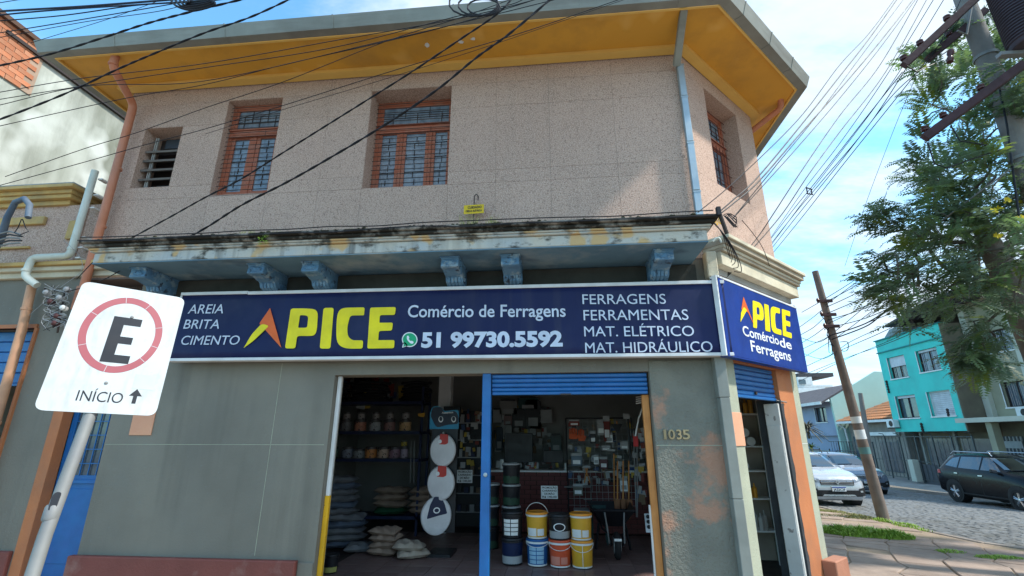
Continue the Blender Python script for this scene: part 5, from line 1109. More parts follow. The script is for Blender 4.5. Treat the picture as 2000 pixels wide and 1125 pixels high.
b = MB(); b.add([(-60, -30, -.16), (60, -30, -.16), (60, 1.5, -.16), (-60, 1.5, -.16)], [(0, 1, 2, 3)]); rf = b.build('front_road', M('front_cobble', (.24, .225, .20), (.19, .18, .16), rough=.9, bump=.004, bsc=80)); rf['kind'] = 'structure'
MB().box(-60, 14.5, 1.5, 1.65, -.3, .02).build('kerbstone', m_concrete, rf)
# sidewalk sheet: earth bed, then single irregular paving slabs on it
def grid_sheet(name, m, x0, x1, y0, y1, nx, ny, fz, parent=None):
    b = MB(); b.grid(lambda u, v: (x0+(x1-x0)*u, y0+(y1-y0)*v, fz(x0+(x1-x0)*u, y0+(y1-y0)*v)), nx, ny); o = b.build(name, m, parent, smooth=True); return o
b = MB(); 
edge = [(3.0, 70)]+KERB+[(14.5, 1.65), (-60, 1.65), (-60, 5.6), (3.0, 5.6)]
vv = []; ff = []
def inside(x, y, P):
    c = False
    for i in range(len(P)):
        (xa, ya), (xb, yb) = P[i], P[i-1]
        if (ya > y) != (yb > y) and x < (xb-xa)*(y-ya)/(yb-ya)+xa: c = not c
    return c
def kx_at(y):
    for (xa, ya), (xb, yb) in zip(KERB[:-1], KERB[1:]):
        if min(ya, yb) <= y <= max(ya, yb) and ya != yb: return xa+(xb-xa)*(y-ya)/(yb-ya)
    return 14.5 if y < 9.1 else 7.35
rows = [1.65, 3, 4.5, 5.5, 6.5, 7.5, 8.5, 9.12, 9.2, 9.3, 9.5, 9.8, 10.2, 11, 12, 13, 14, 16, 20, 30, 60]
for i, y in enumerate(rows):
    xr = kx_at(y)-.12
    for k in range(11): x = (-60+ (60+xr)*((k/10)**.25)) if y < 5.6 else 2.6+(xr-2.6)*k/10; vv.append((x, y, zs(x, y)-.012))
for i in range(len(rows)-1):
    for k in range(10): ff.append((i*11+k, i*11+k+1, (i+1)*11+k+1, (i+1)*11+k))
sw = MB().add(vv, ff).build('sidewalk', m_sbed); sw['kind'] = 'structure'
# kerbstones
def along(P, step):
    out = []; 
    for (xa, ya), (xb, yb) in zip(P[:-1], P[1:]):
        L_ = math.hypot(xb-xa, yb-ya); n = max(1, int(L_/step))
        for i in range(n): out.append((xa+(xb-xa)*i/n, ya+(yb-ya)*i/n))
    return out+[P[-1]]
m_kerb = M('granite_kerb', (.34, .29, .25), (.27, .23, .2), sc=4, rough=.85, bump=.006, bsc=30, rand=.12)
kp = along([p for p in KERB if p[1] < 40], .9)
for (xa, ya), (xb, yb) in zip(kp[:-1], kp[1:]):
    d = Vector((xb-xa, yb-ya)).normalized(); n_ = Vector((d.y, -d.x))*.055; e = d*.006
    def C4(zf): return [(xa+e.x-n_.x, ya+e.y-n_.y, zf(xa, ya)), (xb-e.x-n_.x, yb-e.y-n_.y, zf(xb, yb)), (xb-e.x+n_.x, yb-e.y+n_.y, zf(xb, yb)), (xa+e.x+n_.x, ya+e.y+n_.y, zf(xa, ya))]
    MB().hexa(C4(lambda x, y: zr(x, y)-.1)+C4(lambda x, y: zs(x, y)+random.uniform(-.006, .006))).build('kerbstone', m_kerb, sw, bevel=.012)
# paving slabs, irregular, reddish
m_slab = M('reddish_paving_stone', (.36, .275, .22), (.30, .225, .18), sc=3, rough=.85, bump=.006, bsc=25, stain=(.20, .15, .12), ssc=2.2, samt=.7, sth=(.45, .7), rand=.14)
ang = R(-28); ca, sa = math.cos(ang), math.sin(ang); rnd = random.Random(5); ns = 0
jit = {}
def J(i, j):
    if (i, j) not in jit: jit[(i, j)] = (rnd.uniform(-.09, .09), rnd.uniform(-.07, .07))
    u, v = i*.62+jit[(i, j)][0], j*.44+jit[(i, j)][1]; return 5.5+u*ca-v*sa, 9.5+u*sa+v*ca
cells = []
for i in range(-12, 12):
    for j in range(-16, 16):
        P = [J(i, j), J(i+1, j), J(i+1, j+1), J(i, j+1)]; cx = sum(p[0] for p in P)/4; cy_ = sum(p[1] for p in P)/4
        if cx < 3.2 or cy_ < 4.6 or cy_ > 15 or cx > 12 or any(x > kx_at(y)-.09 for x, y in P): continue
        if cx < BX+.1 and cy_ > BY-.3: continue
        if cx < BX+.15 and cy_-5.5 > cx-XA-.15: continue
        g = rnd.random() < .10 and cy_ > 9
        if g: continue
        cells.append((math.hypot(cx-4, cy_-7), P, cx, cy_))
cells.sort(key=lambda c: c[0])
def slabmesh(bb, P, cx, cy_):
    t = rnd.uniform(-.008, .008); top = []; low = []
    for x, y in P:
        x2, y2 = cx+(x-cx)*.975, cy_+(y-cy_)*.97; z = zs(x2, y2)+.006+t+rnd.uniform(-.004, .004); top.append((x2, y2, z)); low.append((x2, y2, z-.035))
    bb.hexa(low+top)
rest = MB()
for k, (d, P, cx, cy_) in enumerate(cells):
    if k < 290: bb = MB(); slabmesh(bb, P, cx, cy_); bb.build('paving_stone', m_slab, sw, bevel=.012)
    else: slabmesh(rest, P, cx, cy_)
if rest.v: o = rest.build('paving_stones', m_slab, sw); o['kind'] = 'stuff'
print('slabs', len(cells))
# cobbles
m_cob = M('grey_cobblestone', (.165, .17, .17), (.12, .125, .128), sc=5, rough=.75, bump=.006, bsc=30, stain=(.12, .11, .08), ssc=2.5, samt=.5, rand=.22)
def cob(bb, x, y, w, l, h, rot):
    c, s = math.cos(rot), math.sin(rot); z = zr(x, y)
    def P(a, b_, zz): return (x+a*c-b_*s, y+a*s+b_*c, z+zz)
    k = .80; q_ = [(-w, -l), (w, -l), (w, l), (-w, l)]
    vs = [P(a, b_, -.05) for a, b_ in q_]+[P(a, b_, h-.014) for a, b_ in q_]+[P(a*k, b_*k, h) for a, b_ in q_]
    bb.add(vs, [(0, 1, 5, 4), (1, 2, 6, 5), (2, 3, 7, 6), (3, 0, 4, 7), (4, 5, 9, 8), (5, 6, 10, 9), (6, 7, 11, 10), (7, 4, 8, 11), (8, 9, 10, 11)])
rnd = random.Random(9); cl = []
y = 8.9
while y < 34:
    x = 7.5
    while x < 16.25:
        w = rnd.uniform(.075, .115); l = rnd.uniform(.06, .085); x += w
        if y > 9.5 or x > 1e9 or (y > 9.35 and x > 9): cl.append((x+rnd.uniform(-.01, .01), y+rnd.uniform(-.015, .015), w*.93, l, rnd.uniform(.002, .020)))
        x += w
    y += .165 if y < 22 else .2
cl = [c for c in cl if c[0] > kx_at(c[1])+.14]
def vis(c):
    d = Vector((c[0], c[1], zr(c[0], c[1])))-CC; z = d.dot(CF); px = 1000+FPX*d.dot(CR)/z; py = 562.5-FPX*d.dot(CU)/z; return 1600 < px < 2000 and py < 1125
cl.sort(key=lambda c: (0 if vis(c) else 1, math.hypot(c[0], c[1])))
big = MB()
for k, (x, y, w, l, h) in enumerate(cl):
    if k < 290: bb = MB(); cob(bb, x, y, w, l, h, rnd.uniform(-.1, .1)); bb.build('cobblestone', m_cob, rd)
    else: cob(big, x, y, w, l, h, rnd.uniform(-.1, .1))
o = big.build('cobblestones', m_cob, rd); o['kind'] = 'stuff'; print('cobbles', len(cl))
# far pavement
fp = MB(); fp.grid(lambda u, v: (16.35+2.8*u if u < .99 else 40, -10+110*v, max(zr(16.3, -10+110*v)+.13, -.62+.0*v)+.06*u), 6, 30); fs_ = fp.build('far_sidewalk', M('grey_pavement', (.34, .33, .31), (.28, .27, .25), sc=2, rough=.9, bump=.006, stain=(.2, .19, .17), ssc=1.2, samt=.6)); fs_['kind'] = 'structure'
for k in range(30):
    y = 10+k*1.0; MB().hexa([(16.25, y, -1.5), (16.36, y, -1.5), (16.36, y+.99, -1.5), (16.25, y+.99, -1.5), (16.25, y, zr(16.3, y)+.12), (16.36, y, zr(16.3, y)+.12), (16.36, y+.99, zr(16.3, y+.99)+.12), (16.25, y+.99, zr(16.3, y+.99)+.12)]).build('kerbstone', m_kerb, fs_)
# grass tufts in the pavement
m_gr1 = M('fresh_grass', (.34, .50, .08), (.25, .40, .06), sc=9, rough=.6, rand=.1); m_gr2 = M('dry_grass', (.30, .29, .12), (.22, .24, .08), sc=9, rough=.7)
def grass(name, label, m, spots, n, h, seed, broad=.006):
    rnd = random.Random(seed); b = MB()
    for (x0, y0, sx, sy, w) in spots:
        for k in range(int(n*w)):
            a = rnd.uniform(0, 6.28); r_ = math.sqrt(rnd.random()); x = x0+r_*sx*math.cos(a); y = y0+r_*sy*math.sin(a); z = zs(x, y)-.01 if x < kx_at(y) else zr(x, y)
            hh_ = h*rnd.uniform(.4, 1.1)*(1.1-r_*.6); t = rnd.uniform(0, 6.28); bx_, by_ = math.cos(t), math.sin(t); l = hh_*rnd.uniform(.3, .9); s = broad*rnd.uniform(.6, 1.4)
            p0 = Vector((x, y, z)); p1 = p0+Vector((bx_*l*.35, by_*l*.35, hh_*.65)); p2 = p0+Vector((bx_*l, by_*l, hh_*rnd.uniform(.7, 1))); sd = Vector((-by_, bx_, 0))*s
            b.add([p0-sd, p0+sd, p1+sd*.8, p1-sd*.8, p2], [(0, 1, 2, 3), (3, 2, 4)])
    o = b.build(name, m); return tag(o, label, 'grass', None, 'stuff')
g1 = onZ(1685, 1045, -.08)
grass('grass_tuft', 'bright green grass tuft in the paving before the leaning pole', m_gr1, [(g1.x, g1.y, .62, .36, 1), (g1.x-.35, g1.y+.15, .4, .25, .5), (g1.x+.35, g1.y-.22, .4, .22, .6)], 3200, .20, 1, .012)
grass('grass_tuft', 'dry grass strip along the kerb behind the bright tuft', m_gr2, [(6.6, 14.3, .8, .5, 1), (7.0, 13.2, .4, .6, .8), (5.9, 13.2, .8, .5, .6)], 1500, .07, 2, .006)
g3 = onZ(1955, 1096, -.12); grass('grass_tuft', 'green grass strip in the paving at the right edge', m_gr1, [(g3.x, g3.y, .35, .16, 1), (g3.x+.5, g3.y-.3, .3, .14, .7), (g3.x-.45, g3.y+.35, .22, .15, .3)], 1000, .07, 3, .007)
grass('grass_tuft', 'grass around the foot of the leaning pole', m_gr1, [(7.5, 12.6, .45, .35, 1), (7.35, 11.8, .25, .6, .7)], 700, .10, 4, .007)
grass('grass_tuft', 'weeds by the kerb below the white parked car', m_gr1, [(6.9, 15.9, .5, .6, 1)], 900, .18, 5, .012)
# small weeds on the slab top
bb = MB(); rnd = random.Random(3)
for (px, py, h_, n) in ((915, 430, .2, 26), (965, 428, .14, 24), (480, 478, .1, 30), (548, 440, .06, 12), (1010, 428, .06, 8), (700, 452, .05, 8)):
    P = onY(px, py, 4.76)
    for k in range(n):
        a = rnd.uniform(0, 6.28); p0 = Vector((P.x+rnd.uniform(-.09, .09), 4.74, 3.93)); p2 = p0+Vector((math.cos(a)*h_*.5, math.sin(a)*h_*.3, h_*rnd.uniform(.3, 1))); s = Vector((.004, 0, 0)); bb.add([p0-s, p0+s, p2], [(0, 1, 2)])
tag(bb.build('slab_weeds', m_gr2), 'thin weeds growing along the top of the mildewed slab', 'weeds', None, 'stuff')
bb = MB(); P = onY(517, 470, 4.72)
for k in range(60):
    a = rnd.uniform(0, 6.28); p = Vector((P.x+rnd.uniform(-.07, .07), 4.70+rnd.uniform(-.02, .01), 3.84+rnd.uniform(-.05, .06))); s = .016; bb.add([p, p+Vector((s, -s*.5, s*.4)), p+Vector((0, -s, -s)), p+Vector((-s, -s*.3, -s*.3))], [(0, 1, 2, 3)])
tag(bb.build('wall_fern', m_gr1), 'small green fern rooted in the left part of the slab edge', 'fern', None, 'stuff')
# ------------------------------------------------------------ far buildings along the side street
def win_far(root, fr, a, c, e, f, blind=0, cur=None, dep=.18, label=None, closed=False):
    w = MB(); t = .05
    w.fbox(fr, a, a+t, e, f, -dep, -dep+.05); w.fbox(fr, c-t, c, e, f, -dep, -dep+.05); w.fbox(fr, a+t, c-t, f-t, f, -dep, -dep+.05); w.fbox(fr, a+t, c-t, e, e+t, -dep, -dep+.05)
    if not closed: w.fbox(fr, (a+c)/2-t/2, (a+c)/2+t/2, e+t, f-t, -dep, -dep+.04)
    win = w.build('window', m_iron if not closed else m_white, root)
    if label: win['label'] = label
    MB().fbox(fr, a-.06, c+.06, e-.06, e, -dep, .05).build('sill', m_white, win)
    MB().fbox(fr, a-.045, a, e, f, -.03, .02).build('trim', m_white if not closed else m_white, win)
    if closed:
        n = 12
        for k in range(n): MB().fbox(fr, a+t, c-t, e+t+(f-e-2*t)*k/n, e+t+(f-e-2*t)*(k+.9)/n, -dep, -dep+.03).build('blind_slat', m_blind, win)
        return win
    MB().fbox(fr, a+t, c-t, e+t, f-t, -dep-.02, -dep-.01).build('pane', m_glass, win)
    if blind: MB().fbox(fr, a+t, c-t, f-blind, f-.01, -dep+.051, -dep+.09).build('roller_blind', m_blind, win)
    if cur:
        n = 5
        for k in range(n):
            u = a+t+(c-a-2*t)*(k+.1)/n; b = MB(); b.grid(lambda uu, vv: fr.p(u+(c-a)*.6/n*uu, e+t+(f-e-2*t)*vv, -dep-.009+.006*math.sin(uu*9)), 6, 1); b.build('curtain', cur, win)
    return win
m_blind = M('white_roller_blind', (.62, .65, .68), rough=.6); m_cur = M('cream_curtain', (.50, .49, .40), rough=.8); m_curw = M('grey_white_curtain', (.42, .43, .47), rough=.8)
m_teal = M('turquoise_paint', (.07, .62, .54), (.06, .57, .50), sc=1.2, rough=.7, stain=(.10, .44, .40), ssc=1.2, samt=.4)
m_olive = M('olive_brown_render', (.20, .17, .12), (.16, .135, .10), sc=1, rough=.9, stain=(.12, .10, .075), ssc=1, samt=.5)
m_dark = M('dark_roof_metal', (.07, .065, .07), rough=.7)
tl = thing('apartment_building', 'turquoise three-storey building with four windows beyond the black car', 'building', (0, 0, 0))
FT = Fr((19, 25.1, 0), (0, -1, 0))   # u grows toward the camera; outward = -x
def yu(y): return 25.1-y
holes = [(yu(29.38), yu(27.98), 4.82, 6.02), (yu(27.05), yu(25.62), 4.9, 6.02), (yu(29.45), yu(27.9), 2.66, 3.86), (yu(27.02), yu(25.5), 2.67, 3.89)]
wallobj(wall(FT, yu(30.0), 0, 1.95, 7.1, -.3, 0, holes), 'wall', m_teal, tl)
MB().box(19.3, 27, 25.1, 30.0, 1.95, 7.0).build('core', m_olive, tl)
MB().box(19.002, 27, 25.04, 25.098, 1.9, 7.1).build('side_wall', m_olive, tl)
MB().box(19.0, 27, 30.001, 30.06, 1.95, 7.1).build('side_wall', m_teal, tl); MB().box(20.2, 27, 30.001, 30.06, -.6, 1.94).build('side_wall', m_olive, tl)
MB().fbox(FT, yu(30.08), .08, 6.38, 6.44, 0, .07).build('string_course', M('dark_teal_line', (.03, .28, .28), rough=.7), tl)
MB().fbox(FT, yu(30.08), .08, 7.1, 7.16, -.3, .09).build('coping', M('dark_teal_line'  , (.03, .28, .28)), tl)
MB().fbox(FT, -.06, .0, 1.95, 6.38, 0, .012).build('corner_trim', M('pale_teal_trim', (.16, .62, .56), rough=.7), tl)
win_far(tl, FT, *holes[0], blind=.55, cur=m_cur, label='upper left window with blind half down')
win_far(tl, FT, *holes[1], blind=.12, cur=m_curw, label='upper right window with open curtains')
win_far(tl, FT, *holes[2], blind=.14, cur=None, label='lower left dark window')
win_far(tl, FT, *holes[3], closed=True, label='lower right window with closed white shutter')
MB().box(20.2, 20.4, 25.1, 30, -.6, 1.95).build('ground_floor_wall', m_olive, tl)
MB().box(20.15, 20.19, 25.4, 27.2, -.4, 1.6).build('glazed_door', m_glass, tl); MB().box(20.15, 20.19, 27.6, 29.6, -.4, 1.6).build('glazed_door', m_glass, tl)
for y in (25.2, 27.4, 29.8): MB().box(20.1, 20.22, y, y+.14, -.6, 1.95).build('pier', m_concrete, tl)
MB().hexa([(18.2, 24.6, 7.95), (27, 24.6, 7.95), (27, 28.0, 7.55), (18.4, 28.0, 7.55), (18.2, 24.6, 8.07), (27, 24.6, 8.07), (27, 28.0, 7.67), (18.4, 28.0, 7.67)]).build('terrace_roof', m_dark, tl)
MB().hexa([(18.2, 18.6, 8.1), (27, 18.6, 8.1), (27, 24.6, 7.96), (18.2, 24.6, 7.96), (18.2, 18.6, 8.22), (27, 18.6, 8.22), (27, 24.6, 8.08), (18.2, 24.6, 8.08)]).build('terrace_roof', m_dark, tl)
for y in (26.9, 27.0): MB().box(19.1, 19.22, y, y+.08, 7.1, 7.72).build('roof_post', m_dark, tl)
MB().prism([(19.2, 27.9, 7.16), (19.2, 29.6, 7.16), (19.2, 28.9, 7.62), (19.2, 28.3, 7.66), (19.2, 27.9, 7.5)], (2.5, 0, 0)).build('lean_to_roof', M('translucent_roof_sheet', (.20, .26, .28), rough=.4), tl)
def aircon(fr, u, v, label, w=.62, h=.42):
    t = thing('air_conditioner', label, 'air conditioner', tuple(fr.p(u, v, 0)), 0, 'air conditioner units on the far facades')
    adopt(MB().fbox(fr, u-w/2, u+w/2, v, v+h, .05, .35).build('casing', m_white, bevel=.015), t); adopt(MB().lathe(fr.p(u+.08, v+h/2, .352), [(.16, 0), (.16, .01), (.03, .012)], 16, ax=fr.n).build('fan_grille', m_iron), t)
    adopt(MB().fbox(fr, u-w/2+.03, u-w/2+.06, v-.05, v, 0, .34).build('bracket', m_iron), t); adopt(MB().fbox(fr, u+w/2-.06, u+w/2-.03, v-.05, v, 0, .34).build('bracket', m_iron), t)
aircon(FT, yu(29.85), 2.18, 'white air conditioner at the bottom left corner of the turquoise wall')
# cables stapled on the turquoise wall
for i, (px, py, n) in enumerate(((1731, 745, 5), (1799, 828, 4), (1850, 800, 3))):
    b = MB()
    for k in range(n): P = onX(px+k*1.2, py+k*5, 18.96); b.lathe(P, [(.05, -.08), (.07, 0), (.03, .06)], 6)
    o = b.build('wall_insulator', m_iron); tag(o, ('row of dark insulators on the left edge of the turquoise wall', 'dark cable brackets under the lower windows of the turquoise wall', 'dark insulators beside the closed shutter of the turquoise wall')[i], 'insulators')
# cream building, nearer
m_crm = M('olive_cream_render', (.36, .35, .25), (.31, .30, .215), sc=1.2, rough=.9, stain=(.22, .21, .15), ssc=1, samt=.5); m_crl = M('pale_cream_render', (.55, .55, .46), (.5, .5, .42), sc=1.2, rough=.9, stain=(.4, .4, .33), ssc=1, samt=.4)
cb2 = thing('apartment_building', 'olive and cream building with curtained window, nearer than the turquoise one', 'building', (0, 0, 0))
FCR = Fr((20.15, 25.0, 0), (0, -1, 0))
cw = [(.95, 2.15, 2.95, 4.05), (.95, 2.15, 5.4, 6.4), (3.2, 4.6, 2.95, 4.05), (3.2, 4.6, 5.4, 6.4)]
wallobj(wall(FCR, 0, 9, 2.5, 8.2, -.25, 0, cw), 'wall', m_crm, cb2); MB().box(20.42, 27, 16, 25.0, -.6, 8.2).build('core', m_olive, cb2)
MB().fbox(FCR, 0, .35, 2.3, 8.2, .001, .2).build('pilaster', m_crl, cb2); MB().fbox(FCR, 2.3, 3.0, 2.5, 8.2, .001, .12).build('pilaster', m_crl, cb2); MB().fbox(FCR, 4.8, 9, 2.5, 8.2, .001, .12).build('pilaster', m_crl, cb2)
win_far(cb2, FCR, *cw[0], cur=M('brown_blue_curtain', (.30, .26, .25), (.12, .14, .18), sc=4, rough=.8), label='lower window with brown and blue curtains'); win_far(cb2, FCR, *cw[1], cur=m_curw); win_far(cb2, FCR, *cw[2], cur=m_cur); win_far(cb2, FCR, *cw[3], blind=.4)
MB().box(18.6, 20.4, 14, 25.0, 2.32, 2.46).build('balcony_slab', m_crl, cb2); MB().box(18.55, 18.6, 14, 25.05, 2.30, 2.50).build('slab_edge', m_crl, cb2)
for y in (23.4, 20.4): MB().box(18.75, 19.05, y, y+.3, -.5, 2.32).build('column', m_crm, cb2)
MB().box(20.4, 20.5, 14, 25.0, -.6, 2.32).build('ground_floor_wall', m_olive, cb2)
gate = MB().box(19.9, 19.95, 23.5, 24.7, -.4, 1.7).build('entrance_door', m_glass, cb2)
for k in range(7): MB().box(19.85, 19.88, 23.5+k*.18, 23.53+k*.18, -.4, 1.7).build('door_bar', m_gry, gate)
MB().box(19.84, 19.89, 23.5, 24.7, 1.2, 1.5).build('transom_panel', m_gry, gate)
aircon(FCR, 2.0, 2.47, 'white air conditioner on the balcony slab of the cream building')
mbx = thing('letterbox_rack', 'grey rack of letterboxes beside the fence of the cream building', 'letterboxes', (18.6, 21.8, .4))
adopt(MB().box(18.62, 18.8, 20.6, 22.5, .2, 1.0).build('rack', m_iron), mbx)
for i in range(5):
    for j in range(4): adopt(MB().box(18.58, 18.62, 20.66+i*.37, 20.97+i*.37, .25+j*.19, .39+j*.19).build('letterbox', m_gry), mbx)
# tiled cottage
cot = thing('tiled_cottage', 'single-storey cottage with orange clay tile roof left of the turquoise building', 'house', (0, 0, 0))
MB().box(19.6, 26, 30.3, 35.6, -.8, 2.6).build('wall', M('beige_render', (.30, .27, .24), rough=.9), cot)
m_clay = M('clay_tiles', (.60, .27, .13), (.50, .21, .10), sc=3, rough=.85, stain=(.35, .25, .18), ssc=3, samt=.7)
E_ = [(19.0, 30.1, 2.62), (19.0, 35.9, 2.62), (26.5, 35.9, 2.62), (26.5, 30.1, 2.62)]; T1 = (22.0, 32.0, 4.2); T2 = (22.6, 34.0, 4.2)
MB().add(E_+[T1, T2], [(0, 1, 5, 4), (1, 2, 5), (2, 3, 4, 5), (3, 0, 4)]).build('roof', M('under_tile', (.25, .13, .08), rough=.9), cot)
rt = MB()
def ribs(A_, B_, T0, T1_, n):
    for k in range(n):
        t = (k+.5)/n; a = Vector(A_).lerp(Vector(B_), t); c = Vector(T0).lerp(Vector(T1_), t); a.z += .03; c.z += .03; m_ = 9
        for j in range(m_): p = a.lerp(c, j/m_); q2 = a.lerp(c, (j+1.1)/m_); rt.tube([p+Vector((0, 0, .03)), q2], [.085, .07], 5, caps=False)
ribs(E_[0], E_[1], T1, T2, 26); ribs(E_[3], E_[0], T1, T1, 24); ribs(E_[1], E_[2], T2, T2, 24)
o = rt.build('roof_tiles', m_clay, cot, smooth=True); o['kind'] = 'stuff'
MB().tube([T1, E_[0]], .09, 6).build('hip_ridge', m_clay, cot); MB().tube([T1, T2], .09, 6).build('ridge', m_clay, cot); MB().tube([T2, E_[1]], .09, 6).build('hip_ridge', m_clay, cot)
MB().box(18.93, 19.0, 30.1, 35.9, 2.52, 2.66).build('gutter', m_white, cot)
MB().tube([(18.95, 35.7, 2.55), (19.3, 35.6, 2.2), (19.5, 35.6, -.5)], .06, 8).build('downpipe', m_white, cot)
MB().box(19.3, 19.5, 30.6, 33.4, 1.75, 1.95).build('porch_beam', m_white, cot)
for y in (33.6, 34.6): MB().box(19.56, 19.6, y, y+.7, -.2, 1.7).build('window', m_glass, cot)
MB().box(19.56, 19.6, 31.0, 32.6, -.3, 1.5).build('garage_door', m_glass, cot)
# blue-grey house with green gable
bh = thing('house', 'blue-grey two-storey house with dark roof and pale green gable wall', 'house', (0, 0, 0))
m_bg = M('blue_grey_render', (.33, .38, .50), (.29, .34, .45), sc=1, rough=.85); m_pg = M('pale_green_render', (.45, .66, .60), (.42, .62, .56), sc=.8, rough=.85, stain=(.38, .55, .5), ssc=.6, samt=.4)
FBH = Fr((19.2, 36.1, 0), (0, -1, 0))
u1w, v1w = FBH.px(1590, 797); u2w, v2w = FBH.px(1617, 824)
hb = (min(u1w, u2w), max(u1w, u2w), min(v1w, v2w), max(v1w, v2w)); print('house window', hb)
wallobj(wall(FBH, -9, 0, 1.75, 4.1, -.3, 0, [hb]), 'wall', m_bg, bh); MB().box(19.5, 27, 36.2, 45, -1, 4.1).build('core', m_bg, bh)
win_far(bh, FBH, *hb, label='large dark window of the blue-grey house')
MB().box(19.6, 19.7, 36.2, 45, -1, 1.75).build('ground_floor_wall', M('dim_grey_render', (.30, .30, .31), rough=.9), bh)
for (y0_, y1_) in ((36.8, 38.6), (39.2, 40.4), (41, 42)): MB().box(19.55, 19.59, y0_, y1_, -.2, 1.2).build('window', m_glass, bh)
def gx(px, py): P = onY(px, py, 36.0); return (P.x, 36.0, P.z)
gp = [gx(1622, 778), gx(1662, 754), gx(1708, 725.5), gx(1740, 727), (gx(1740, 727)[0], 36.0, -1), (gx(1622, 778)[0]+.2, 36.0, -1)]
MB().prism(gp, (0, .2, 0)).build('gable_wall', m_pg, bh)
g0 = gx(1618, 781); g1_ = gx(1664, 752)
MB().hexa([(g0[0]-.5, 36.0, g0[2]-.25), (g1_[0], 36.0, g1_[2]), (g1_[0], 45, g1_[2]), (g0[0]-.5, 45, g0[2]-.25), (g0[0]-.5, 36.0, g0[2]-.13), (g1_[0], 36.0, g1_[2]+.12), (g1_[0], 45, g1_[2]+.12), (g0[0]-.5, 45, g0[2]-.13)]).build('roof', M('dark_slate_tiles', (.13, .115, .12), (.10, .09, .095), sc=3, rough=.9, bump=.02, bsc=6), bh)
MB().box(g0[0]-.6, g0[0]-.5, 36, 45, g0[2]-.3, g0[2]-.1).build('gutter', m_white, bh)
# white modern house far behind
wh_ = thing('house', 'white modern house with flat overhanging roofs far behind the dark roof', 'house', (0, 0, 0))
for (xa, ya, xb, yb, m_) in ((1560, 728, 1627, 736, m_dark), (1560, 736, 1585, 752, m_white), (1560, 752, 1626, 756, m_white), (1560, 756, 1612, 800, m_white)):
    A_ = onY(xa, yb, 62); B_ = onY(xb, ya, 62); MB().box(A_.x, B_.x, 62, 70, A_.z, B_.z).build('roof_slab' if m_ is m_dark else 'wall', m_, wh_)
A_ = onY(1562, 750, 61.9); B_ = onY(1573, 741, 61.9); MB().box(A_.x, B_.x, 61.9, 62, A_.z, B_.z).build('window', m_glass, wh_)
# distant low houses closing the street
for k, (x0_, x1_, y0_, h_, c) in enumerate(((12, 17, 95, 6, (.5, .48, .42)), (5.5, 11, 100, 5, (.45, .38, .33)))):
    t = thing('house', ('pale plain house closing the end of the street at the right', 'beige plain house closing the end of the street at the left')[k], 'house', (0, 0, 0))
    MB().box(x0_, x1_, y0_, y0_+8, -4, h_-2).build('wall', M('endhouse%d' % k, c, rough=.9), t); MB().box(x0_-.3, x1_+.3, y0_-.4, y0_+8.4, h_-2, h_-1.8).build('roof', m_dark, t)
# fence in front of the far buildings
fe = thing('metal_fence', 'tall grey metal fence in front of the turquoise building and the cottage', 'fence', (18.3, 26, -.4))
m_fen = M('grey_metal_fence', (.085, .095, .10), rough=.5, metal=.3)
y = 24.0; k = 0
while y < 36:
    h_ = 1.72 if y < 31 else 1.4; zb0 = -.5
    adopt(MB().box(18.28, 18.34, y, y+.06, zb0, h_).build('post', m_fen), fe)
    if y < 31: adopt(MB().tube([(18.31, y+.03, h_), (18.25, y+.03, h_+.12), (18.05, y+.03, h_+.16)], .02, 5).build('bent_tip', m_fen), fe)
    for j in range(1, 4): adopt(MB().box(18.30, 18.32, y+j*.3, y+j*.3+.014, zb0+.1, h_).build('bar', m_fen), fe)
    for zz in (zb0+.1, .45, h_-.05): adopt(MB().box(18.295, 18.325, y+.06, y+1.2, zz, zz+.035).build('rail', m_fen), fe)
    y += 1.2; k += 1
adopt(MB().box(18.35, 18.5, 24.0, 27.8, -.6, .35).build('base_wall', M('dark_render', (.10, .10, .11), rough=.9)), fe)
o = MB().hexa([(18.0, 27.75, -.5), (18.32, 27.75, -.5), (18.32, 28.1, -.5), (18.0, 28.1, -.5), (18.0, 27.75, .55), (18.32, 27.75, .55), (18.32, 28.1, .55), (18.0, 28.1, .55)]).build('gate_pillar', m_crl, bevel=.01); tag(o, 'short cream pillar at the fence behind the black car', 'pillar')
fe2 = thing('glass_fence', 'low glass-panelled fence before the blue-grey house', 'fence', (18.3, 38, -.5))
for k in range(8):
    y = 36.1+k*1.3
    adopt(MB().box(18.3, 18.35, y, y+.06, -1.2, .9).build('post', m_fen), fe2); adopt(MB().box(18.31, 18.33, y+.06, y+1.3, -.9, .8).build('panel', M('pale_fence_panel', (.30, .36, .36), rough=.5)), fe2)
# palm-like plants at the house
def palm(loc, n, l, label, m):
    t = thing('palm_plant', label, 'palm', loc)
    MB().tube([(0, 0, -.6), (0, 0, 0)], .08, 8).build('trunk', M('palm_trunk', (.15, .12, .08), rough=.9), t)
    b = MB(); rnd = random.Random(int(loc[1]*7))
    for k in range(n):
        a = rnd.uniform(0, 6.28); el = rnd.uniform(-.2, 1.3); pts = [Vector((math.cos(a)*l*s_*math.cos(el), math.sin(a)*l*s_*math.cos(el), l*s_*math.sin(el)-l*.5*s_*s_)) for s_ in (0, .33, .66, 1)]
        sd = Vector((-math.sin(a), math.cos(a), 0))*.05
        for p_, q_, w_ in zip(pts[:-1], pts[1:], (1, .9, .5)): b.add([p_-sd*w_, p_+sd*w_, q_+sd*w_*.8, q_-sd*w_*.8], [(0, 1, 2, 3)])
    b.build('leaves', m, t)
m_palm = M('palm_green', (.07, .12, .03), (.12, .16, .04), sc=9, rough=.6); m_palmd = M('palm_dry', (.16, .14, .10), (.09, .09, .06), sc=9, rough=.8)
P = onY(1578, 845, 36); palm((P.x, 36, P.z+.2), 70, 1.3, 'grey-green palm with drooping leaves beside the orange corner pier', m_palmd)
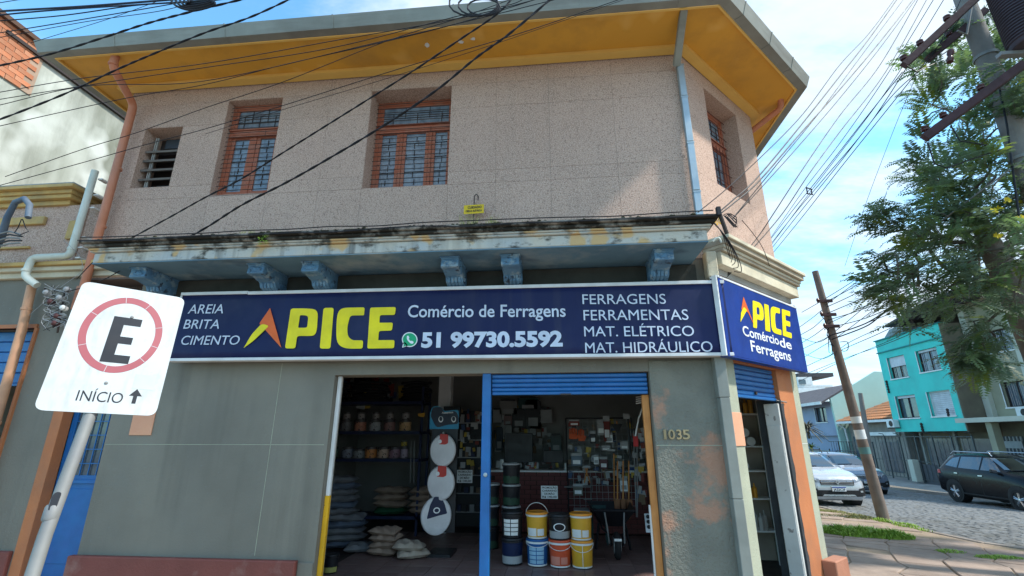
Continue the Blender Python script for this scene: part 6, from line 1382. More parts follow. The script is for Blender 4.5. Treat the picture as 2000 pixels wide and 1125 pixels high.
P = onY(1586, 880, 35); palm((P.x, 35, P.z+.2), 26, .7, 'small yellow-green plant by the low glass fence', m_palm)
# ------------------------------------------------------------ cars
def catm(p0, p1, p2, p3, t): return .5*((2*p1)+(-p0+p2)*t+(2*p0-5*p1+4*p2-p3)*t*t+(-p0+3*p1-3*p2+p3)*t*t*t)
def car(label, loc, rz, paint, trim_low, bars=False, seed=0, logo=True, plate=None, hgt=1.0, wheelm=None, black=False):
    ST_ = [(2.13, .34, .56, .60, .55, .70, .46), (2.07, .25, .76, .70, .74, .84, .62), (1.92, .21, .86, .78, .84, .95, .70), (1.5, .20, .885, .88, .865, 1.04, .76), (1.05, .20, .89, .97, .87, 1.10, .78), (.92, .20, .89, 1.0, .87, 1.15, .76), (.5, .20, .89, 1.02, .87, 1.40, .66), (.18, .20, .89, 1.03, .87, 1.54, .62), (-.4, .20, .89, 1.05, .87, 1.61, .61), (-1.1, .20, .89, 1.07, .87, 1.60, .60), (-1.6, .22, .89, 1.09, .86, 1.54, .58), (-1.86, .24, .885, 1.08, .85, 1.30, .64), (-2.02, .26, .87, 1.02, .83, 1.10, .72), (-2.12, .32, .82, .9, .78, .98, .66)]
    t = thing('parked_car', label, 'car', loc, rz, None)
    def ring(s):
        x, zb, wm, zbt, wb, zt, wt = s; zb *= 1; half = [(0, zb), (wm*.82, zb), (wm*.985, zb+.10), (wm, zb+(zbt-zb)*.45), (wm*.995, zb+(zbt-zb)*.75), (wb, zbt), ((wb*.35+wt*.65), zbt+(zt-zbt)*.6), (wt, zt-.045*(1 if zt > 1.2 else .4)), (wt*.82, zt), (0, zt+.02)]
        return half
    NS = []
    for i in range(len(ST_)-1):
        for k in range(4):
            tt = k/4; s = [catm(ST_[max(i-1, 0)][c], ST_[i][c], ST_[i+1][c], ST_[min(i+2, len(ST_)-1)][c], tt) for c in range(7)]; NS.append(s)
    NS.append(ST_[-1]); b = MB(); vs = []; m = 0
    for s in NS:
        h = ring(s); full = [(s[0], y, z*hgt if z > .4 else z) for y, z in h]+[(s[0], -y, z*hgt if z > .4 else z) for y, z in h[-2:0:-1]]; m = len(full); vs += full
    fs = [(i*m+k, i*m+(k+1) % m, (i+1)*m+(k+1) % m, (i+1)*m+k) for i in range(len(NS)-1) for k in range(m)]
    fs += [tuple(range(m)), tuple((len(NS)-1)*m+k for k in range(m-1, -1, -1))]
    b.add(vs, fs); body = b.build('body', paint, t, smooth=True)
    me = body.data; bvh = BVHTree.FromPolygons([v.co.copy() for v in me.vertices], [tuple(p.vertices) for p in me.polygons])
    def dec(name, quads, axis, m_, off=.006, n=8, parent=None):
        b = MB()
        for Q in quads:
            Q = [Vector(q_) for q_ in Q]; grid = []; ok = True
            for i in range(n+1):
                row = []
                for j in range(n+1):
                    u, v = i/n, j/n; p = (Q[0]*(1-u)+Q[1]*u)*(1-v)+(Q[3]*(1-u)+Q[2]*u)*v
                    if axis == 'x': o_, d_ = Vector((5, p.x, p.y)), Vector((-1, 0, 0))
                    elif axis == '-x': o_, d_ = Vector((-5, p.x, p.y)), Vector((1, 0, 0))
                    elif axis == 'y': o_, d_ = Vector((p.x, 5, p.y)), Vector((0, -1, 0))
                    else: o_, d_ = Vector((p.x, -5, p.y)), Vector((0, 1, 0))
                    hit, nn, _, _ = bvh.ray_cast(o_, d_)
                    if hit is None: ok = False; row.append(None); continue
                    if nn.dot(d_) > 0: nn = -nn
                    row.append(hit+nn*off)
                grid.append(row)
            for i in range(n):
                for j in range(n):
                    P_ = [grid[i][j], grid[i+1][j], grid[i+1][j+1], grid[i][j+1]]
                    if all(p is not None for p in P_): b.add(P_, [(0, 1, 2, 3)])
        if not b.v: return None
        o = b.build(name, m_, parent or t, smooth=True); return o
    gl = m_cglass
    H_ = hgt
    ws = dec('windshield', [[(-.72, 1.135*H_), (.72, 1.135*H_), (.60, 1.50*H_), (-.60, 1.50*H_)]], 'x', gl, n=12)
    dec('wiper', [[(-.55, 1.14*H_), (.05, 1.15*H_), (.05, 1.165*H_), (-.55, 1.155*H_)]], 'x', m_bk, off=.02)
    for s_ in ('y', '-y'):
        dec('side_window', [[(.80, 1.10*H_), (.02, 1.11*H_), (.02, 1.50*H_), (.28, 1.50*H_)]], s_, gl, n=8)
        dec('side_window', [[(-.05, 1.11*H_), (-.95, 1.13*H_), (-.95, 1.50*H_), (-.05, 1.51*H_)]], s_, gl, n=8)
        dec('side_window', [[(-1.02, 1.13*H_), (-1.62, 1.19*H_), (-1.42, 1.43*H_), (-1.02, 1.50*H_)]], s_, gl, n=8)
        dec('lower_cladding', [[(1.45, .22), (-1.45, .22), (-1.45, .34), (1.45, .34)]], s_, m_clad, off=.012, n=12)
        dec('door_handle', [[(.10, .93), (-.08, .93), (-.08, .965), (.10, .965)]], s_, m_chrome, off=.02, n=3); dec('door_handle', [[(-.98, .95), (-1.14, .95), (-1.14, .985), (-.98, .985)]], s_, m_chrome, off=.02, n=3)
        dec('door_seam', [[(-.01, .36), (-.025, .36), (-.025, 1.1), (-.01, 1.1)]], s_, m_bk, off=.002, n=6); dec('door_seam', [[(-1.0, .36), (-1.015, .36), (-1.015, 1.1), (-1.0, 1.1)]], s_, m_bk, off=.002, n=6)
        dec('tail_light', [[(-1.82, .92), (-2.06, .92), (-2.06, 1.05), (-1.86, 1.05)]], s_, m_redl, off=.008, n=4)
    for y_ in (-1, 1):
        dec('headlight', [[(y_*.50, .74*H_), (y_*.80, .80*H_), (y_*.80, .90*H_), (y_*.50, .84*H_)]], 'x', m_lamp, off=.010, n=6); dec('lamp_bulb', [[(y_*.58, .78*H_), (y_*.68, .80*H_), (y_*.68, .85*H_), (y_*.58, .83*H_)]], 'x', m_chrome, off=.016, n=3)
        dec('fog_lamp', [[(y_*.60, .36), (y_*.82, .36), (y_*.82, .60), (y_*.60, .56)]], 'x', m_clad, off=.010, n=4); dec('fog_lamp_glass', [[(y_*.64, .46), (y_*.72, .46), (y_*.72, .51), (y_*.64, .51)]], 'x', m_chrome, off=.016, n=3)
        m1 = MB(); m1.hexa([(.62, y_*.88, 1.05*H_), (.80, y_*.88, 1.05*H_), (.78, y_*1.04, 1.07*H_), (.64, y_*1.04, 1.07*H_), (.64, y_*.88, 1.15*H_), (.76, y_*.88, 1.15*H_), (.75, y_*1.04, 1.18*H_), (.66, y_*1.04, 1.18*H_)]); m1.build('mirror', m_bk if black or seed == 2 else paint, t, bevel=.02, seg=2)
        if bars: MB().tube([(.35, y_*.60, 1.56*H_), (.25, y_*.60, 1.66*H_), (-1.35, y_*.58, 1.67*H_), (-1.5, y_*.58, 1.58*H_)], .018, 6).build('roof_rail', m_bk if seed != 3 else m_chrome, t, smooth=True)
    dec('grille', [[(-.48, .66*H_), (.48, .66*H_), (.52, .80*H_), (-.52, .80*H_)]], 'x', m_clad, off=.010, n=8)
    for k in range(3): dec('grille_bar', [[(-.47, (.685+.04*k)*H_), (.47, (.685+.04*k)*H_), (.47, (.697+.04*k)*H_), (-.47, (.697+.04*k)*H_)]], 'x', m_chrome if k == 2 else m_gry, off=.016, n=6)
    dec('lower_grille', [[(-.70, .34), (.70, .34), (.62, .52), (-.62, .52)]], 'x', m_clad, off=.010, n=8)
    dec('skid_plate', [[(-.50, .35), (.50, .35), (.44, .40), (-.44, .40)]], 'x', m_chrome, off=.02, n=6)
    if logo:   # rhombus emblem in the grille
        F_ = Fr((2.165, 0, .76*H_), (0, 1, 0)); shape([[(0, -.085), (.055, 0), (0, .085), (-.055, 0)], [(0, -.05), (.03, 0), (0, .05), (-.03, 0)]], m_chrome, t, F_, 0, 'emblem', px=False, th=.012)
    F_ = Fr((2.19, 0, .56), (0, 1, 0)); pb = MB().fbox(F_, -.20, .20, -.065, .065, -.04, 0).build('number_plate', m_letw, t); MB().fbox(F_, -.20, .20, .035, .065, .0005, .002).build('plate_band', M('plate_blue', (.01, .06, .35), rough=.5), pb)
    if plate: lettering(plate, m_blackp, pb, F_, -.17, .17, -.05, .07, .002, bold=.02)
    for (x_, y_) in ((1.32, .80), (1.32, -.80), (-1.30, .80), (-1.30, -.80)):
        s_ = 1 if y_ > 0 else -1
        MB().lathe((x_, s_*.60, .36), [(.395, 0), (.395, .296)], 32, ax=(0, s_, 0)).build('wheel_arch', m_clad, t, smooth=True)
        w_ = MB().lathe((x_, s_*.66, .335), [(.22, 0), (.31, .01), (.335, .04), (.335, .20), (.31, .245), (.235, .25), (.225, .22)], 36, ax=(0, s_, 0)).build('wheel', m_rubber, t, smooth=True)
        b = MB(); b.lathe((x_, s_*.86, .335), [(.225, 0), (.225, .025), (.20, .03), (.19, .012)], 32, ax=(0, s_, 0)); 
        for k in range(5):
            for dk in (-.13, .13):
                a = 2*math.pi*k/5+.3; p0 = Vector((x_+.05*math.cos(a+dk*2), s_*.895, .335+.05*math.sin(a+dk*2))); p1 = Vector((x_+.21*math.cos(a+dk), s_*.89, .335+.21*math.sin(a+dk))); b.tube([p0, p1], [.02, .014], 6)
        b.lathe((x_, s_*.87, .335), [(.055, 0), (.05, .035), (.02, .04)], 14, ax=(0, s_, 0)); b.build('rim', m_chrome, w_, smooth=True)
    return t
m_cglass = M('car_glass', (.012, .016, .02), (.014, .018, .022), rough=.06, spec=1.0, coat=1); m_clad = M('black_plastic', (.018, .018, .02), rough=.6); m_chrome = M('bright_alloy', (.55, .56, .58), rough=.3, metal=.8); m_redl = M('tail_lamp_red', (.45, .01, .012), rough=.2); m_lamp = M('lamp_glass', (.22, .25, .30), rough=.15, metal=.3, coat=1)
def carpaint(n, c, metal=.3): return M(n, c, c, rough=.2, metal=metal, coat=1, spec=.5)
y_ = 18.85; car('white compact car parked by the near kerb, facing the viewer', (8.52, y_, zr(8.6, y_)+.02), R(-90), carpaint('pearl_white_paint', (.44, .455, .49), .2), None, bars=True, plate='JAZ5C29', hgt=1.0)
y_ = 25.0; car('silver-grey car with roof rails in the middle of the cobbled street', (13.05, y_, zr(13, y_)+.02), R(-93), carpaint('grey_blue_paint', (.17, .20, .26), .3), None, bars=True, seed=2, plate='IYS4D17', hgt=1.03)
y_ = 18.75; car('black sport utility car parked along the far kerb', (15.1, y_, zr(15, y_)+.02), R(-91.5), M('black_car_paint', (.006, .006, .008), (.006, .006, .008), rough=.2, coat=0, spec=.2), None, bars=True, seed=3, black=True, logo=False, plate='IXB2A40', hgt=1.02)
# ------------------------------------------------------------ poles
m_pole = M('weathered_pole_concrete', (.23, .215, .20), (.17, .16, .15), sc=3, rough=.9, bump=.006, bsc=30, stain=(.17, .15, .14), ssc=2, samt=.7, stretch=(1, 1, .3)); m_arm = M('dark_red_wood_arm', (.075, .04, .045), (.05, .028, .03), sc=6, rough=.8); m_ins = M('brown_porcelain', (.09, .035, .035), rough=.3)
up_ = thing('utility_pole', 'tall concrete utility pole with wooden crossarms and insulators at the right', 'utility pole', (7.5, 7.34, -.1))
Q0 = [onP(1875, 0, (7.5, 7.34, 0), Vector((0, 1, 0))), onP(1940, 155, (7.5, 7.34, 0), Vector((0, 1, 0))), onP(1995, 300, (7.5, 7.34, 0), Vector((0, 1, 0)))]
print('pole pts', Q0)
adopt(MB().tube([(7.5, 7.34, -.2), (7.49, 7.34, 5), (7.48, 7.34, 10.2)], [.20, .165, .13], 20).build('shaft', m_pole, smooth=True), up_)
def arm(pa, pb, r_, Y, ins, yy=None):
    a = onY(*pa, Y); c = onY(*pb, yy or Y); d = (c-a).normalized(); s = Vector((0, 0, 1)).cross(d).normalized()*r_; u = d.cross(s).normalized()*r_*1.15
    a_ = MB().hexa([a-s-u, a+s-u, c+s-u, c-s-u, a-s+u, a+s+u, c+s+u, c-s+u]).build('crossarm', m_arm, bevel=.008); adopt(a_, up_)
    for t in ins:
        p = a.lerp(c, t)+Vector((0, 0, r_*1.2)); o = MB().lathe(p, [(.012, 0), (.015, .03), (.05, .035), (.055, .06), (.03, .07), (.045, .08), (.05, .10), (.02, .12)], 14).build('insulator', m_ins, smooth=True); o.parent = a_; o.matrix_parent_inverse = Matrix.Identity(4)
    return a_
arm((1765, 128), (1925, -20), .05, 7.10, (.02, .22, .55), 6.9)
arm((1812, 116), (1925, 20), .05, 7.45, (.4, .7), 7.3)
arm((1805, 270), (2000, 125), .055, 7.05, (.03, .22, .6), 6.6)
for (z_, w_) in ((7.9, .16), (7.0, .165), (5.9, .172)): adopt(MB().lathe((7.49, 7.34, z_), [(w_+.01, 0), (w_+.014, .05)], 20).build('pole_band', m_galv, smooth=True), up_)
adopt(MB().tube([onY(1870, 60, 7.1), onY(1888, 68, 7.15), onY(1898, 10, 7.1)], .018, 6).build('stay_bracket', m_galv), up_)
adopt(MB().tube([onY(1952, 170, 7.1), onY(1968, 250, 7.1), onY(1978, 330, 7.1), onY(1990, 420, 7.1)], .015, 6).build('ground_cable', m_cable, smooth=True), up_)
o = MB().lathe(onY(1856, 110, 7.0), [(.045, -.12), (.05, -.05), (.03, 0), (.05, .05), (.045, .12)], 12, ax=(.3, 0, 1)).build('fuse_holder', m_ins, smooth=True); adopt(o, up_)
adopt(MB().tube([onY(1838, 108, 7.05), onY(1850, 100, 7.05), onY(1868, 104, 7.05)], .012, 6).build('fuse_bracket', m_galv), up_)
for k, (pa, pb, pc) in enumerate((((1857, 245), (1875, 275), (1935, 285)), ((1812, 278), (1825, 320), (1850, 328)), ((1850, 328), (1900, 310), (1975, 285)), ((1800, 240), (1820, 220), (1850, 210)), ((1770, 128), (1790, 140), (1830, 122)))):
    adopt(MB().tube([onY(*pa, 6.95), onY(*pb, 6.95), onY(*pc, 7.1)], .010, 6).build('jumper_cable', m_cable, smooth=True), up_)
# transformer with cooling ribs
tr = thing('transformer', 'dark ribbed transformer hanging on the utility pole at the top right corner', 'transformer', tuple(onY(1985, 60, 6.5)))
c0 = onY(1992, 30, 6.45); 
b = MB(); b.lathe(c0+Vector((.08, 0, -.55)), [(.28, 0), (.30, .03), (.30, 1.25), (.26, 1.3)], 24); adopt(b.build('tank', M('transformer_paint', (.05, .04, .055), rough=.5), smooth=True), tr)
for k in range(24): adopt(MB().lathe(c0+Vector((.08, 0, -.48+k*.05)), [(.30, 0), (.325, .012), (.325, .022), (.30, .034)], 24).build('cooling_rib', M('transformer_paint', (.05, .04, .055))), tr)
adopt(MB().box(c0.x-.35, c0.x+.4, c0.y+.1, c0.y+.2, c0.z-.62, c0.z-.56).build('bracket', m_galv), tr)
# leaning pole
m_pw = M('old_timber_pole', (.21, .165, .14), (.15, .115, .10), sc=4, rough=.9, bump=.006, bsc=30, stretch=(3, 3, .3), stain=(.30, .24, .2), ssc=3, samt=.5)
lp = thing('utility_pole', 'old timber pole leaning left beside the grass tuft', 'utility pole', (7.45, 12.9, -.2))
pb_ = onY(1728, 1022, 12.9); pt_ = onY(1592, 530, 12.9); print('lean', pb_, pt_)
adopt(MB().tube([pb_-(pt_-pb_)*.03, pb_.lerp(pt_, .5), pt_], [.128, .104, .078], 16).build('shaft', m_pw, smooth=True), lp)
for (t0, t1, m_) in ((.36, .385, m_white), (.30, .335, m_letw), (.245, .27, M('faded_teal_poster', (.12, .26, .26), rough=.7))):
    a = pb_.lerp(pt_, t0); c = pb_.lerp(pt_, t1); adopt(MB().tube([a, c], .131-.05*t0, 16).build('pasted_paper', m_, smooth=True), lp)
for k, t0 in enumerate((.86, .80, .75)):
    a = pb_.lerp(pt_, t0); adopt(MB().box(a.x-.22, a.x+.16, a.y-.14, a.y-.09, a.z-.04, a.z+.04).build('cable_bracket', m_arm, bevel=.005), lp)
    adopt(MB().lathe((a.x-.2, a.y-.12, a.z), [(.03, 0), (.045, .03), (.02, .08)], 10).build('insulator', m_ins, smooth=True), lp)
rnd = random.Random(31)
for k in range(4):
    a = pb_.lerp(pt_, .70+.03*k); pts = [a+Vector((-.15-.06*math.cos(s*1.3)+rnd.uniform(-.05, .05), -.12, -.25*s/4+.1*math.sin(s*2+k))) for s in range(9)]; adopt(MB().tube(pts, .010, 5).build('cable_coil', m_cable, smooth=True), lp)
o = MB().tube([onY(1680, 768, 24), onY(1700, 890, 24)], [.09, .12], 10).build('utility_pole', m_pole, smooth=True); tag(o, 'thin short concrete pole right behind the leaning pole', 'utility pole')
# ------------------------------------------------------------ tree
tr_ = thing('street_tree', 'feathery-leaved street tree behind the utility pole at the right', 'tree', (8.1, 8.7, -.1))
rnd = random.Random(17)
m_bark = M('grey_brown_bark', (.16, .13, .11), (.10, .085, .075), sc=3, rough=.95, bump=.02, bsc=14, stain=(.25, .23, .2), ssc=2, samt=.6, stretch=(1, 1, .3))
trunk = [Vector((8.15, 8.7, -.15)), Vector((8.12, 8.7, 1.5)), Vector((8.08, 8.7, 3.0)), Vector((8.0, 8.72, 4.1)), Vector((7.85, 8.72, 4.9)), Vector((7.75, 8.7, 5.6))]
tk = MB().tube(trunk, [.33, .27, .25, .23, .17, .11], 14).build('trunk', m_bark, smooth=True); adopt(tk, tr_)
POLY = [(1790, 130), (1860, 60), (1990, -40), (2300, -80), (2500, 300), (2350, 640), (2100, 700), (1990, 690), (1960, 560), (1890, 590), (1800, 600), (1740, 600), (1690, 560), (1730, 515), (1690, 505), (1790, 460), (1735, 430), (1700, 412), (1790, 370), (1770, 320), (1800, 290), (1850, 250), (1800, 185)]
HANG = [(1860, 640), (1905, 610), (1960, 640), (1950, 720), (1900, 740), (1865, 700)]
def inp(x, y, P): return inside(x, y, P)
tips = []
tries = 0
while len(tips) < 380 and tries < 20000:
    tries += 1; x = rnd.uniform(1690, 2450); y = rnd.uniform(-60, 690)
    if not inp(x, y, POLY): continue
    if x > 2050 and rnd.random() < .76: continue
    if x > 1945 and y > 545 and rnd.random() < .9: continue
    if x < 1960 and y < 240 and rnd.random() < .55: continue
    cen = abs(x-1990)/330; Y = 8.7+rnd.uniform(-1.0, 1.0)*max(.35, 1-cen*.7)*1.9-.5*max(0, cen-.2); tips.append(onY(x, y, Y))
for k in range(26):
    x, y = rnd.uniform(1860, 1960), rnd.uniform(600, 745)
    if inp(x, y, HANG): tips.append(onY(x, y, rnd.uniform(7.8, 8.4)))
for (x, y) in ((1800, 182), (1820, 205), (1808, 270), (1785, 315), (1750, 408), (1708, 415), (1724, 435), (1755, 450), (1708, 545), (1730, 520), (1740, 585), (1770, 612), (1757, 590), (1900, 130), (1940, 110), (1712, 425), (1840, 165), (1725, 500), (1790, 640)): tips.append(onY(x, y, rnd.uniform(7.7, 8.5)))
nodes = [(p, i) for i, p in enumerate(trunk[3:])]; nodes = [[trunk[3], -1, 0], [trunk[4], 0, 0], [trunk[5], 1, 0]]
root_ = trunk[4]; tips.sort(key=lambda p: (p-root_).length)
br = MB(); segs = []
for p in tips:
    best = None; bd = 1e9
    for i, nd in enumerate(nodes):
        d = (nd[0]-p).length+.25*(nd[0]-root_).length
        if d < bd: bd = d; best = i
    a = nodes[best][0]; mid = a.lerp(p, .5)+Vector((rnd.uniform(-.1, .1), rnd.uniform(-.1, .1), rnd.uniform(.0, .15)))*min(1, (p-a).length)
    nodes.append([mid, best, 0]); nodes.append([p, len(nodes)-1, 0]); 
for i in range(len(nodes)-1, 0, -1):
    nodes[i][2] += 1; nodes[nodes[i][1]][2] += nodes[i][2] if nodes[i][1] >= 0 else 0
for i in range(1, len(nodes)):
    a = nodes[nodes[i][1]]; c = nodes[i]; ra = min(.13, .0035*math.sqrt(max(1, a[2]))); rc = min(.12, .0035*math.sqrt(max(1, c[2]))); br.tube([a[0], c[0]], [min(ra, rc*1.4), rc], 5, caps=False)
adopt(br.build('branches', m_bark, smooth=True), tr_)
lf = MB(); NL = 3
def leaf(p, d, side, ln, w_, mi):
    s = d.cross(side).normalized(); lf.add([p, p+d*ln*.45+side*w_, p+d*ln, p+d*ln*.45-side*w_], [(0, 1, 2, 3)], mi)
def frond(p, d, L_, mi):
    g = Vector((0, 0, -1)); n = 12; q_ = p.copy(); d = d.normalized()
    for k in range(n):
        t = k/(n-1); dd = (d+g*.75*t*t).normalized(); s = dd.cross(Vector((0, 0, 1)))
        if s.length < .05: s = Vector((1, 0, 0))
        s.normalize(); up2 = s.cross(dd).normalized(); q_ = q_+dd*L_/n; ln = L_*.24*(math.sin(math.pi*(.18+.78*t))**.7)
        for sg_ in (-1, 1):
            ld = (s*sg_*.93+dd*.35+Vector((0, 0, rnd.uniform(-.35, .1)))).normalized(); leaf(q_, ld, dd, ln, ln*.21, mi)
cnt = 0
for p in tips:
    out = (p-Vector((8.0, 8.7, 5.5))); out.z *= .4; out.normalize(); 
    for k in range(rnd.choice((7, 8, 10))):
        d = out*rnd.uniform(.3, 1.1)+Vector((rnd.gauss(0, .55), rnd.gauss(0, .55), rnd.gauss(.05, .3))); mi = 0 if rnd.random() < .6 else (1 if rnd.random() < .75 else 2); frond(p+Vector((rnd.uniform(-.12, .12), rnd.uniform(-.12, .12), rnd.uniform(-.1, .1))), d, rnd.uniform(.32, .58), mi); cnt += 1
print('fronds', cnt, 'leaf faces', len(lf.f))
def leafmat(n, c): 
    m = M(n, c, tuple(v*.75 for v in c), sc=2.5, rough=.5, spec=.3); 
    nt = m.node_tree; pb2 = nt.nodes['Principled BSDF']; tb_ = nt.nodes.new('ShaderNodeBsdfTranslucent'); tb_.inputs['Color'].default_value = (c[0]*1.5, c[1]*1.6, c[2]*1.1, 1); mxs = nt.nodes.new('ShaderNodeMixShader'); mxs.inputs[0].default_value = .4
    nt.links.new(pb2.outputs[0], mxs.inputs[1]); nt.links.new(tb_.outputs[0], mxs.inputs[2]); nt.links.new(mxs.outputs[0], nt.nodes['Material Output'].inputs['Surface']); return m
o = lf.mesh('crown'); 
for mm in (leafmat('leaf_deep_green', (.13, .18, .13)), leafmat('leaf_mid_green', (.13, .20, .10)), leafmat('leaf_yellow_green', (.16, .20, .05))): o.materials.append(mm)
oo = bpy.data.objects.new('crown', o); link(oo); oo['kind'] = 'stuff'; adopt(oo, tr_)
for k, (x, y) in enumerate(((1940, 412), (1948, 460), (1994, 425), (1967, 391), (1950, 408), (1996, 395))):
    P = onY(x, y, 7.0+.1*k); b = MB()
    for j in range(9):
        a = j*.7; d = Vector((math.cos(a)*.05, rnd.uniform(-.03, .03), math.sin(a)*.035)); s = Vector((-math.sin(a), 0, math.cos(a)))*.02; b.add([P, P+d+s, P+d*1.4, P+d-s], [(0, 1, 2, 3)])
    adopt(b.build('blossom', M('yellow_blossom', (.75, .55, .02), rough=.6)), tr_)
# ------------------------------------------------------------ overhead wires (each strung between real points)
def spline(P, n=10):
    P = [Vector(p) for p in P]; out = []
    for i in range(len(P)-1):
        a, b_, c, d = P[max(i-1, 0)], P[i], P[i+1], P[min(i+2, len(P)-1)]
        for k in range(n): t = k/n; out.append(Vector([catm(a[j], b_[j], c[j], d[j], t) for j in range(3)]))
    out.append(P[-1]); return out
def wire(pts, r_, label, group, m=None, tw=0, cat='wire'):
    P = spline([onY(x, y, Y) for x, y, Y in pts], 12); b = MB()
    if tw:
        for ph in (0, math.pi):
            Q = []; 
            for k, p in enumerate(P): Q.append(p+Vector((0, math.cos(k*.9+ph), math.sin(k*.9+ph)))*r_*.9)
            b.tube(Q, r_, 6)
    else: b.tube(P, r_, 6)
    o = b.build('overhead_wire', m or m_cable, smooth=True); return tag(o, label, cat, group)
G1 = 'wires running across the upper left corner'; G2 = 'wires crossing in front of the shop facade'; G3 = 'wires between the shop corner and the utility pole'; G4 = 'wires along the side street behind the corner'; G5 = 'wires from the leaning pole toward the tree'
L1 = [([(-60, 15, 3.2), (45, -2, 3.2), (140, -18, 3.2)], .006, 'thin wire cutting the extreme upper left corner', 0), ([(-60, 28, 3.1), (0, 22, 3.1), (170, 12, 3.1), (350, -2, 3.1)], .016, 'thickest dark wire of the upper left bundle', 0), ([(-60, 36, 3.15), (90, 21, 3.15), (350, 4, 3.2), (430, -4, 3.2)], .012, 'second thick wire just under the thickest upper left one', 0), ([(-60, 45, 3.2), (115, 31, 3.2), (270, 10, 3.2), (400, 3, 3.2), (470, -8, 3.2)], .009, 'wire sagging below the thick pair in the upper left', 0), ([(-60, 72, 3.4), (0, 64, 3.4), (160, 38, 3.4), (335, 8, 3.4), (380, -2, 3.4)], .008, 'upper of two close wires left of the eave corner', 0), ([(-60, 80, 3.5), (0, 73, 3.5), (170, 42, 3.5), (320, 20, 3.5), (400, -5, 3.5)], .006, 'lower of two close wires left of the eave corner', 0), ([(60, 84, 3.6), (85, 76, 3.6), (215, 36, 3.6), (330, -6, 3.6)], .005, 'very thin wire rising to the top left of the eave', 0), ([(-60, 140, 3.6), (0, 128, 3.6), (100, 105, 3.6), (200, 74, 3.5), (290, 45, 3.5), (373, 23, 3.4), (480, -3, 3.4)], .010, 'twisted wire passing over the left eave tip', 1), ([(-60, 252, 3.4), (0, 233, 3.4), (120, 186, 3.4), (228, 136, 3.4), (300, 105, 3.4), (400, 64, 3.4), (490, 33, 3.4), (575, -6, 3.4)], .009, 'black wire crossing the tip of the gutter from the left', 1)]
for p, r_, lab, tw in L1: wire(p, r_*.62, lab, G1, m_cableb if r_ > .01 else m_cable, tw)
L2 = [([(-60, 190, 4.0), (0, 180, 4.0), (160, 153, 4.0), (400, 124, 4.0), (650, 80, 3.9), (900, 35, 3.8), (1080, -10, 3.8)], .0045, 'upper of a pair of long thin wires over the soffit', 0), ([(-60, 205, 4.1), (0, 194, 4.1), (180, 165, 4.1), (400, 132, 4.1), (650, 93, 4.0), (900, 30, 3.9), (1000, 8, 3.9), (1030, -8, 3.9)], .0045, 'lower of a pair of long thin wires over the soffit', 0), ([(-60, 218, 4.2), (0, 205, 4.2), (170, 168, 4.2), (400, 158, 4.2), (741, 82, 4.0), (960, 30, 3.9), (1120, -10, 3.9)], .0045, 'long thin wire running under the pair across the soffit', 0), ([(-60, 260, 4.3), (0, 246, 4.3), (240, 193, 4.3), (400, 165, 4.3), (560, 125, 4.2), (741, 84, 4.1), (900, 44, 4.0), (1080, -12, 4.0)], .0045, 'thin wire reaching the left wall edge just above the vent window', 0), ([(10, 345, 4.6), (160, 292, 4.6), (270, 258, 4.6), (400, 211, 4.5), (553, 160, 4.4), (756, 80, 4.3), (900, 34, 4.2), (1010, -6, 4.2)], .0045, 'thin wire touching the top of the narrow window', 0), ([(0, 362, 4.6), (160, 318, 4.6), (290, 281, 4.6), (400, 252, 4.5), (553, 206, 4.4), (791, 131, 4.3), (1000, 70, 4.2), (1230, -8, 4.2)], .0045, 'thin wire rising above the wide window to the right', 0), ([(400, 262, 4.5), (553, 214, 4.4), (740, 158, 4.3), (960, 88, 4.2), (1240, -8, 4.1)], .003, 'faint thin wire just under the one above the wide window', 0), ([(247, 470, 5.36), (330, 425, 5.1), (400, 386, 4.9), (470, 350, 4.7), (545, 303, 4.5), (620, 256, 4.4), (700, 206, 4.3), (800, 143, 4.1), (900, 76, 3.9), (970, 28, 3.8), (1005, -8, 3.8)], .0062, 'twisted black cable crossing the narrow window diagonally', 1), ([(250, 530, 5.2), (310, 495, 5.0), (400, 446, 4.8), (473, 400, 4.6), (560, 356, 4.5), (650, 305, 4.3), (750, 245, 4.2), (850, 178, 4.0), (930, 113, 3.9), (1000, 62, 3.8), (1085, -10, 3.8)], .0075, 'thick twisted black cable crossing the wide window diagonally', 1), ([(150, 545, 5.3), (195, 500, 5.1), (250, 467, 4.95)], .006, 'short cable leading from the left insulator rack to the wall', 0), ([(130, 570, 5.3), (190, 552, 5.2), (250, 520, 5.0)], .006, 'second short cable from the left insulator rack', 0)]
for p, r_, lab, tw in L2: wire(p, r_, lab, G2, None, tw)
for k in range(3):   # coil at the top centre
    cx_, cy_ = 925+10*k, -6+4*k; o = MB().tube([onY(cx_+(48-8*k)*math.cos(a*.42)*(1), cy_+(26-5*k)*math.sin(a*.42)+12, 3.6) for a in range(16)], .009, 6).build('cable_coil', m_cable, smooth=True); tag(o, ('outer', 'middle', 'inner')[k]+' loop of the cable coil at the top centre', 'cable coil', 'cable coil loops at the top centre')
for k in range(5):
    o = MB().tube(spline([onY(330+8*k, -6-2*k, 3.1), onY(345+6*k, 12-2*k, 3.1), onY(380-3*k, 20-4*k, 3.12), onY(420-4*k, 8-2*k, 3.1), onY(400, -8, 3.1)], 6), .010, 6).build('cable_coil', m_cable, smooth=True); tag(o, ('outermost', 'second', 'middle', 'fourth', 'innermost')[k]+' dark cable loop of the tangle at the upper left edge', 'cable coil', 'cable tangle at the upper left edge')
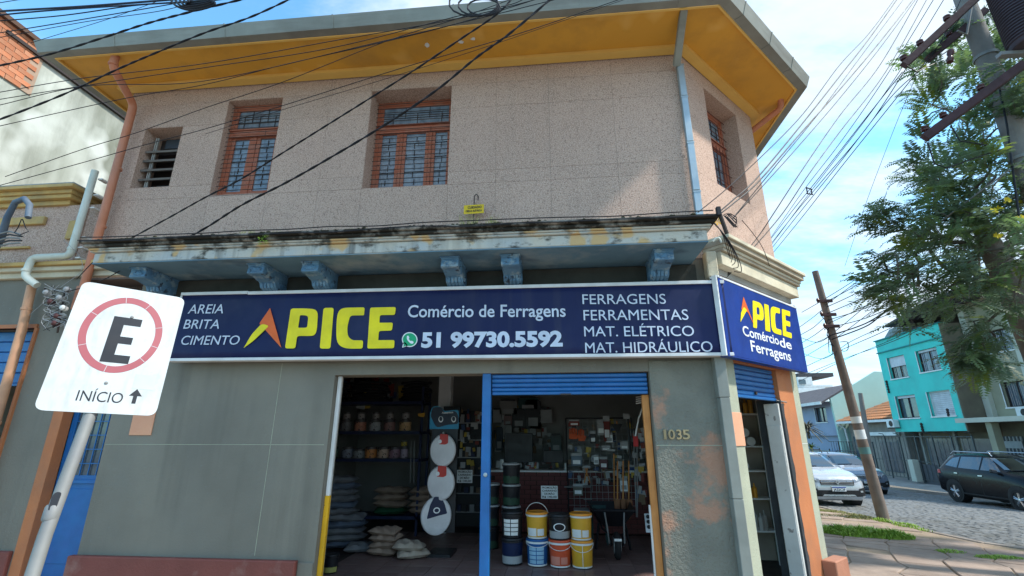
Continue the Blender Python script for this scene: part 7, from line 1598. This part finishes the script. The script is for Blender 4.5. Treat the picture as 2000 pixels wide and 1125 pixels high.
L3 = [([(1363, 415, 4.95), (1440, 350, 5.2), (1561, 231, 5.7), (1640, 127, 6.2), (1700, 62, 6.6), (1760, -20, 7.0)], .006, 'upper single wire from the downpipe foot to the top right'), ([(1388, 428, 4.85), (1430, 392, 5.0), (1479, 347, 5.3), (1560, 250, 5.8), (1640, 149, 6.3), (1700, 72, 6.7), (1765, -20, 7.1)], .0085, 'thick dark wire leaving the slab corner, first of a close pair'), ([(1390, 430, 4.86), (1434, 396, 5.02), (1484, 352, 5.32), (1562, 262, 5.8), (1640, 175, 6.3), (1720, 80, 6.7), (1792, -12, 7.1)], .0085, 'thick dark wire leaving the slab corner, second of a close pair'), ([(1430, 428, 5.5), (1500, 352, 5.8), (1560, 285, 6.1), (1640, 192, 6.5), (1720, 92, 6.8), (1796, -12, 7.1)], .006, 'wire passing over the corner window to the top right'), ([(1413, 545, 5.6), (1477, 467, 5.9), (1509, 420, 6.0), (1560, 342, 6.2), (1640, 226, 6.6), (1720, 125, 6.9), (1800, -14, 7.1)], .0065, 'left wire of the pair dropping to the junction of the banners'), ([(1415, 546, 5.6), (1457, 500, 5.8), (1526, 420, 6.1), (1580, 340, 6.3), (1640, 258, 6.6), (1730, 140, 6.9), (1815, -10, 7.1)], .0065, 'right wire of the pair dropping to the junction of the banners')]
for p, r_, lab in L3: wire(p, r_, lab, G3)
L4 = [([(1480, 500, 14), (1545, 415, 11), (1600, 347, 9.4), (1690, 232, 8.3), (1763, 140, 7.3)], 'wire ending on the outermost insulator of the top crossarm'), ([(1478, 512, 14), (1550, 420, 11), (1600, 360, 9.4), (1700, 240, 8.3), (1798, 88, 7.2)], 'wire ending on the second insulator of the top crossarm'), ([(1480, 520, 14), (1555, 424, 11), (1640, 318, 9), (1740, 190, 8), (1820, 110, 7.4), (1880, -8, 7.2)], 'wire passing left of the top crossarm to the frame top'), ([(1482, 528, 14), (1562, 430, 11), (1640, 330, 9), (1740, 205, 8), (1800, 130, 7.4), (1900, 5, 7.0)], 'lowest wire of the side street set, touching both crossarms')]
for k, (p, lab) in enumerate(L4): wire(p, .0075, lab, G4)
t = thing('wire_spacer', 'small square spacer clamp between the side street wires against the sky', 'spacer', tuple(onY(1580, 373, 10)))
for (a, c) in (((1574, 366), (1586, 370)), ((1576, 378), (1588, 380)), ((1575, 366), (1577, 378)), ((1584, 370), (1586, 380))): adopt(MB().tube([onY(*a, 10), onY(*c, 10)], .014, 5).build('clamp_bar', m_cable), t)
rnd = random.Random(77)
L5 = [[(1612, 590, 12.7), (1668, 560, 12.2), (1750, 508, 11.5), (1850, 440, 10.5), (2010, 330, 9)], [(1614, 600, 12.7), (1680, 568, 12.2), (1760, 512, 11.4), (1860, 452, 10.5), (2010, 355, 9)], [(1616, 612, 12.7), (1700, 575, 12), (1800, 520, 11), (2010, 400, 9)], [(1618, 625, 12.7), (1700, 598, 12), (1820, 540, 11), (2010, 432, 9)], [(1620, 640, 12.7), (1700, 618, 12), (1800, 570, 11), (2010, 470, 9)], [(1622, 655, 12.7), (1690, 632, 12), (1750, 596, 11.5), (1850, 550, 11), (2010, 500, 9)], [(1624, 663, 12.7), (1692, 637, 12), (1740, 604, 11.5), (1850, 560, 11), (2010, 520, 9)], [(1565, 720, 18), (1640, 685, 15), (1720, 650, 14), (1800, 610, 12), (1900, 560, 11), (2010, 480, 10)], [(1560, 745, 22), (1660, 698, 18), (1760, 655, 16), (1860, 600, 13), (2010, 520, 10)]]
labs5 = ('topmost wire from the leaning pole into the tree', 'second wire from the leaning pole into the tree', 'third wire from the leaning pole into the tree', 'fourth wire from the leaning pole into the tree', 'fifth wire from the leaning pole into the tree', 'upper of the thick pair near the turquoise roof', 'lower of the thick pair near the turquoise roof', 'wire passing behind the leaning pole over the pale green gable', 'lowest wire passing over the turquoise cornice')
for p, lab in zip(L5, labs5): wire(p, .009 if 'pair' not in lab else .014, lab, G5)
L6 = [[(1560, 640, 15), (1585, 622, 14), (1606, 605, 13)], [(1562, 655, 15), (1588, 640, 14), (1608, 622, 13)], [(1562, 672, 15), (1590, 655, 14), (1610, 640, 13)], [(1566, 700, 16), (1600, 680, 14), (1640, 655, 13.5), (1700, 610, 13)], [(1566, 660, 15), (1600, 668, 14), (1640, 640, 13.5), (1700, 590, 13)], [(1568, 690, 15), (1610, 700, 14.5), (1660, 668, 14), (1720, 640, 13.5)]]
for k, p in enumerate(L6): wire(p, .008, ('topmost', 'second', 'third', 'fourth', 'fifth', 'lowest')[k]+' short wire between the banner end and the leaning pole', 'short wires left of the leaning pole')
wire([(1640, 668, 13), (1655, 668, 13), (1656, 682, 13), (1648, 686, 13), (1640, 682, 13)], .010, 'drooping cable loop right of the leaning pole', None)
wire([(1794, 138, 7.2), (1755, 230, 8), (1720, 320, 9), (1690, 401, 10), (1650, 520, 12)], .0045, 'thin slanting stay wire from the crossarm down to the leaning pole', None)
wire([(2010, 305, 7.0), (1900, 385, 7.5), (1790, 470, 9)], .012, 'thick pale cable slanting through the tree crown', None, m_galv)
for k, (dz, dy, lab) in enumerate(((.02, -.13, 'cable lying along the top front edge of the mildewed slab'), (-.03, -.14, 'cable sagging just under the top edge of the mildewed slab'))):
    rn = random.Random(k); P_ = spline([Vector((SL-.1+(SR-SL+.15)*i/14, SY+dy+rn.uniform(-.008, .008), 3.93+dz+rn.uniform(-.014, .014))) for i in range(15)], 5); o = MB().tube(P_, .006, 6).build('ledge_cable', m_cable, smooth=True); tag(o, lab, 'cable', 'cables along the slab edge')
L7 = [([(1430, 428, 5.4), (1520, 318, 5.9), (1600, 220, 6.3), (1680, 112, 6.7), (1775, -15, 7.1)], 'wire filling the gap above the corner window wire'), ([(1476, 508, 14), (1560, 385, 10), (1640, 280, 8.6), (1730, 150, 7.7), (1830, -12, 7.1)], 'wire between the banner pair and the crossarm wires, left'), ([(1479, 516, 14), (1570, 392, 10), (1640, 300, 8.6), (1740, 165, 7.7), (1850, -12, 7.1)], 'wire between the banner pair and the crossarm wires, right')]
for p_, lab in L7: wire(p_, .006, lab, G4)
L8 = [[(1612, 596, 12.7), (1700, 530, 11.6), (1800, 448, 10.5), (2010, 280, 8.5)], [(1618, 632, 12.7), (1720, 582, 11.8), (1860, 500, 10.5), (2010, 415, 9)], [(1563, 735, 20), (1650, 700, 16), (1760, 660, 13), (2010, 545, 10)], [(1563, 684, 16), (1610, 662, 14), (1700, 628, 12.5), (1850, 566, 11), (2010, 488, 9)], [(1566, 610, 15), (1604, 588, 13), (1680, 540, 12), (1800, 455, 10.5)]]
for p_, lab in zip(L8, ('steep wire above the topmost one entering the tree', 'thin wire between the fourth and fifth ones entering the tree', 'thin wire low over the turquoise parapet', 'thin wire passing behind the leaning pole into the tree', 'wire touching the banner end and rising past the leaning pole')): wire(p_, .008, lab, G5)
# tangle at the slab corner
t = thing('cable_bracket', 'bracket with tangled cables and yellow flower-like tag at the right end of the slab', 'cable bracket', tuple(onY(1380, 430, 4.7)))
adopt(MB().box(1.70, 1.745, 4.66, 4.705, 3.90, 4.0).build('bracket_block', m_cable, bevel=.005), t)
adopt(MB().tube([(1.73, 4.69, 3.95), (1.80, 4.75, 3.72)], .022, 8).build('anchor', m_iron), t)
for k in range(6):
    adopt(MB().tube(spline([onY(1388, 430, 4.75), onY(1400+4*k, 440+5*k, 4.8), onY(1412+6*k, 460+9*k, 4.9), onY(1418+6*k, 480+10*k, 5.1), onY(1424+2*k, 500+6*k, 5.3)], 5), .0045, 5).build('drop_cable', m_cable, smooth=True), t)
adopt(MB().tube(spline([onY(1449, 430, 5.0), onY(1470, 455, 5.2), onY(1490, 485, 5.6), onY(1503, 520, 5.9)], 5), .004, 5).build('drop_cable', m_cable, smooth=True), t)
for k in range(3): adopt(MB().tube([onY(1413+4*k, 420+2*k, 4.9), onY(1434+3*k, 444, 4.9), onY(1438, 436-6*k, 4.9), onY(1420+3*k, 417, 4.9), onY(1413+4*k, 420+2*k, 4.9)], .006, 5).build('cable_loop', m_cable), t)
adopt(MB().tube(spline([onY(1392, 472, 5.3), onY(1398, 466, 5.3), onY(1405, 466, 5.3), onY(1409, 474, 5.3)], 5), .012, 8).build('white_conduit', m_pipe_w, smooth=True), t)
P = onY(1401, 432, 4.8); b = MB()
for j in range(7): a = j*.9; d = Vector((math.cos(a)*.04, -.01, math.sin(a)*.04)); s = Vector((-math.sin(a), 0, math.cos(a)))*.012; b.add([P, P+d+s, P+d*1.4, P+d-s], [(0, 1, 2, 3)])
adopt(b.build('yellow_tag', m_yellow), t)
# insulator rack by the door on the left
t = thing('insulator_rack', 'cluttered rack of insulators and coiled wire above the narrow blue door', 'insulator rack', tuple(onY(120, 600, 5.35)))
rnd = random.Random(4)
for (px, py) in ((92, 572), (100, 590), (118, 582), (125, 602), (112, 618), (108, 632), (132, 566)):
    adopt(MB().lathe(onY(px, py, 5.32), [(.015, -.04), (.035, -.03), (.035, -.01), (.02, 0), (.035, .012), (.033, .035), (.012, .05)], 10, ax=(.3, -1, .1)).build('insulator', rnd.choice((m_gry, m_ins, m_white)), smooth=True), t)
adopt(MB().tube([onY(88, 562, 5.42), onY(105, 640, 5.42)], .012, 6).build('rack_bar', m_iron), t); adopt(MB().tube([onY(128, 562, 5.42), onY(112, 650, 5.42)], .012, 6).build('rack_bar', m_iron), t)
for k in range(9):
    pts = [onY(110+rnd.uniform(-28, 25), 560+10*j+rnd.uniform(-6, 6), 5.3) for j in range(9)]; adopt(MB().tube(spline(pts, 4), .004, 4).build('loose_wire', rnd.choice((m_cable, m_gry)), smooth=True), t)
wire([(125, 470, 5.2), (155, 500, 5.3), (158, 530, 5.3), (120, 560, 5.3), (75, 600, 5.4), (30, 640, 5.4)], .003, 'thin grey wire falling across the left neighbour', None, m_gry)
